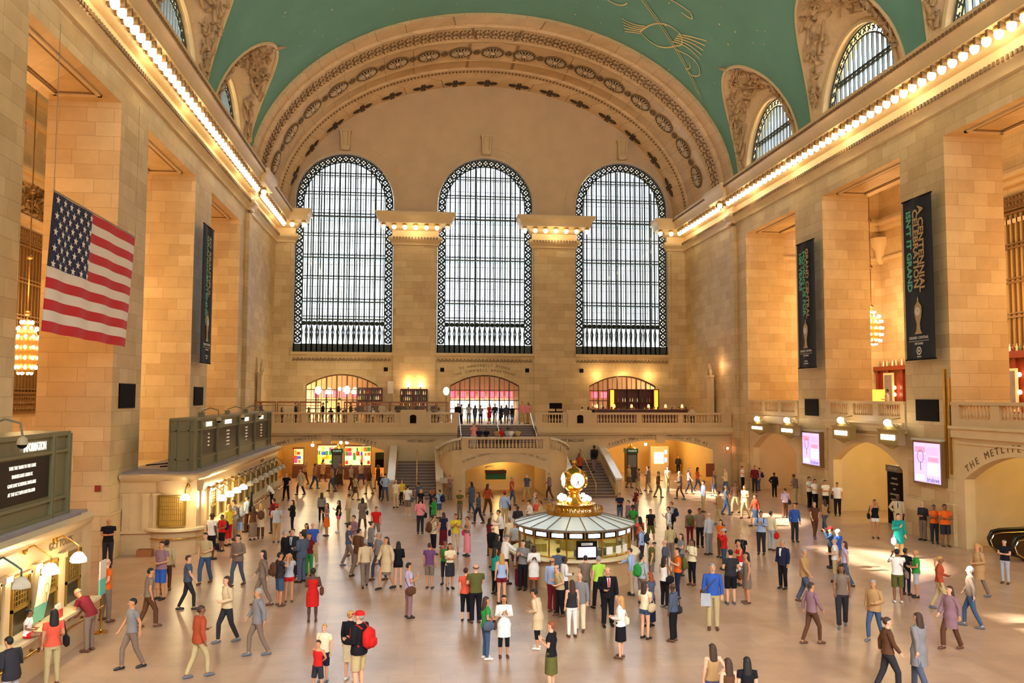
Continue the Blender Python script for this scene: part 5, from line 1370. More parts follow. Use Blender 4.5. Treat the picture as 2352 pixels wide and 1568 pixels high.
# clutter on the roof behind the board
rr = random.Random(2); mb = MB()
for i in range(7): mb.tube([(-12.5 + rr.random(), 39.8 + i * .9, 3.46), (-11.5 + rr.random(), 40.2 + i * .9, 3.5 + .1 * rr.random()), (-10.8, 40.5 + i, 3.46)], .03, 5)
mb.build('cable_run', M_BLACK, label='loose black cables lying on the roof behind the far board', cat='cables')
mb = MB(); mb.rings([[(-11.3 + q * .9 * cos(2 * pi * k / 14), 44.0 + q * .5 * sin(2 * pi * k / 14), 3.42 + h + .06 * sin(3 * k)) for k in range(14)] for q, h in ((1, 0), (.95, .25), (.6, .65), (.2, .8))]); mb.build('covered_bundle', mat('tarp_grey', '7a6a60', .9, noise=.2), label='grey tarp covered bundle on the roof beside the far board', cat='bundle')
# sign stand, poster, leaflet holder at the near office
x, y = floor_at(231, 1452); mb = MB(); mb.lathe((x, y, 0), [(.2, 0), (.2, .02), (.04, .06), (.022, .1), (.022, 1.1)], 12)
sg = mb.build('sign_stand', M_BRASS, label='brass post sign stand with a white and turquoise panel beside the near office', cat='sign stand')
mb = MB(); mb.box(x - .02, y - .22, 1.5, x + .02, y + .22, 2.0); mb.box(x - .02, y - .22, 1.05, x + .02, y + .22, 1.5, 1); mb.build('sign_panel', [mat('sign_white', 'dcd2c2', .5), mat('sign_turquoise', '6ac0aa', .5)], sg)
y, z = onX(97, 1375, XF + .3); mb = MB()
mb.rings([[(XF + .2 + .16 * sin(t * 1.4), y + q * .36, z - .55 + 1.15 * t) for q in (-1, 1)] for t in [i / 8 for i in range(4)]], 1, True, False, False)
mb.rings([[(XF + .2 + .16 * sin(t * 1.4), y + q * (.36 if t < .95 else .33), z - .55 + 1.15 * t) for q in (-1, 1)] for t in [i / 8 for i in range(3, 9)]], 0, True, False, False)
po = mb.build('poster', [mat('poster_cream', 'f0ead0', .5), mat('poster_turq', '63b8a2', .5)], label='large cream and turquoise poster with a clock drawing leaning on the near counter', cat='poster')
mb = MB(); c_ = (XF + .4, y, z + .25)
mb.rings([[(c_[0], c_[1] + r * cos(2 * pi * k / 16), c_[2] + r * sin(2 * pi * k / 16)) for k in range(17)] for r in (.13, .1)], 0, False, False, False); mb.box(XF + .38, y - .03, z - .08, XF + .4, y + .03, z + .13); mb.build('clock_drawing', mat('clock_ink', '9a8a50', .6), po)
y, z = onX(140, 1385, XF + .4); mb = MB(); mb.box(XF + .3, y - .12, 1.1, XF + .36, y + .12, 1.42); mb.box(XF + .38, y - .1, 1.1, XF + .42, y + .1, 1.3, 1); mb.build('leaflet_holder', [mat('leaflet', 'd8d0c0', .5), mat('leaflet_red', 'c03a30', .5)], label='clear holder of leaflets on the near ticket counter', cat='leaflet holder')
# cardboard box at the far office
x, y = floor_at(338, 1274); mb = MB(); mb.box(x - .3, 36.7, 0, x + .3, 37.1, .28); mb.build('cardboard_box', mat('cardboard', '9a6238', .8), label='brown cardboard box on the floor against the far ticket office', cat='box')
# fire alarm, plaques, floodlight panels on the piers
y, z = onX(228, 1128, XL + .05)
mb = MB(); mb.box(-12.9, 35.83, z - .12, -12.68, 35.9, z + .12); mb.build('fire_alarm', mat('alarm_red', '8a2a1a', .5), label='small red fire alarm on the flag pier', cat='fire alarm')
def wallrect(name, sd, px0, px1, py0, py1, m, label, cat, t=.06, z=None):
    X = (XR if sd > 0 else XL); ya, z1_ = onX(px0, py0, X); yb, z0_ = onX(px1, py1, X); a, b = sorted((ya, yb)); x0_, x1_ = sorted((X - sd * t, X + sd * .02))
    mb = MB(); mb.box(x0_, a, min(z0_, z1_), x1_, b, max(z0_, z1_)); return mb.build(name, m, label=label, cat=cat)
wallrect('speaker_grille', 1, 1850, 1881, 916, 955, M_BLACK, 'black square grille on the far right banner pier', 'speaker')
wallrect('speaker_grille', 1, 2105, 2158, 917, 968, M_BLACK, 'black square grille on the near right banner pier', 'speaker')
wallrect('speaker_grille', -1, 273, 307, 880, 936, M_BLACK, 'black square grille on the flag pier', 'speaker')
wallrect('speaker_grille', -1, 445, 464, 888, 930, M_BLACK, 'black square grille on the left banner pier', 'speaker')
# conduit pair on the near right pier
mb = MB(); ya = onX(2174, 900, XR)[0]; mb.box(XR - .1, ya - .02, 3.0, XR, ya + .1, 8.0); mb.box(XR - .08, ya - .3, 3.2, XR, ya - .22, 7.6); mb.build('conduit', M_BRASS, label='vertical brown conduit up the near right pier', cat='conduit')
# ---- digital posters
def screen(px0, px1, py0, py1, label, k):
    ya, z1_ = onX(px1, py0, XR - .25); yb, z0_ = onX(px0, py1, XR - .25); w = yb - ya; h = z1_ - z0_
    mb = MB(); mb.box(XR - .26, ya - .12, z0_ - .12, XR + .02, yb + .12, z1_ + .12); root = mb.build('digital_poster', mat('screen_frame', '8a6a3c', .4, metal=.3), label=label, cat='screen')
    mb = MB(); mb.box(XR - .34, ya - .12, z1_ + .1, XR + .02, yb + .12, z1_ + .2); mb.build('frame_cap', mat('frame_cap', 'c8c0b0', .4), root)
    mb = MB(); mb.box(XR - .28, ya, z0_, XR - .26, yb, z1_); X = XR - .285
    sc_ = mb.build('display', emat('screen_lilac', 'b8a8f0', 1.5), root)
    mb = MB()
    for (u0, u1, v0, v1, mi) in ((.02, .48, .3, .45, 0), (.05, .45, .1, .25, 1), (.52, .97, .5, .8, 2), (.53, .96, .1, .3, 0), (.05, .4, .82, .95, 2), (.55, .95, .35, .47, 1)):
        mb.box(X, yb - w * u1, z1_ - h * v1, X + .004, yb - w * u0, z1_ - h * v0, mi)
    mb.box(X, yb - w * .503, z0_, X + .004, yb - w * .497, z1_, 3); mb.box(X, ya, z0_ + h * .497, X + .004, yb, z0_ + h * .503, 3)
    mb.build('display_graphic', [emat('scr_pink', 'd8a0d8', 1.4), emat('scr_rose', 'c890b0', 1.2), emat('scr_white', 'd8e8ff', 1.8), emat('scr_line', '9a88c8', 1.0)], root)
    mb = MB(); put_text(mb, 'trulove', (X - .006, ya + w * .26, z0_ + h * .08), (0, -1, 0), (0, 0, 1), w * .16, .003)
    a0 = (X - .006, yb - w * .27, z1_ - h * .35)
    mb.tube([(a0[0], a0[1] + .12 * w * cos(t), a0[2] + .14 * w * sin(t)) for t in [2 * pi * i / 14 for i in range(15)]], .012, 4); mb.box(X - .01, a0[1] - .02, a0[2] - h * .35, X - .004, a0[1] + .02, a0[2] - .14 * w)
    mb.build('lettering', emat('scr_ink', '50406a', .3), root)
screen(1845, 1881, 996, 1063, 'glowing lilac digital poster on the far right banner pier', 1)
screen(2102, 2159, 1020, 1103, 'glowing lilac digital poster on the near right banner pier', 2)
# ---- banners
M_BAN = mat('banner_cloth', '20232c', .8); M_BT = mat('banner_tan', 'b9986a', .8); M_BG = mat('banner_mint', '5fb59a', .8); M_BW = mat('banner_white', 'd8d2c8', .8)
def banner(sd, yn, yf, z0, z1, label, lines, foot, logo=False):
    X = (XR - .55) if sd > 0 else (XL + .55)
    mb = MB(); n = 10; rs = []
    for i in range(n + 1):
        y = yn + (yf - yn) * i / n; rs.append([(X + .05 * sin(i * .9), y, z) for z in (z0, z1)])
    mb.rings(rs, 0, True, False, False); mb.rings([[(p[0] + sd * .02, p[1], p[2]) for p in r] for r in rs], 0, True, False, False)
    root = mb.build('hanging_banner', M_BAN, label=label, cat='banner')
    mb = MB(); mb.tube([(X, yn - .05, z1), (X, yf + .05, z1)], .04, 6); mb.tube([(X, yn - .05, z0), (X, yf + .05, z0)], .04, 6); mb.build('banner_rod', M_BLACK, root)
    xs = X - sd * .07; W = yf - yn; near, far = (yn, yf)
    # text runs down the cloth: reading direction = down
    up = (0, -1, 0) if sd > 0 else (0, 1, 0)
    for (tx, frac, sz, mi, off) in lines:
        yy = yn + W * (1 - frac) if sd < 0 else yn + W * frac
        t = MB(); L_ = text_mb(tx, 1, .01, 'LEFT', 1, .03); wd = max(v[0] for v in L_.v)
        size = sz; r = (0, 0, -1); u = Vector(up)
        M4 = Matrix(((r[0] * size * 1.05, u.x * size, -sd, xs), (0, u.y * size, 0, yy), (r[2] * size * 1.05, 0, 0, z1 - .55 - off), (0, 0, 0, 1)))
        t.join(L_, M4); t.build('lettering', (M_BT, M_BG)[mi], root)
    yc = (yn + yf) / 2; rgt = (0, -1, 0) if sd > 0 else (0, 1, 0)
    t = MB(); zc = z0 + 2.25
    t.lathe((0, 0, 0), [(.3, -1.05), (.16, -.85), (.13, -.55), (.22, -.3), (.3, 0), (.27, .28), (.12, .42), (.05, .5), (.06, .6), (.02, .72)], 14, 0, M=Matrix(((.08, 0, 0, xs), (0, 1, 0, yc), (0, 0, 1, zc), (0, 0, 0, 1))))
    t.lathe((0, 0, 0), [(.2, 0), (.001, .0)], 16, 1, M=Matrix(((0, 0, 1, xs - sd * .03), (0, 1, 0, yc), (-1, 0, 0, zc + .02), (0, 0, 0, 1))), cap=False)
    t.box(xs - .035, yc - .01, zc, xs + .035, yc + .01, zc + .14, 2); t.build('clock_emblem', [M_BT, M_BW, M_BLACK], root)
    t = MB(); put_text(t, 'GRAND CENTRAL', (xs, yc, z0 + 1.02), rgt, (0, 0, 1), .19, .01); t.box(xs - .004, yc - .8, z0 + .86, xs + .004, yc + .8, z0 + .88); put_text(t, '100 YEARS', (xs, yc, z0 + .74), rgt, (0, 0, 1), .15, .01); t.build('lettering', M_BW, root)
    t = MB()
    if logo:
        for r0, r1 in ((.2, .13), (.07, .0)): t.lathe((0, 0, 0), [(r0, 0), (max(r1, .001), 0)], 20, 0, M=Matrix(((0, 0, 1, xs), (0, 1, 0, yc), (-1, 0, 0, z0 + .4), (0, 0, 0, 1))), cap=False)
        put_text(t, foot, (xs, yc, z0 + .12), rgt, (0, 0, 1), .1, .01)
    else:
        for i_, q in enumerate(foot.split('|')): put_text(t, q, (xs, yc, z0 + .4 - .14 * i_), rgt, (0, 0, 1), .13, .01)
    t.build('sponsor_mark', M_BW, root)
banner(1, 36.15, 38.45, 8.5, 16.25, 'dark vertical banner reading A CENTENNIAL CELEBRATION ISN\'T IT GRAND on the near right pier', [('A CENTENNIAL', .34, .56, 0, -.1), ('CELEBRATION', .53, .56, 0, 0), ("ISN'T IT GRAND", .76, .52, 1, .0)], 'TARGET', True)
banner(1, 47.8, 50.1, 8.5, 16.25, 'dark vertical banner reading GRAND CENTRAL MOVING US FOR 100 YEARS on the far right pier', [('GRAND CENTRAL', .36, .5, 0, -.1), ('MOVING US FOR', .55, .5, 1, 0), ('100 YEARS', .74, .5, 1, 0)], 'MetLife|Foundation')
banner(-1, 47.5, 49.75, 8.5, 16.2, 'dark vertical banner with mint and tan lettering on the left pier', [('GRANDCENTENNIAL', .66, .5, 1, 0), ('SO BEAUTIFUL', .42, .5, 0, 0)], 'The Tiffany|CBRE')
# ---- the flag
XFg = -11.75
TLc, TRc, BRc, BLc = (onX(124, 440, XFg), onX(311, 547, XFg), onX(290, 797, XFg), onX(95, 760, XFg))
def flagp(u, v, o=0):      # u 0..1 left to right, v 0..1 top to bottom
    y = (TLc[0] * (1 - u) + TRc[0] * u) * (1 - v) + (BLc[0] * (1 - u) + BRc[0] * u) * v
    z = (TLc[1] * (1 - u) + TRc[1] * u) * (1 - v) + (BLc[1] * (1 - u) + BRc[1] * u) * v
    return (XFg + .05 * sin(u * 23) * (.3 + v) + o, y, z)
mb = MB(); NU = 60
for s_ in range(13):
    for i in range(NU):
        u0, u1 = i / NU, (i + 1) / NU; m_ = 2 if (u1 <= .43 and s_ < 7) else (0 if s_ % 2 == 0 else 1)
        for o in (0, .01): mb.quad(flagp(u0, s_ / 13, -o), flagp(u1, s_ / 13, -o), flagp(u1, (s_ + 1) / 13, -o), flagp(u0, (s_ + 1) / 13, -o), m_)
mb.s = [True] * len(mb.s)
flag = mb.build('american_flag', [mat('flag_red', 'c4202a', .7), mat('flag_white', 'e8dcd0', .7), mat('flag_blue', '1c2145', .7)], label='large red white and blue stars and stripes flag hanging by the first left pier', cat='flag')
mb = MB()
for r in range(9):
    for c in range(6 if r % 2 == 0 else 5):
        u = (.035 + c * .072 if r % 2 == 0 else .071 + c * .072); v = (r + .8) * .0585; pts = []
        for k in range(10): rad = (.021 if k % 2 == 0 else .0085); a = pi / 2 + pi * k / 5; pts.append(flagp(u + rad * cos(a), v - rad * 1.62 * sin(a), .03))
        mb.add(pts, [tuple(range(10))])
mb.build('star_field', mat('flag_star', 'f0e8e0', .7), flag)
mb = MB(); mb.tube([flagp(-.005, -.01), flagp(1.0, -.01)], .025, 6); mb.tube([flagp(0, 0), (XFg, flagp(0, 0)[1], 18.8)], .012, 5); mb.tube([flagp(1, 0), (XFg, flagp(1, 0)[1], 18.8)], .012, 5); mb.build('suspension_line', mat('steel_line', '8a8478', .5), flag)
# ---- chandeliers
bm_ = MB(); bm_.ell((0, 0, 0), (.075, .075, .09), 7, 5); CB = bm_.mesh('bulb', mat('chandelier_bulb', 'fff0d0', .4, emit=(1, .74, .36), es=60))
def chandelier(x, y, z0, z1, ztop, label):
    h = z1 - z0; c = (z0 + z1) / 2; mb = MB()
    P = [(.12, 0), (.45, .03), (.62, .2), (.68, .45), (.62, .7), (.4, .93), (.1, 1.0)]
    mb.lathe((x, y, z0), [(r * .82, t * h) for r, t in P], 14); mb.tube([(x, y, z1), (x, y, ztop)], .03, 6)
    for zz in (z1 + .4, z1 + 3.2, z1 + 6.5):
        if zz < ztop: mb.ell((x, y, zz), (.16, .16, .13), 8, 6)
    o = mb.build('chandelier', mat('gilt_bronze', '7a5524', .35, metal=.5), label=label, cat='chandelier')
    for (r, t, n) in ((.3, .02, 8), (.6, .12, 13), (.7, .3, 13), (.74, .5, 13), (.7, .7, 13), (.58, .86, 13), (.26, .98, 8)):
        for k in range(n): a = 2 * pi * (k + t * 5) / n; link('bulb', CB, o, (x + r * cos(a), y + r * sin(a), z0 + t * h))
    return o
chandelier(XBL + 4.0, 43.7, 7.7, 10.3, 24.8, 'egg-shaped chandelier of bare bulbs in the left aisle'); chandelier(31.65, 55.55, 10.4, 12.7, 24.8, 'egg-shaped chandelier of bare bulbs in the right aisle')
# ---- restaurant in the north aisle
mb = MB(); mb.box(XBR - .6, 50, 5.45, XBR - .05, 59.9, 8.9)
for y in (50.5, 52.6, 54.6, 56.4, 58.2, 59.6): mb.box(XBR - .75, y - .15, 5.45, XBR - .55, y + .15, 8.9)
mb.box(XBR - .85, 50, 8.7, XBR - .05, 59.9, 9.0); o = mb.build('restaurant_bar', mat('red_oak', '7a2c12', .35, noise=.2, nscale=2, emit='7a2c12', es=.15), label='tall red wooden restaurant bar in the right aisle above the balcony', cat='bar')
mb = MB(); mb.box(XBR - .6, 36, 5.45, XBR - .05, 48, 9.2); mb.box(XBR - .85, 36, 9.0, XBR - .05, 48, 9.4)
for y in (37, 39, 41, 43, 45, 47): mb.box(XBR - .75, y - .15, 5.45, XBR - .55, y + .15, 9.2)
o2 = mb.build('restaurant_bar', mat('red_oak', '7a2c12'), label='dark red wooden bar front at the right edge above the escalator arch', cat='bar')
k = 0; y = 50.2
while y < 59.8: ob_ = link('bottle', BOT[k % 5], None, (XBR - .5, y, 9.0), 0, None, 1.3); tag(ob_, 'bottle in the row on top of the restaurant bar', 'bottle', 'bottles on top of the restaurant bar'); y += .24; k += 1
y = 42
while y < 47.8: ob_ = link('bottle', BOT[k % 5], None, (XBR - .5, y, 9.4), 0, None, 1.3); tag(ob_, 'bottle on top of the dark bar at the right edge', 'bottle', 'bottles on the right edge bar'); y += .3; k += 1
def framed(y0, y1, z0, z1, label, lit):
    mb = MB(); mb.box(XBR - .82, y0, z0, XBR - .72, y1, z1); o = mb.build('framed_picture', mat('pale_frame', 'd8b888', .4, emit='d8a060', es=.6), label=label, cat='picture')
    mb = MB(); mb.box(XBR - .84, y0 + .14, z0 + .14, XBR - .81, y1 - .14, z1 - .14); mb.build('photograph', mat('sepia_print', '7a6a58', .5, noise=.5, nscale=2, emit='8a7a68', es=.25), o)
    for i, z in enumerate(lit):
        mb = MB(); mb.lathe((XBR - .9, y0 - .35, z), [(.04, -.12), (.08, 0)], 8); q = mb.build('wall_lamp', M_BRASS, label='glowing wall lamp %s beside the framed photograph, %s' % (('low', 'middle', 'high')[i], 'right aisle' if y0 > 50 else 'right edge'), cat='lamp'); g = MB(); g.ell((XBR - .9, y0 - .35, z + .12), (.1, .1, .14), 8, 6); g.build('bulb', mat('wall_bulb', 'fff0d0', .4, emit=(1, .7, .4), es=25), q)
framed(57.35, 58.6, 6.2, 8.5, 'large framed photograph on the red bar in the right aisle', (6.8, 7.3)); framed(44.7, 46.2, 5.9, 8.4, 'framed photograph on the dark bar at the right edge', (6.9, 7.9))
mb = MB(); y_, z_ = onX(2018, 900, 31.5); mb.lathe((31.5, y_, 5.45), [(.1, 0), (.05, .3), (.05, .6)], 10); o = mb.build('shaded_lamp', M_BRASS, label='orange cylindrical shaded lamp in front of the red bar', cat='lamp'); g = MB(); g.lathe((31.5, y_, 6.0), [(.42, 0), (.42, 1.25)], 16); g.build('lamp_shade', mat('orange_shade', 'f07818', .6, emit=(1, .33, .04), es=3.0), o)
mb = MB(); c_ = (XBR, 59.9); mb.rings([[(c_[0] - q * sin(pi / 2 * k / 6) * 1.2, c_[1] - q * cos(pi / 2 * k / 6) * 1.2, z) for k in range(7)] for q, z in ((.1, 16.8), (.35, 17.1), (.4, 17.8), (.65, 18.2), (.7, 18.8))], 0, True, False, False); mb.build('corbel', S_SMOOTH, aisR)
mb = MB(); mb.box(XR + 4, 52.3, 5.45, XR + 5.2, 53.7, 6.9); mb.box(XR + 3.95, 52.4, 6.3, XR + 4, 53.6, 6.75, 1); mb.build('upright_piano', [mat('piano_brown', '4a1c0c', .3), M_BRASS], label='dark brown upright cabinet behind the balustrade of the far right bay', cat='cabinet')
# ---- track lantern signs
def lantern(px0, px1, py0, py1, label, k):
    X = XR - .9; ya, z1_ = onX(px1, py0, X); yb, z0_ = onX(px0, py1, X)
    mb = MB(); x0, x1 = X, X + .38; mb.box(x0, ya, z0_, x1, yb, z1_); mb.box(x0 - .04, ya - .05, z1_ - .03, x1 + .04, yb + .05, z1_ + .05)
    yc = (ya + yb) / 2; mb.prism([(ya, z1_), (yb, z1_), (yc + .25, z1_ + .3), (yc - .25, z1_ + .3)], lambda u, d, v: (x0 + .05 + d, u, v), 0, .28)
    mb.tube([((x0 + x1) / 2, yc, z1_ + .2), ((x0 + x1) / 2, yc, z1_ + .5), (XR - .2, yc, z1_ + .6)], .03, 6); mb.prism([(ya + .1, z0_), (yb - .1, z0_), (yc, z0_ - .22)], lambda u, d, v: (x0 + .1 + d, u, v), 0, .18)
    for s_ in (-1, 1): mb.tube([((x0 + x1) / 2, yc + s_ * .5, z1_), ((x0 + x1) / 2, yc + s_ * .62, z1_ + .2), ((x0 + x1) / 2, yc + s_ * .45, z1_ + .3)], .04, 5)
    o = mb.build('track_sign', mat('sign_bronze', 'a08850', .4, metal=.2), label=label, cat='sign')
    mb = MB(); h = z1_ - z0_; mb.box(x0 - .02, ya + .28, z0_ + h * .33, x0, yb - .28, z0_ + h * .67); mb.build('lit_panel', emat('sign_lit', 'fff8e8', 12), o)
    g = MB(); g.ell(((x0 + x1) / 2 - .2, yc, z1_ + .36), (.17, .17, .17), 12, 8); g.build('globe', mat('sign_globe', 'fff0d0', .4, emit=(1, .86, .6), es=40), o)
for i, q in enumerate(((1724, 1754, 977, 989), (1791, 1824, 981, 997), (1912, 1951, 983, 1006), (2017, 2062, 991, 1018))):
    lantern(q[0], q[1], q[2] - 2, q[3], 'lit bronze track sign, %s of four under the north balcony' % ('farthest', 'second farthest', 'second nearest', 'nearest')[i], i)
# dark boards inside the track arches and escalator arch
def rectX(name, X, px0, px1, py0, py1, m, label, cat, t=.08):
    ya, z1_ = onX(px0, py0, X); yb, z0_ = onX(px1, py1, X); a, b = sorted((ya, yb)); mb = MB(); mb.box(X - t, a, max(0, z0_), X, b, z1_); return mb.build(name, m, label=label, cat=cat)
rectX('track_board', XR + 4.35, 1933, 1957, 1050, 1121, M_BLACK, 'narrow black board left of the inner track gate', 'board')
rectX('notice_board', XR + 8.4, 2236, 2262, 1101, 1195, M_BLACK, 'tall black board on the wall beside the escalators', 'board')
y, z = onX(2058, 1105, XR + 1.2); mb = MB(); mb.box(XR + 1.0, y - .7, 0, XR + 1.2, y + .5, 3.0); mb.box(XR + .95, y - .75, 2.75, XR + 1.25, y + .55, 3.1, 1); o = mb.build('train_board', [M_BLACK, mat('board_cap', '6a6458', .5)], label='tall dark train board standing inside the second track arch', cat='board')
mb = MB(); put_text(mb, 'TRACK 28', (XR + .94, y - .1, 2.92), (0, -1, 0), (0, 0, 1), .18, .01)
for i in range(5): put_text(mb, ('HARLEM', 'STAMFORD', 'RYE', 'NEW HAVEN', 'BREWSTER')[i], (XR + .98, y - .2, 2.4 - .28 * i), (0, -1, 0), (0, 0, 1), .14, .01)
mb.build('lettering', mat('board_letters', 'b8a888', .5), o)
y, z = onX(1660, 1070, XR)
# escalators
M_RUB = mat('rubber_handrail', '15110f', .3); M_ESC = mat('escalator_panel', '4a3420', .25, metal=.4)
for i, yc in enumerate((33.9, 32.3)):
    x0 = XR + (.15 if i == 0 else .05); mb = MB(); pr = [(x0 + .45, .25), (x0 + .1, .45), (x0, .72), (x0 + .15, .98), (x0 + .5, 1.05)] + [(x0 + 1.6 + t * 5.6, 1.08 + max(0, t * 5.6 - .4) * .55) for t in (0, .1, .3, .6, 1)]
    mb.tube([(x, yc, z) for x, z in pr], .07, 8); root = mb.build('escalator', M_RUB, label='escalator balustrade with a black rubber handrail, the %s one' % ('farther', 'nearer')[i], cat='escalator')
    pn = MB(); poly = [(x0 + .5, 0)] + [(x, z - .05) for x, z in pr[1:]] + [(x0 + 7.2, 0)]; pn.prism(poly, lambda u, d, v: (u, yc - .12 + d, v), 0, .24); pn.build('side_panel', M_ESC, root)
    tr = MB(); tr.tube([(x - .0, yc - .14, z - .12) for x, z in pr], .025, 6); tr.build('chrome_trim', mat('chrome', 'd8c8a0', .15, metal=1), root)
mb = MB()
for k in range(16): mb.box(XR + .9 + k * .38, 32.45, 0, XR + 1.28 + k * .38, 33.75, max(.02, (k - 1) * .2))
mb.build('moving_stairs', mat('step_metal', '3a3430', .4, metal=.5), label='dark metal escalator steps rising between the two handrails', cat='escalator steps')
# ================================================================== INFORMATION BOOTH
BX, BY = 5.82, 31.0
e = empty('information_booth', (BX, BY, 0), 0, 'round brass and glass information booth in the middle of the concourse', 'information booth')
def pb(mb, name, m): return mb.build(name, m, e)
NB = 20; RB = 2.2
def reg(r, z, off=0): return [(r * cos(2 * pi * (k + off) / NB), r * sin(2 * pi * (k + off) / NB), z) for k in range(NB)]
mb = MB(); mb.rings([reg(2.05, 0), reg(2.05, .98)]); pb(mb, 'base_wall', S_MARB)
mb = MB(); mb.rings([reg(2.02, 1.0), reg(2.42, 1.0), reg(2.42, 1.07), reg(2.02, 1.07)], 0, False); pb(mb, 'counter', M_LEDGE)
mb = MB()
for k in range(NB):
    a = 2 * pi * k / NB; x, y = 2.05 * cos(a), 2.05 * sin(a); mb.tube([(x, y, 1.05), (x, y, 2.0)], .028, 6)
for z in (1.1, 1.72, 1.98): mb.tube([(*p[:2], z) for p in reg(2.05, 0)] + [(*reg(2.05, 0)[0][:2], z)], .022, 5)
pb(mb, 'brass_frame', M_BRASS)
mb = MB(); mb.rings([reg(2.03, 1.07), reg(2.03, 1.72)], 0, False, False); pb(mb, 'glass_wall', glass('booth_glass', (.9, .95, .85), .12, .05))
mb = MB(); mb.rings([reg(2.03, 1.72), reg(2.03, 1.98)], 0, False, False); pb(mb, 'fascia', M_BLACK)
lp = []
for k in range(NB):
    a0, a1 = 2 * pi * (k + .17) / NB, 2 * pi * (k + .83) / NB; mb = MB(); r = 2.06
    mb.add([(r * cos(a0), r * sin(a0), 1.79), (r * cos(a1), r * sin(a1), 1.79), (r * cos(a1), r * sin(a1), 1.92), (r * cos(a0), r * sin(a0), 1.92)], [(0, 1, 2, 3)]); pb(mb, 'lit_sign', emat('booth_sign_lit', 'f4f6ff', 7))
mb = MB(); mb.rings([reg(2.22, 2.0), reg(2.24, 2.06), reg(1.02, 2.36)], 0, False, False); pb(mb, 'roof', mat('roof_panel', 'd0dfe4', .35, spec=.4))
mb = MB()
for k in range(NB): a = 2 * pi * k / NB; mb.tube([(2.24 * cos(a), 2.24 * sin(a), 2.065), (1.0 * cos(a), 1.0 * sin(a), 2.375)], .022, 5)
mb.tube(reg(2.23, 2.03) + [reg(2.23, 2.03)[0]], .04, 6); pb(mb, 'roof_seam', mat('seam_brown', '6a5c50', .5))
mb = MB(); mb.lathe((0, 0, 0), [(1.02, 2.34), (1.02, 2.5), (.98, 2.5)], 36); mb.lathe((0, 0, 0), [(.72, 2.36), (.72, 2.66), (.8, 2.7), (.8, 2.74), (.2, 2.76)], 32)
for k in range(44): a = 2 * pi * k / 44; mb.tube([(1.02 * cos(a), 1.02 * sin(a), 2.48), (1.05 * cos(a + .03), 1.05 * sin(a + .03), 2.56), (1.02 * cos(a), 1.02 * sin(a), 2.64)], .022, 5)
pb(mb, 'brass_gallery', M_BRASS)
mb = MB(); s_ = 'Information'
for i, ch in enumerate(s_):
    a = -pi / 2 + .18 + (i - 5) * .115; put_text(mb, ch, (.735 * cos(a), .735 * sin(a), 2.53), (-sin(a), cos(a), 0), (0, 0, 1), .17, .01)
pb(mb, 'lettering', emat('info_letters', 'f0e8c8', .9))
for k in range(4):
    a = pi / 4 + k * pi / 2; 
    for j in (-1, 0, 1):
        mb = MB(); q = a + j * .3; r = .58; mb.lathe((r * cos(q), r * sin(q), 0), [(.05, 2.76), (.03, 2.84)], 8); mb.ell((r * cos(q), r * sin(q), 2.92 + (.06 if j == 0 else 0)), (.085, .085, .085), 10, 7, 1); pb(mb, 'globe_lamp', [M_BRASS, mat('booth_globe', 'fff4d8', .4, emit=(1, .8, .42), es=14)])
# interior fittings
mb = MB(); mb.rings([reg(.8, 1.96), reg(1.7, 1.96)], 0, False, False); pb(mb, 'ceiling_light', emat('booth_tube_light', 'fff2b0', 2.2))
mb = MB(); mb.lathe((0, 0, 0), [(.55, 0), (.55, 2.3)], 12); mb.box(-1.6, -.5, .9, -1.1, .6, 1.35); mb.box(1.0, -.8, .9, 1.5, .5, 1.4); mb.box(-.5, 1.0, .9, .6, 1.5, 1.4); pb(mb, 'inner_column', mat('booth_inner', '8a7a3a', .4, metal=.3))
mb = MB(); rr = random.Random(6)
for i in range(12):
    a = rr.uniform(0, 2 * pi); r = rr.uniform(1.3, 1.8); mb.cbox((r * cos(a), r * sin(a), 1.2), (.3, .2, .25), 0, a)
pb(mb, 'desk_equipment', mat('equipment', '4a4a48', .5))
for i, t in enumerate((-1.13, -.92, -.72)):
    x, y = 2.09 * cos(t), 2.09 * sin(t); M4 = Matrix.Translation((x, y, 1.32)) @ Matrix.Rotation(t + pi / 2, 4, 'Z'); mb = MB(); mb.box(-.13, -.01, -.13, .13, .01, .13, 0, M4); pb(mb, 'paper_notice', mat('paper_white', 'e8e6e0', .6))
M4 = Matrix.Rotation(.02, 4, 'Z'); mb = MB(); mb.box(-.36, -2.14, 1.08, .36, -2.06, 1.7, 0, M4); pb(mb, 'monitor', M_BLACK)
mb = MB(); mb.box(-.31, -2.155, 1.16, .31, -2.14, 1.5, 0, M4); mb.box(-.2, -2.155, 1.56, .2, -2.14, 1.64, 1, M4); pb(mb, 'monitor_screen', [emat('booth_screen', 'e8c8ff', 3), mat('arrivals_label', 'd8d8d0', .5)])
mb = MB(); put_text(mb, 'ARRIVALS', (0, -2.16, 1.6), (1, 0, 0), (0, 0, 1), .07, .004); pb(mb, 'lettering', M_BLACK)
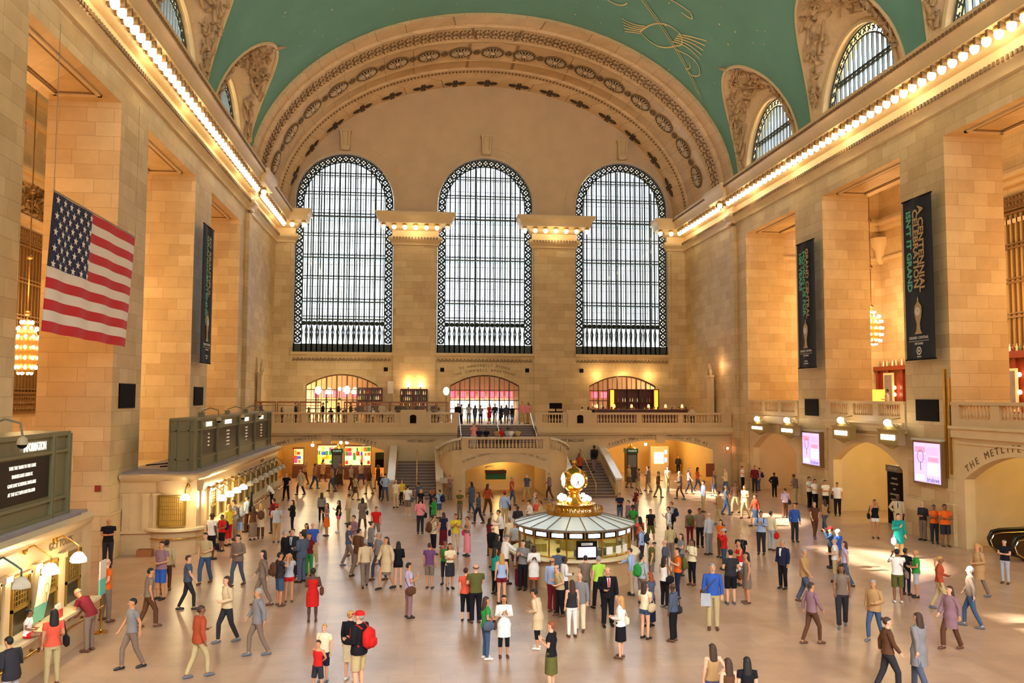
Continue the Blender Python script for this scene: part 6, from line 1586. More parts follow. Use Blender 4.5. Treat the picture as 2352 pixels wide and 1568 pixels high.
# the four-faced clock
ck = empty('brass_clock', (BX, BY, 2.76), 0, 'golden four-faced ball clock on top of the information booth', 'clock')
mb = MB(); mb.lathe((0, 0, 0), [(.34, 0), (.3, .06), (.24, .12), (.2, .25), (.17, .33), (.22, .38), (.21, .43)], 24); mb.build('pedestal', M_BRASS, ck)
CZ = .84; mb = MB(); mb.lathe((0, 0, CZ), [(.2, -.42), (.3, -.36), (.42, -.2), (.47, 0), (.43, .18), (.33, .32), (.2, .42), (.06, .47)], 28); mb.build('clock_body', M_BRASS, ck)
mb = MB(); mb.lathe((0, 0, CZ), [(.06, .45), (.09, .49), (.05, .53), (.1, .6), (.09, .68), (.02, .76)], 14); mb.build('finial', M_BRASS, ck)
for k in range(4):
    a = -pi / 2 + k * pi / 2 + .12; M4 = Matrix.Rotation(a, 4, 'Z'); f = MB(); R4 = M4 @ Matrix.Translation((.395, 0, CZ)) @ Matrix.Rotation(pi / 2, 4, 'Y')
    f.lathe((0, 0, 0), [(.29, -.16), (.3, .02), (.27, .03), (.27, .0)], 28, 0, M=R4); f.lathe((0, 0, 0), [(.27, .01), (.2, .055), (.1, .09), (.001, .1)], 28, 1, M=R4, cap=False); fo = f.build('clock_face', [M_BRASS, mat('opal_face', 'fff4cc', .4, emit=(1, .88, .55), es=2.4)], ck)
    h = MB(); h.box(-.012, -.008, .1, .012, .2, .11, 0, R4 @ Matrix.Rotation(-pi / 2 - .38, 4, 'Z')); h.box(-.015, -.008, .1, .015, .15, .11, 0, R4 @ Matrix.Rotation(-pi / 2 + .12, 4, 'Z'))
    for q in range(12): h.box(-.008, .215, .04, .008, .25, .06, 0, R4 @ Matrix.Rotation(q * pi / 6, 4, 'Z'))
    h.build('clock_hands', mat('hand_brown', '5a4018', .5), fo)
# queue posts, stroller, music stand
for px, py, lb in ((1186, 1300, 'slim brass post in front of the booth on its left'),):
    x, y = floor_at(px, py); mb = MB(); mb.lathe((x, y, 0), [(.16, 0), (.16, .02), (.03, .05), (.025, 1.0), (.04, 1.03)], 10); mb.build('queue_post', M_BRASS, label=lb, cat='post')
x, y = floor_at(1019, 1150); mb = MB()
for s_ in (-1, 1): mb.tube([(x, y, .6), (x + s_ * .3, y - .15, 0)], .015, 5)
mb.tube([(x, y, .5), (x, y + .25, 0)], .015, 5); mb.tube([(x, y, .5), (x, y, 1.2)], .015, 5); mb.cbox((x, y, 1.3), (.5, .03, .35)); mb.build('music_stand', mat('stand_metal', 'a89878', .4, metal=.4), label='folding music stand in front of the stair block', cat='music stand')
# ================================================================== CROWD
GN = dict(tee='tee', shirt='shirt', polo='polo shirt', tank='tank top', jacket='jacket', coat='cardigan', dress='dress', top='top', trousers='trousers', jeans='jeans',
          capri='cropped trousers', shorts='shorts', minis='short shorts', skirt='skirt', longskirt='long skirt')
VB = dict(stand='standing', phone='looking at a phone', both='looking down', cross='with crossed arms', hip='hand on hip', hips='hands on hips', photo='taking a photo', walk='walking', walk2='striding',
          bent='arms bent', lean='leaning', slump='looking down', sit='sitting', wide='standing', back='hands behind back', chin='hand to chin', one='standing', reach='reaching')
NM = lambda c: {'lightblue': 'pale blue', 'hotpink': 'bright pink', 'charcoal': 'charcoal'}.get(c, c)
PEOPLE_LABELS = set()
def fit16(t):
    w_ = t.split()
    while len(w_) > 16 or w_[-1] in ('and', 'in', 'the', 'of', 'a', 'at', 'with', 'on', 'over', 'to', 'by'): w_.pop()
    return ' '.join(w_)
def describe(sex, top, bottom, pose, place):
    a, b = top.split(':'); t = '%s in %s %s' % (SEX[sex], NM(b), GN[a])
    if bottom: c, d = bottom.split(':'); t += ' and %s %s' % (NM(d), GN[c])
    r = t + ' ' + VB[pose] + ' ' + place
    if len(r.split()) > 16: r = t + ' ' + place
    if len(r.split()) > 16: r = t.split(' and ')[0] + ' ' + VB[pose] + ' ' + place
    return r
def clampxy(x, y, pose='stand'):
    lim = XR - .5
    if x > lim and not any(abs(y - c) < 3.2 for c in OC): k = lim / x; x, y = lim, y * k
    l2 = XL + .5
    if 36.6 < y < 58: l2 = XF + (.95 if pose not in ('lean', 'reach') else .75)
    elif y < 25.7: l2 = XF + (.98 if pose != 'lean' else .8)
    if x < l2: k = l2 / x; x, y = l2, y * k
    d = sqrt((x - BX) ** 2 + (y - BY) ** 2)
    if d < 2.75: x, y = BX + (x - BX) * 2.75 / d, BY + (y - BY) * 2.75 / d
    return x, y
def P(px, hy, fy, sex, skin, hair, top, bottom, pose, face, place, shoes='k', cap=None, tie=None, bag=None, z=0.0, build=1.0, label=None, group=None, h=None):
    if fy is None:      # feet hidden: place by known stature
        hh = h or 1.72; best = None
        for i in range(400):
            f = hy + 20 + i * 1.0; x, y = floor_at(px, f, z); top_ = onY(px, hy, y)[1] - z
            if best is None or abs(top_ - hh) < best[0]: best = (abs(top_ - hh), f)
        fy = best[1]
    x, y = floor_at(px, fy, z); y0_ = y
    x, y = clampxy(x, y, pose)
    hh = onY(px, hy, y)[1] - z
    if pose == 'lean': hh = h or 1.72
    elif sex in 'bgc': hh = max(1.0, min(1.55, hh))
    else: hh = max(1.56, min(1.88, hh))
    lb = label or describe(sex, top, bottom, pose, place)
    assert group or lb not in PEOPLE_LABELS, lb
    PEOPLE_LABELS.add(lb)
    o = person(x, y, z, hh, face, sex, skin, hair, top, bottom, pose, shoes, lb, group, cap, tie, build)
    if bag:
        for bk in bag.split(','):
            k, c = bk.split(':')
            w = {'backpack': 'on the back of', 'shoulder': 'on the shoulder of', 'crossbag': 'slung across', 'hand': 'in the hand of', 'guitar': 'on the back of', 'phone': 'held by', 'paper': 'held by', 'board': 'held by'}[k]
            n = {'backpack': 'backpack', 'shoulder': 'handbag', 'crossbag': 'shoulder bag', 'hand': 'carrier bag', 'guitar': 'instrument case', 'phone': 'phone', 'paper': 'newspaper', 'board': 'paper sheet'}[k]
            ws = lb.split(); give(o, k, c, fit16('%s %s %s the %s' % (NM(c), n, w, lb)))
    return o
# --- left: queue along the far ticket office
P(247, 1178, 1283, 'm', 't', 'bald:g', 'polo:black', 'trousers:charcoal', 'cross', 195, 'by the flag pier', z=0)
P(371, 1187, 1279, 'm', 't', 'short:n', 'polo:mauve', 'shorts:blue', 'bent', 150, 'beside the round corner window')
P(485, 1176, 1266, 'm', 'd', 'bald:k', 'tee:white', 'shorts:black', 'stand', -40, 'first in the ticket queue')
P(509, 1171, 1252, 'b', 'b', 'short:k', 'tee:red', 'shorts:black', 'bent', 140, 'second in the ticket queue', bag='backpack:charcoal')
P(525, 1158, 1232, 'w', 'p', 'mid:y', 'top:yellow', 'capri:red', 'both', 60, 'in the ticket queue')
P(541, 1147, 1222, 'm', 'p', 'short:n', 'polo:grey', 'trousers:taupe', 'slump', 100, 'at the ticket queue', bag='backpack:silver')
P(548, 1166, 1239, 'm', 'p', 'short:y', 'tee:taupe', 'shorts:lightblue', 'stand', 20, 'in the ticket queue')
P(566, 1139, 1222, 'm', 't', 'short:k', 'shirt:white', 'trousers:brown', 'phone', 70, 'in the ticket queue', bag='guitar:black')
P(580, 1162, 1240, 'w', 'p', 'long:n', 'top:brown', 'longskirt:taupe', 'stand', 30, 'behind the instrument case')
P(598, 1156, 1237, 'w', 'p', 'mid:y', 'coat:beige', 'trousers:brown', 'stand', 10, 'at the queue end', bag='backpack:brown')
P(634, 1158, 1246, 'm', 't', 'short:n', 'tee:silver', 'trousers:tan', 'bent', 0, 'at the queue end', cap='red', label='man in pale grey tee, tan trousers and red cap at the queue end')
P(627, 1144, 1225, 'm', 't', 'short:k', 'shirt:maroon', 'trousers:charcoal', 'phone', 60, 'left of the seated-looking queue end')
P(671, 1148, 1222, 'w', 'p', 'mid:n', 'jacket:black', 'trousers:black', 'both', 100, 'right of the ticket queue', bag='shoulder:olive')
P(624, 1095, 1148, 'm', 'p', 'bald:n', 'shirt:white', 'trousers:black', 'lean', 100, 'over the far end of the ticket counter', bag='shoulder:brown')
P(657, 1087, 1140, 'm', 'p', 'bald:k', 'tee:black', 'trousers:black', 'hips', 160, 'near the far end of the ticket office')
P(738, 1134, 1199, 'w', 't', 'long:n', 'shirt:grey', 'jeans:black', 'stand', 10, 'left of the orange skirt')
P(750, 1159, 1231, 'w', 't', 'long:n', 'top:mauve', 'skirt:orange', 'both', 120, 'in the left centre')
P(777, 1153, 1223, 'w', 'p', 'long:k', 'tee:black', 'minis:hotpink', 'phone', 100, 'in the left centre', shoes='w', bag='shoulder:brown')
P(717, 1200, 1296, 'm', 'p', 'bald:g', 'polo:blue', 'trousers:khaki', 'wide', 190, 'behind the suited men', shoes='w', bag='shoulder:black')
P(702, 1207, 1292, 'w', 't', 'mid:k', 'top:brown', 'trousers:charcoal', 'stand', 150, 'behind the suited men')
P(653, 1217, 1330, 'm', 'p', 'short:g', 'jacket:black', 'trousers:black', 'stand', -70, 'leftmost of the three suited men')
P(670, 1214, 1327, 'm', 'p', 'short:n', 'jacket:charcoal', 'trousers:charcoal', 'one', 165, 'middle of the three suited men', tie='grey')
P(692, 1220, 1337, 'm', 'p', 'short:k', 'jacket:slate', 'trousers:slate', 'bent', 60, 'rightmost of the three suited men', build=1.12)
P(709, 1227, 1322, 'w', 't', 'mid:n', 'tee:maroon', 'trousers:green', 'stand', 170, 'behind the red dress', bag='shoulder:rust')
P(641, 1268, 1391, 'm', 't', 'short:k', 'tee:charcoal', 'shorts:denim', 'photo', -60, 'left of the suited men', shoes='n', bag='backpack:brown')
P(663, 1278, 1383, 'w', 't', 'tail:y', 'top:silver', 'minis:red', 'photo', 10, 'left of the red dress', shoes='n')
P(717, 1304, 1428, 'w', 'd', 'short:k', 'dress:red', None, 'bent', 5, 'alone in the left centre', shoes='n', bag='shoulder:brown', build=1.08)
P(743, 1433, 1566, 'b', 'p', 'short:y', 'tee:cream', 'shorts:navy', 'stand', 160, 'behind the boy in red', shoes='s')
P(729, 1470, 1592, 'b', 't', 'short:n', 'tank:red', 'shorts:charcoal', 'back', 150, 'at the lower left edge')
P(803, 1402, 1562, 'w', 'p', 'bun:y', 'shirt:black', 'skirt:cream', 'phone', -20, 'beside the red backpack', shoes='w')
P(823, 1404, 1592, 'm', 'p', 'short:g', 'jacket:black', 'shorts:khaki', 'bent', 60, 'in a red cap', cap='red', bag='backpack:red', build=1.1)
P(914, 1243, 1348, 'w', 'p', 'mid:k', 'shirt:black', 'minis:black', 'bent', 5, 'seen from behind left of centre')
P(938, 1292, 1419, 'm', 't', 'short:k', 'polo:lilac', 'trousers:mauve', 'phone', -70, 'left of centre', bag='crossbag:brown,phone:lightblue')
P(986, 1248, 1351, 'm', 't', 'short:n', 'tee:purple', 'shorts:taupe', 'stand', -20, 'left of centre', shoes='n')
P(1033, 1251, 1352, 'w', 't', 'long:n', 'top:cream', 'skirt:charcoal', 'cross', 200, 'paired left of centre')
P(1022, 1243, 1342, 'w', 'b', 'bun:k', 'tank:green', 'capri:charcoal', 'bent', 160, 'behind the cream top')
P(1069, 1304, 1426, 'w', 'p', 'bun:n', 'top:coral', 'capri:black', 'stand', -10, 'beside the olive tee', label='woman in coral top and black cropped trousers beside the olive tee')
P(1092, 1295, 1431, 'm', 'p', 'bald:n', 'tee:olive', 'trousers:black', 'cross', 10, 'seen from behind in the centre', shoes='n', build=1.1)
P(1116, 1370, 1514, 'w', 't', 'long:n', 'tee:green', 'jeans:denim', 'bent', -75, 'in the lower centre', shoes='w', bag='shoulder:slate')
P(1157, 1375, 1509, 'w', 't', 'long:k', 'coat:white', 'capri:black', 'both', 180, 'in the lower centre', shoes='n', bag='crossbag:brown')
P(1152, 1270, 1387, 'w', 'p', 'long:y', 'tank:lightblue', 'minis:maroon', 'stand', 5, 'left of the booth')
P(1137, 1268, 1365, 'w', 't', 'long:k', 'tee:teal', 'jeans:black', 'both', -60, 'left of the booth', bag='hand:black')
P(1131, 1208, 1304, 'm', 'p', 'bald:k', 'jacket:black', 'trousers:tan', 'stand', -50, 'left of the booth', tie='')
P(1143, 1233, 1325, 'w', 'p', 'long:k', 'jacket:charcoal', 'trousers:black', 'stand', -60, 'left of the booth', bag='shoulder:brown')
P(1172, 1228, 1340, 'm', 'p', 'short:g', 'shirt:white', 'trousers:charcoal', 'reach', -70, 'at the booth counter', cap='taupe', label='man in white shirt and a flat cap at the booth counter')
P(1205, 1240, 1354, 'm', 'p', 'short:k', 'shirt:grey', 'trousers:black', 'both', 150, 'just left of the booth front')
P(1125, 1190, 1276, 'w', 't', 'long:k', 'top:maroon', 'trousers:brown', 'stand', -60, 'behind the black jacket left of the booth')
P(1151, 1170, 1262, 'm', 'p', 'short:n', 'shirt:white', 'trousers:black', 'slump', 80, 'left behind the booth', tie='black')
P(1170, 1187, 1273, 'm', 'b', 'short:g', 'tee:cream', 'trousers:grey', 'stand', 20, 'left behind the booth')
P(1183, 1200, 1288, 'm', 't', 'bald:g', 'tee:silver', 'trousers:brown', 'stand', -10, 'beside the booth roof')
P(1159, 1128, 1208, 'm', 't', 'short:k', 'shirt:lightblue', 'trousers:khaki', 'stand', -5, 'beyond the booth to the left', cap='red', bag='crossbag:charcoal')
P(1189, 1161, 1240, 'm', 'd', 'bald:k', 'jacket:charcoal', 'trousers:charcoal', 'bent', 10, 'right behind the booth roof')
P(1219, 1148, 1226, 'm', 'p', 'short:k', 'shirt:white', 'trousers:slate', 'slump', 100, 'just beyond the booth', bag='crossbag:brown')
P(1229, 1130, 1203, 'm', 'p', 'short:g', 'tee:silver', 'trousers:charcoal', 'stand', 100, 'far beyond the booth')
P(1232, 1142, 1218, 'w', 't', 'bun:n', 'tank:coral', 'skirt:beige', 'stand', 180, 'just beyond the booth')
P(1241, 1150, 1228, 'w', 't', 'short:n', 'shirt:khaki', 'trousers:taupe', 'stand', 60, 'just beyond the booth')
P(1056, 1131, 1192, 'm', 't', 'short:k', 'polo:olive', 'trousers:taupe', 'cross', 150, 'in front of the stair block')
P(1046, 1180, 1272, 'w', 't', 'short:n', 'tee:yellow', 'capri:beige', 'both', 175, 'in the centre', bag='crossbag:navy')
P(1073, 1186, 1277, 'w', 't', 'short:n', 'tank:taupe', 'longskirt:pink', 'both', 110, 'in the centre', bag='shoulder:hotpink')
P(995, 1181, 1274, 'w', 't', 'bun:n', 'top:beige', 'capri:black', 'phone', -60, 'with a big bag left of centre', bag='backpack:brown')
P(1018, 1182, 1259, 'w', 'p', 'mid:n', 'top:navy', 'longskirt:maroon', 'stand', 20, 'left of the yellow tee')
P(965, 1144, 1226, 'm', 't', 'short:k', 'shirt:pink', 'trousers:charcoal', 'bent', -10, 'left of centre', bag='crossbag:black')
P(996, 1149, 1212, 'w', 'b', 'tail:k', 'coat:green', 'trousers:black', 'both', 100, 'left of centre')
P(936, 1114, 1184, 'm', 'p', 'short:n', 'tee:white', 'shorts:taupe', 'stand', -10, 'before the left flight', shoes='w', bag='crossbag:slate')
P(1009, 1126, 1190, 'm', 'p', 'short:n', 'shirt:lightblue', 'shorts:denim', 'stand', 50, 'near the left flight', bag='backpack:navy')
P(992, 1130, 1188, 'w', 'p', 'long:r', 'top:navy', 'jeans:navy', 'photo', 0, 'near the left flight')
P(966, 1129, 1188, 'w', 'p', 'mid:y', 'top:black', 'trousers:charcoal', 'stand', 160, 'near the left flight')
P(863, 1163, 1242, 'm', 't', 'short:n', 'tee:red', 'trousers:taupe', 'wide', 180, 'left of centre', shoes='n')
P(832, 1146, 1215, 'w', 'b', 'mid:k', 'coat:taupe', 'trousers:brown', 'back', 5, 'left of centre', bag='crossbag:charcoal')
P(800, 1139, 1203, 'm', 't', 'short:n', 'tee:beige', 'trousers:khaki', 'stand', 60, 'left of centre')
P(961, 1110, 1168, 'm', 't', 'short:k', 'tee:slate', 'trousers:slate', 'stand', 10, 'at the foot of the left flight')
P(909, 1102, 1166, 'm', 'p', 'bald:n', 'tee:cream', 'trousers:beige', 'stand', 20, 'left of the left flight')
P(884, 1088, 1150, 'm', 'p', 'short:n', 'shirt:lightblue', 'jeans:denim', 'hips', 170, 'by the left flight', cap='charcoal')
P(876, 1086, 1146, 'm', 'p', 'bald:n', 'jacket:charcoal', 'trousers:black', 'stand', 170, 'behind the blue shirt left of the stairs')
P(923, 1106, 1160, 'w', 't', 'mid:n', 'top:yellow', 'jeans:charcoal', 'stand', 150, 'by the left flight')
P(1033, 1101, 1147, 'm', 'p', 'short:n', 'tee:mauve', 'trousers:taupe', 'both', 180, 'behind the music stand')
# --- around and in front of the booth
P(1254, 1262, 1350, 'w', 'd', 'mid:k', 'coat:white', 'skirt:coral', 'both', 175, 'at the booth front', label='woman in white cardigan over a coral dress reading at the front of the booth')
P(1290, 1259, 1358, 'm', 'p', 'short:k', 'shirt:slate', 'trousers:slate', 'stand', -5, 'at the booth front')
P(1269, 1281, 1406, 'm', 't', 'bald:n', 'shirt:lightblue', 'trousers:maroon', 'stand', -40, 'in front of the booth', shoes='n')
P(1297, 1279, 1392, 'm', 'd', 'short:k', 'shirt:white', 'trousers:charcoal', 'one', -80, 'in front of the booth')
P(1286, 1298, 1415, 'm', 'p', 'bald:k', 'polo:khaki', 'trousers:black', 'slump', 110, 'in front of the booth', shoes='n')
P(1345, 1277, 1388, 'm', 'p', 'short:k', 'tee:taupe', 'trousers:taupe', 'stand', -10, 'at the booth counter')
P(1375, 1277, 1396, 'm', 'p', 'short:g', 'polo:lime', 'trousers:black', 'wide', 20, 'in front of the booth', label='man in bright lime polo and black trousers before the booth')
P(1332, 1316, 1450, 'm', 'p', 'bald:g', 'jacket:grey', 'trousers:cream', 'stand', 160, 'below the booth', shoes='n', label='bald man in grey blazer and cream trousers below the booth')
P(1314, 1333, 1463, 'w', 'p', 'long:n', 'tank:charcoal', 'jeans:white', 'stand', 5, 'below the booth', shoes='n')
P(1396, 1303, 1438, 'm', 'p', 'bald:k', 'jacket:black', 'trousers:black', 'one', 180, 'below the booth', tie='red', build=1.12)
P(1426, 1370, 1511, 'w', 'p', 'long:y', 'shirt:white', 'skirt:black', 'bent', 60, 'right of the black suit', shoes='n', bag='shoulder:cream')
P(1235, 1354, 1490, 'w', 't', 'short:k', 'coat:beige', 'capri:black', 'slump', 60, 'in the lower centre', shoes='w', label='woman in beige cardigan and black cropped trousers in the lower centre')
P(1266, 1427, 1592, 'w', 'p', 'short:r', 'top:black', 'skirt:olive', 'both', 60, 'at the bottom centre')
P(1482, 1342, 1467, 'w', 'p', 'long:n', 'top:cream', 'minis:denim', 'both', -50, 'right of the booth front', bag='shoulder:beige')
P(1494, 1315, 1439, 'w', 'p', 'mid:r', 'tee:slate', 'longskirt:navy', 'bent', 40, 'right of the booth front')
P(1547, 1340, 1473, 'm', 'd', 'bald:k', 'shirt:slate', 'trousers:black', 'stand', 50, 'right of centre', shoes='n', bag='crossbag:charcoal')
P(1527, 1276, 1396, 'w', 't', 'long:k', 'tank:white', 'jeans:black', 'both', -60, 'right of the booth', shoes='s', bag='shoulder:black')
P(1557, 1258, 1374, 'm', 'p', 'short:k', 'tee:orange', 'jeans:navy', 'both', 80, 'right of the booth', bag='backpack:olive,board:white')
P(1590, 1238, 1344, 'w', 'b', 'tail:k', 'shirt:cream', 'jeans:black', 'both', 120, 'right of the orange tee', shoes='n')
P(1565, 1232, 1322, 'w', 'p', 'long:n', 'top:grey', 'jeans:slate', 'cross', 100, 'behind the orange tee')
P(1528, 1240, 1342, 'm', 'p', 'bald:g', 'shirt:slate', 'trousers:grey', 'stand', 60, 'right of the booth')
P(1497, 1244, 1342, 'm', 'p', 'short:n', 'tee:olive', 'shorts:taupe', 'stand', 80, 'right of the booth', cap='beige')
P(1475, 1279, 1386, 'm', 'p', 'short:k', 'shirt:silver', 'trousers:taupe', 'stand', -60, 'right beside the booth', bag='backpack:green')
P(1452, 1258, 1366, 'm', 'p', 'short:n', 'shirt:lightblue', 'trousers:beige', 'reach', 60, 'right beside the booth')
P(1474, 1206, 1300, 'm', 't', 'short:n', 'shirt:lightblue', 'trousers:charcoal', 'stand', 60, 'behind the booth right edge', bag='backpack:charcoal')
P(1470, 1186, 1272, 'w', 'd', 'long:k', 'top:coral', 'trousers:brown', 'stand', 20, 'behind the booth right edge')
P(1454, 1160, 1240, 'w', 'd', 'curly:k', 'tee:green', 'trousers:brown', 'bent', 150, 'beyond the booth to the right')
P(1540, 1207, 1292, 'm', 'p', 'short:g', 'shirt:khaki', 'trousers:taupe', 'stand', 10, 'right of the booth', bag='shoulder:black')
P(1495, 1171, 1248, 'm', 't', 'short:k', 'tee:black', 'shorts:olive', 'wide', 190, 'beyond the booth to the right')
P(1536, 1163, 1246, 'm', 'p', 'short:k', 'shirt:white', 'trousers:charcoal', 'phone', 70, 'right beyond the booth', bag='backpack:black')
P(1543, 1152, 1230, 'm', 'p', 'short:r', 'shirt:silver', 'trousers:black', 'stand', 60, 'right beyond the booth', bag='backpack:navy')
P(1585, 1175, 1250, 'w', 'b', 'curly:k', 'tee:taupe', 'jeans:maroon', 'stand', -10, 'right beyond the booth', bag='backpack:olive')
P(1608, 1167, 1257, 'm', 'b', 'short:k', 'polo:taupe', 'trousers:black', 'stand', 180, 'right of centre')
P(1629, 1177, 1274, 'm', 'p', 'bald:g', 'shirt:silver', 'trousers:grey', 'stand', 30, 'right of centre')
P(1616, 1104, 1176, 'm', 'p', 'short:k', 'polo:lightblue', 'trousers:khaki', 'phone', 90, 'in the far right centre')
P(1462, 1126, 1186, 'w', 't', 'tail:k', 'top:maroon', 'trousers:taupe', 'phone', 100, 'beyond the booth to the right', bag='shoulder:charcoal')
P(1443, 1156, 1222, 'm', 'p', 'short:n', 'shirt:mauve', 'trousers:slate', 'stand', 100, 'beyond the booth to the right')
P(1424, 1134, 1200, 'm', 't', 'short:n', 'tee:navy', 'trousers:slate', 'bent', 180, 'before the right flight')
P(1664, 1222, 1308, 'w', 't', 'short:k', 'shirt:red', 'jeans:denim', 'photo', 80, 'right of centre', cap='silver', label='person in red plaid shirt, jeans and a grey cap taking a photo right of centre')
P(1656, 1199, 1280, 'w', 'p', 'long:n', 'top:orange', 'trousers:brown', 'stand', 120, 'behind the plaid shirt')
P(1679, 1262, 1387, 'm', 'p', 'short:k', 'tee:charcoal', 'shorts:black', 'bent', 0, 'right of centre seen from behind', shoes='s', bag='crossbag:brown', build=1.08)
P(1699, 1240, 1344, 'w', 't', 'short:k', 'tank:red', 'capri:white', 'chin', 90, 'behind the black shorts')
P(1703, 1224, 1322, 'm', 'p', 'short:g', 'tee:black', 'trousers:taupe', 'stand', 140, 'behind the red tank top', bag='backpack:slate')
P(1716, 1268, 1385, 'w', 't', 'long:k', 'dress:taupe', None, 'phone', 90, 'right of centre', shoes='n', bag='shoulder:grey')
P(1638, 1294, 1445, 'm', 'p', 'short:g', 'shirt:blue', 'trousers:khaki', 'stand', 165, 'front right of centre', shoes='n', bag='crossbag:brown,paper:silver', label='grey-haired man in blue shirt and khaki trousers holding a newspaper right of centre')
P(1749, 1174, 1273, 'm', 't', 'short:n', 'shirt:lightblue', 'trousers:charcoal', 'both', 150, 'on the right', bag='backpack:black')
P(1772, 1173, 1264, 'm', 't', 'short:k', 'shirt:cream', 'trousers:silver', 'stand', -60, 'on the right', shoes='n', bag='hand:red')
P(1826, 1157, 1244, 'm', 't', 'bald:n', 'shirt:blue', 'trousers:charcoal', 'stand', 180, 'on the right')
P(1804, 1121, 1189, 'm', 'p', 'short:n', 'shirt:lilac', 'trousers:brown', 'bent', 5, 'on the right', bag='crossbag:charcoal')
P(1779, 1086, 1141, 'm', 'd', 'short:k', 'jacket:black', 'trousers:black', 'hip', 170, 'by the first track arch', cap='black')
P(1706, 1070, 1120, 'm', 'p', 'short:k', 'polo:white', 'trousers:black', 'cross', -140, 'by the right corner')
P(1734, 1063, 1122, 'm', 't', 'short:n', 'shirt:maroon', 'trousers:charcoal', 'stand', 150, 'by the first track arch')
P(1744, 1074, 1127, 'm', 'p', 'short:k', 'shirt:lilac', 'jeans:denim', 'stand', 60, 'by the first track arch', bag='backpack:charcoal')
for i, (px, hy, fy, f, ps) in enumerate(((1860, 1094, 1162, 210, 'cross'), (1873, 1100, 1166, 200, 'bent'), (1897, 1098, 1168, 190, 'cross'), (1924, 1104, 1174, 150, 'stand'))):
    P(px, hy, fy, 'm', 't', 'short:k', 'polo:white', 'trousers:black', ps, f, '', label='man in white shirt and black trousers, %s of four by track arch' % ('leftmost', 'second from left', 'third from left', 'rightmost')[i], bag='shoulder:charcoal' if i == 3 else None)
P(1828, 1088, 1158, 'm', 'b', 'short:n', 'tee:taupe', 'trousers:khaki', 'slump', 30, 'under the far digital poster')
P(2011, 1147, 1236, 'w', 't', 'short:k', 'tank:black', 'minis:white', 'photo', 160, 'before the second track arch', bag='shoulder:black')
P(2064, 1135, 1226, 'm', 'd', 'bald:k', 'jacket:beige', 'trousers:beige', 'hip', 150, 'under the near digital poster', tie='navy')
P(2066, 1179, 1282, 'p', 'p', 'short:n', 'coat:teal', 'trousers:khaki', 'phone', 180, 'on the far right', shoes='w', bag='hand:silver')
P(2121, 1152, 1234, 'm', 'p', 'bald:g', 'shirt:charcoal', 'trousers:taupe', 'bent', 110, 'near the escalators')
P(2147, 1159, 1241, 'w', 'b', 'short:k', 'polo:orange', 'trousers:charcoal', 'cross', 160, 'near the escalators')
P(2172, 1153, 1243, 'm', 'b', 'short:k', 'polo:orange', 'shorts:charcoal', 'cross', 170, 'near the escalators', shoes='n', build=1.1)
P(2063, 1260, 1384, 'm', 'b', 'short:k', 'tee:white', 'shorts:olive', 'photo', -20, 'on the far right', shoes='w', bag='crossbag:taupe')
P(2106, 1274, 1372, 'p', 't', 'short:y', 'tee:green', 'shorts:silver', 'bent', 60, 'beside the white tee')
P(2082, 1262, 1366, 'm', 'b', 'short:k', 'tee:black', 'jeans:navy', 'stand', -60, 'between the white and green tees')
P(1919, 1237, 1337, 'm', 'p', 'short:g', 'polo:white', 'trousers:khaki', 'bent', 60, 'in the sunlit patch', bag='crossbag:tan')
P(1909, 1210, 1304, 'm', 't', 'short:k', 'shirt:denim', 'trousers:charcoal', 'photo', 70, 'behind the sunlit man', cap='red')
P(1926, 1216, 1312, 'm', 'p', 'short:g', 'polo:blue', 'trousers:taupe', 'stand', 30, 'behind the sunlit man', cap='white')
P(1799, 1240, 1352, 'm', 't', 'short:g', 'jacket:navy', 'trousers:black', 'stand', 120, 'on the right', tie='')
P(2310, 1238, 1340, 'm', 'p', 'short:k', 'polo:black', 'jeans:silver', 'cross', 120, 'by the nearer escalator', shoes='n')
P(1942, 1262, 1345, 'w', 'p', 'mid:n', 'top:lilac', 'trousers:slate', 'walk', 60, 'in the sunlit patch')
# --- near the camera
P(204, 1350, 1487, 'm', 't', 'bald:g', 'polo:maroon', 'trousers:taupe', 'lean', 78, 'over the near ticket counter', shoes='n', h=1.75)
P(241, 1283, 1427, 'm', 'p', 'bald:g', 'tee:orange', 'trousers:taupe', 'back', -40, 'beside the sign stand', shoes='n', label='grey-haired man in orange polo and brown trousers beside the sign stand')
P(118, 1398, 1575, 'w', 't', 'long:k', 'top:coral', 'jeans:khaki', 'one', 30, 'at the near ticket counter', shoes='n', bag='shoulder:black')
x_, y_ = floor_at(70, 1560); yy, zz = onX(66, 1460, XF + .45)
person(XF + .42, yy, 1.1 + .0, 1.22, -80, 'c', 'b', 'bun:k', 'tee:white', 'minis:red', 'sit', 'k', 'small child in white top and red shorts sitting on the near ticket counter', None)
P(22, 1462, 1640, 'm', 't', 'short:k', 'jacket:charcoal', 'jeans:silver', 'slump', 60, 'at the lower left corner', label='person in dark jacket and pale jeans bending at the lower left corner')
P(1638, 1478, 1652, 'g', 'p', 'long:n', 'tank:tan', 'jeans:slate', 'hip', 5, 'x', label='girl with long brown hair, leftmost of three at the bottom right')
P(1674, 1511, 1690, 'g', 'p', 'long:n', 'tank:brown', 'jeans:denim', 'stand', 10, 'x', label='girl with long dark hair, middle of three at the bottom right')
P(1718, 1508, 1690, 'g', 'p', 'long:k', 'tee:black', 'jeans:black', 'stand', -10, 'x', label='girl with long black hair in black, rightmost of three at the bottom right')
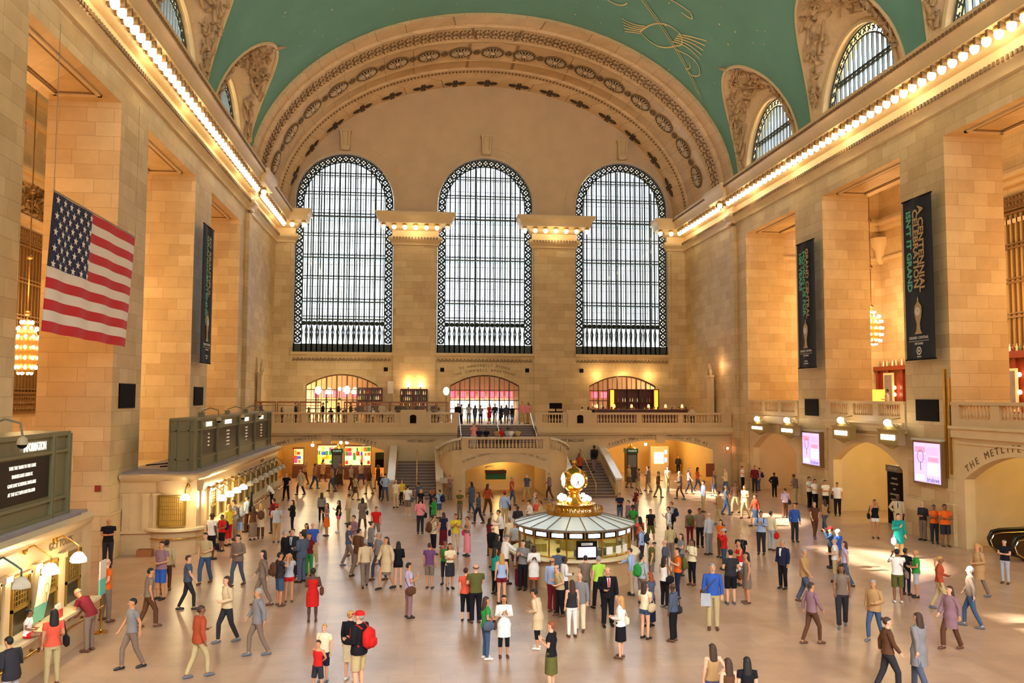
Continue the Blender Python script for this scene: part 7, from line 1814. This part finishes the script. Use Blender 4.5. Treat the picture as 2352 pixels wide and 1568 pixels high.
# --- passers-by that the long exposure smeared, built at rest
rr = random.Random(31)
TC = ['taupe', 'mauve', 'brown', 'grey', 'tan', 'beige', 'slate', 'khaki', 'rust', 'taupe', 'tan']
def walkers(pts, zone, cols=TC, hmin=1.62, hmax=1.82):
    for i, (px, fy) in enumerate(pts):
        sx = rr.choice('mw'); t = rr.choice(['shirt', 'tee', 'jacket'] if sx == 'm' else ['top', 'shirt', 'coat']); b = rr.choice(['trousers', 'jeans']) if sx == 'm' else rr.choice(['jeans', 'trousers', 'skirt'])
        for _ in range(60):
            tc, bc = rr.choice(cols), rr.choice(['charcoal', 'taupe', 'slate', 'brown', 'denim', 'khaki'])
            ps = rr.choice(['walk', 'walk2']); lb = describe(sx, t + ':' + tc, b + ':' + bc, ps, zone)
            if lb not in PEOPLE_LABELS: break
        PEOPLE_LABELS.add(lb); x, y = clampxy(*floor_at(px, fy))
        person(x, y, 0, rr.uniform(hmin, hmax), rr.choice([90, -90, 60, -60, 120, -120, 20, 160]) + rr.uniform(-15, 15), sx, rr.choice('pptb'), rr.choice(['short:k', 'short:n', 'short:g'] if sx == 'm' else ['long:n', 'mid:k', 'tail:y', 'bun:n']), t + ':' + tc, b + ':' + bc, ps, rr.choice('kns'), lb)
walkers([(800, 1300), (822, 1322), (851, 1296), (838, 1348), (869, 1332), (886, 1352), (812, 1276)], 'in the blurred cluster left of centre')
walkers([(430, 1400), (470, 1340), (545, 1345), (602, 1390), (455, 1555), (520, 1475), (590, 1505), (340, 1440), (300, 1535), (380, 1360)], 'on the lower left floor')
walkers([(700, 1112), (722, 1122), (741, 1106), (762, 1128), (781, 1116), (806, 1126), (829, 1112), (848, 1134), (868, 1122), (690, 1136), (816, 1148)], 'under the left balcony arch')
walkers([(1445, 1120), (1466, 1134), (1489, 1128), (1512, 1142), (1534, 1128), (1562, 1146), (1583, 1134), (1602, 1128), (1641, 1140), (1668, 1132)], 'under the right balcony arch')
walkers([(1690, 1178), (1712, 1190), (1668, 1182), (1735, 1208), (1872, 1236), (1895, 1222), (1652, 1206)], 'on the right middle floor')
walkers([(2042, 1590), (2113, 1588), (1866, 1478), (1935, 1440), (2232, 1440), (2010, 1470), (2185, 1490), (1850, 1385), (2160, 1400), (2250, 1370)], 'on the lower right floor')
walkers([(1120, 1182), (1099, 1202), (1083, 1178), (1262, 1148), (1210, 1150), (1176, 1160)], 'before the centre arch')
P(1558, 1048, 1088, 'm', 'p', 'short:g', 'jacket:charcoal', 'trousers:black', 'stand', 170, 'x', label='man in dark jacket with a backpack standing under the right balcony arch', bag='backpack:charcoal', h=1.75)
# --- on the stairs, landing and balcony
def at(px, hy, Y, z, sex, skin, hair, top, bottom, pose, face, label, h=None, group=None, bag=None, cap=None):
    x = onY(px, hy, Y)[0]; hh = h or max(1.5, min(1.9, onY(px, hy, Y)[1] - z)); PEOPLE_LABELS.add(label)
    o = person(x, Y, z, hh, face, sex, skin, hair, top, bottom, pose, 'k', label, group, cap)
    if bag: k, c = bag.split(':'); give(o, k, c, fit16(NM(c) + ' bag carried by the ' + label))
    return o
at(1365, 1005, 58.8, 1.35, 'm', 'd', 'short:k', 'jacket:charcoal', 'trousers:mauve', 'walk', 0, 'man in dark jacket climbing the lower right flight', bag='backpack:black')
at(1331, 1040, 57.6, .95, 'w', 'b', 'mid:k', 'top:rust', 'trousers:black', 'walk', 180, 'woman in rust top walking down the lower right flight')
at(1088, 972, 60.0, 2.95, 'w', 'p', 'short:n', 'tee:pink', 'jeans:silver', 'photo', 180, 'person in pale pink top on the landing taking a photo')
for px, c, hr, nm, cp in ((1101, 'navy', 'short:n', 'leftmost of the seated row', None), (1117, 'black', 'short:k', 'second of the seated row', None), (1142, 'tan', 'mid:k', 'middle of the seated row', None), (1151, 'red', 'short:k', 'red topped one of the seated row', 'red'), (1166, 'silver', 'curly:k', 'fifth of the seated row', None), (1173, 'white', 'short:k', 'white topped one of the seated row', None), (1189, 'khaki', 'short:n', 'rightmost of the seated row', None)):
    at(px, 988, 61.1, 3.55, 'p', 'b', hr, 'tee:' + c, 'trousers:charcoal', 'sit', 180, 'person in %s top on the upper steps, %s' % (NM(c), nm), 1.65, cap=cp)
for i, (px, hy, sx, c, b, f, ps) in enumerate(((1052, 926, 'm', 'jacket:black', 'trousers:black', 170, 'stand'), (1060, 928, 'm', 'shirt:white', 'trousers:charcoal', 60, 'stand'), (1077, 927, 'm', 'tee:silver', 'trousers:grey', 0, 'stand'), (1091, 930, 'w', 'shirt:slate', 'jeans:slate', 10, 'walk'),
        (1104, 932, 'm', 'tee:grey', 'trousers:charcoal', 0, 'stand'), (1124, 926, 'w', 'dress:red', None, 150, 'stand'), (1137, 927, 'm', 'shirt:charcoal', 'trousers:slate', 190, 'stand'), (1151, 931, 'w', 'coat:charcoal', 'trousers:black', 20, 'walk'), (1163, 929, 'm', 'jacket:slate', 'trousers:taupe', 0, 'stand'), (1176, 932, 'm', 'tee:black', 'jeans:denim', 180, 'walk'), (1199, 923, 'm', 'shirt:pink', 'trousers:khaki', 170, 'hips'), (1213, 924, 'm', 'polo:pink', 'trousers:tan', 120, 'stand'))):
    at(px, hy, 66.0 + (i % 3) * .7, ZB, sx, 'pt'[i % 2], ('short:k', 'short:n', 'mid:n')[i % 3] if sx == 'm' else 'long:n', c, b, ps, f, '%s in %s %s standing before the centre balcony doors%s' % (SEX[sx], NM(c.split(':')[1]), GN[c.split(':')[0]], ', by the stair rail' if i > 9 else ''))
for i, px in enumerate((600, 648, 680, 709, 742, 760, 778, 792, 806, 816, 845, 858, 877, 895, 914, 935, 957, 978, 996, 1008)):
    c = rr.choice(['white', 'black', 'navy', 'silver', 'charcoal', 'cream', 'slate', 'black']); Y = 65.6 + (i % 4) * .9
    at(px, 928, Y, ZB - (.3 if i % 2 else .0), 'mw'[i % 2], 'pt'[i % 2], ('short:k', 'mid:n')[i % 2], ('shirt:', 'top:')[i % 2] + c, 'trousers:charcoal', ('bent', 'cross')[i % 2], rr.choice([90, -90, 0, 180]), 'guest standing among the crowd of the left balcony bar', 1.68 if i % 2 == 0 else 1.6, 'guests at the left balcony bar')
for i, px in enumerate((1337, 1352, 1362, 1386, 1394, 1405, 1421, 1438, 1457, 1473, 1502, 1512, 1526, 1544, 1558, 1574, 1590)):
    c = rr.choice(['white', 'black', 'pink', 'silver', 'charcoal', 'cream', 'maroon', 'grey']); Y = 67.9 + (i % 3) * .8
    at(px, 930, Y, ZB - .25, 'mw'[i % 2], 'pt'[i % 2], ('short:n', 'mid:k')[i % 2], ('shirt:', 'top:')[i % 2] + c, 'trousers:charcoal', 'bent', rr.choice([90, -90, 0, 180]), 'guest behind the counter line of the right balcony bar', 1.62, 'guests at the right balcony bar')
y__, z__ = onX(2037, 905, XR + 4.2); person(XR + 4.2, y__, 5.45, 1.75, 60, 'm', 't', 'short:k', 'shirt:white', 'trousers:black', 'bent', 'k', 'waiter in white shirt behind the right balustrade', None)
# bags and small things on the floor
for px, py, c, lb in ((499, 1262, 'navy', 'dark blue bag on the floor beside the man in white tee'), (1712, 1118, 'black', 'black bag on the floor beside the man in white by the right corner')):
    x, y = floor_at(px, py); b = link('travel_bag', bag_mesh('floor'), None, (x, y, 0), 0, cloth(c)); tag(b, lb, 'bag')
x, y = floor_at(1198, 1350); b = MB(); b.box(x - .2, y + .1, .05, x + .2, y + .35, .6); b.tube([(x - .12, y + .3, .6), (x - .12, y + .3, .95), (x + .12, y + .3, .95), (x + .12, y + .3, .6)], .012, 5)
for s_ in (-1, 1): b.ell((x + s_ * .15, y + .2, .04), (.02, .04, .04), 8, 5)
b.build('suitcase', cloth('maroon'), label='dark red upright suitcase behind the man in grey at the booth', cat='suitcase')
WORLD, AISLE, CORN, SUN, EXPO = 2.0, 1100, 60, 45.0, 0.0
# ================================================================== LIGHT
w = bpy.data.worlds.new('daylight'); SC.world = w; w.use_nodes = True
nt = w.node_tree; bg = nt.nodes['Background']      # ramp shaped for its light: dim behind the windows, bright overhead and below
tc_ = nt.nodes.new('ShaderNodeTexCoord'); sp = nt.nodes.new('ShaderNodeSeparateXYZ'); mr_ = nt.nodes.new('ShaderNodeMapRange'); cr2 = nt.nodes.new('ShaderNodeValToRGB')
nt.links.new(tc_.outputs['Generated'], sp.inputs[0]); nt.links.new(sp.outputs[2], mr_.inputs[0]); mr_.inputs[1].default_value = -1; mr_.inputs[2].default_value = 1
nt.links.new(mr_.outputs[0], cr2.inputs[0]); el = cr2.color_ramp.elements
def stop(pos, r, g, b, k):
    e_ = el.new(pos) if k > 1 else el[k]; e_.position = pos; e_.color = (r / 16, g / 16, b / 16, 1)
stop(0, 5, 5, 5, 0); stop(1, 15, 15.5, 16, 1); stop(.47, 5.5, 5.3, 5, 2); stop(.5, 1.9, 2.05, 2.2, 3); stop(.645, 2.1, 2.3, 2.45, 4); stop(.70, 7, 7.4, 8, 5); stop(.76, 13, 13.6, 14.5, 6)  # stops below the horizon raised to light the vault from underneath
nt.links.new(cr2.outputs[0], bg.inputs[0]); bg.inputs[1].default_value = 16 * WORLD
def portal(x, y, z, sx, sy, rot, name):
    l = bpy.data.lights.new(name, 'AREA'); l.shape = 'RECTANGLE'; l.size = sx; l.size_y = sy; l.cycles.is_portal = True
    o = bpy.data.objects.new(name, l); COL.objects.link(o); o.location = (x, y, z); o.rotation_euler = rot
for x in WX:
    portal(x, YW + 2.6, 19.3, 8.6, 17.8, (-pi / 2, 0, 0), 'west_window_portal')
    portal(x, -10.9, 19.3, 8.6, 17.8, (pi / 2, 0, 0), 'east_window_portal')
for c in OC:
    portal(XR + 1.5, c, 25, 4.6, 8.2, (0, pi / 2, 0), 'lunette_portal'); portal(XL - 1.5, c, 25, 4.6, 8.2, (0, -pi / 2, 0), 'lunette_portal')
def point(x, y, z, e, col, r=.4, name='lamp_glow'):
    l = bpy.data.lights.new(name, 'POINT'); l.energy = e; l.color = col; l.shadow_soft_size = r
    o = bpy.data.objects.new(name, l); COL.objects.link(o); o.location = (x, y, z); return o
def area(x, y, z, sx, sy, e, col, rot, name):
    l = bpy.data.lights.new(name, 'AREA'); l.shape = 'RECTANGLE'; l.size = sx; l.size_y = sy; l.energy = e; l.color = col
    o = bpy.data.objects.new(name, l); COL.objects.link(o); o.location = (x, y, z); o.rotation_euler = rot; return o
WARM = (1, .55, .2); WARM2 = (1, .8, .48)
# aisles: chandeliers
for c in OC[:4]:
    point(XR + 6.6, c + .0, 12.5, AISLE, WARM, 1.0); point(XL - 6.6, c, 12.0, AISLE, WARM, 1.0)
# warm cornice lamps: glow thrown down the walls
y = 18
while y < 73:
    for sd, X in ((1, XR), (-1, XL)): point(X - sd * 1.0, y, 21.05, CORN, WARM2, .3)
    y += 6.5
for a, b in ((WX[0] + WH, WX[1] - WH), (WX[1] + WH, WX[2] - WH)): point((a + b) / 2, YW - 1.1, 21.05, CORN * .8, WARM2, .3)
# passages and lobbies
for c in AX: point(c, 66.5, 3.4, 260, (1, .8, .42), .3); point(c + 2.5, 70, 3.4, 200, (1, .8, .42), .3); point(c - 2.5, 69, 3.4, 200, (1, .8, .42), .3)
for i, (y0, y1) in enumerate(OPEN[:4]): point(XR + (2.4 if i < 2 else 5), (y0 + y1) / 2 - .4, 4.2, (220, 420, 520, 300)[i], ((1, .7, .45), (1, .8, .35), (1, .75, .3), WARM)[i], .25)
point(CX, 58.8, 2.3, 160, (1, .66, .2), .2); point(CX, 61, 2.2, 110, (1, .66, .2), .2)
for x, y, z in LB: point(x, y, z - .2, 38, (1, .78, .4), .12)
point(BX, BY, 1.7, 150, (1, .95, .65), .3); point(BX, BY, 3.15, 60, (1, .78, .4), .3)
# bar lights on the west balcony
for x in (WX[2] - 2.4, WX[2], WX[2] + 2.4): point(x, YW - .7, 7.6 + 1.0, 75, (1, .68, .3), .1)
for x in (onY(938, 885, YW - .4)[0], onY(966, 885, YW - .4)[0]): point(x, YW - .5, 8.1, 40, WARM, .1)
for px in (731, 797, 1025): x, z = onY(px, 896, 70); point(x, 69.6, z, 60, WARM2, .15)
y_, z_ = onX(1645, 860, XR - .5); point(XR - .6, min(y_, 71), 9.2, 50, (1, .55, .3), .1)
# sun patch that falls through the high south windows on to the right of the floor
l = bpy.data.lights.new('sun', 'SUN'); l.energy = SUN; l.angle = radians(1.2); l.color = (1, .93, .8); so = bpy.data.objects.new('sun', l); COL.objects.link(so)
sun_to = Vector((floor_at(2010, 1290)[0], floor_at(2010, 1290)[1], 0)); sun_from = Vector((XL - .4, 31.65, 25.0)); so.rotation_euler = (sun_to - sun_from).to_track_quat('-Z', 'Y').to_euler()
c = SC.cycles; c.max_bounces = 7; c.diffuse_bounces = 5; c.glossy_bounces = 3; c.transmission_bounces = 4; c.transparent_max_bounces = 12; c.caustics_reflective = False; c.caustics_refractive = False
c.sample_clamp_indirect = 6; c.use_denoising = True
SC.view_settings.view_transform = 'Standard'; SC.view_settings.look = 'None'; SC.view_settings.gamma = 1; SC.view_settings.exposure = EXPO
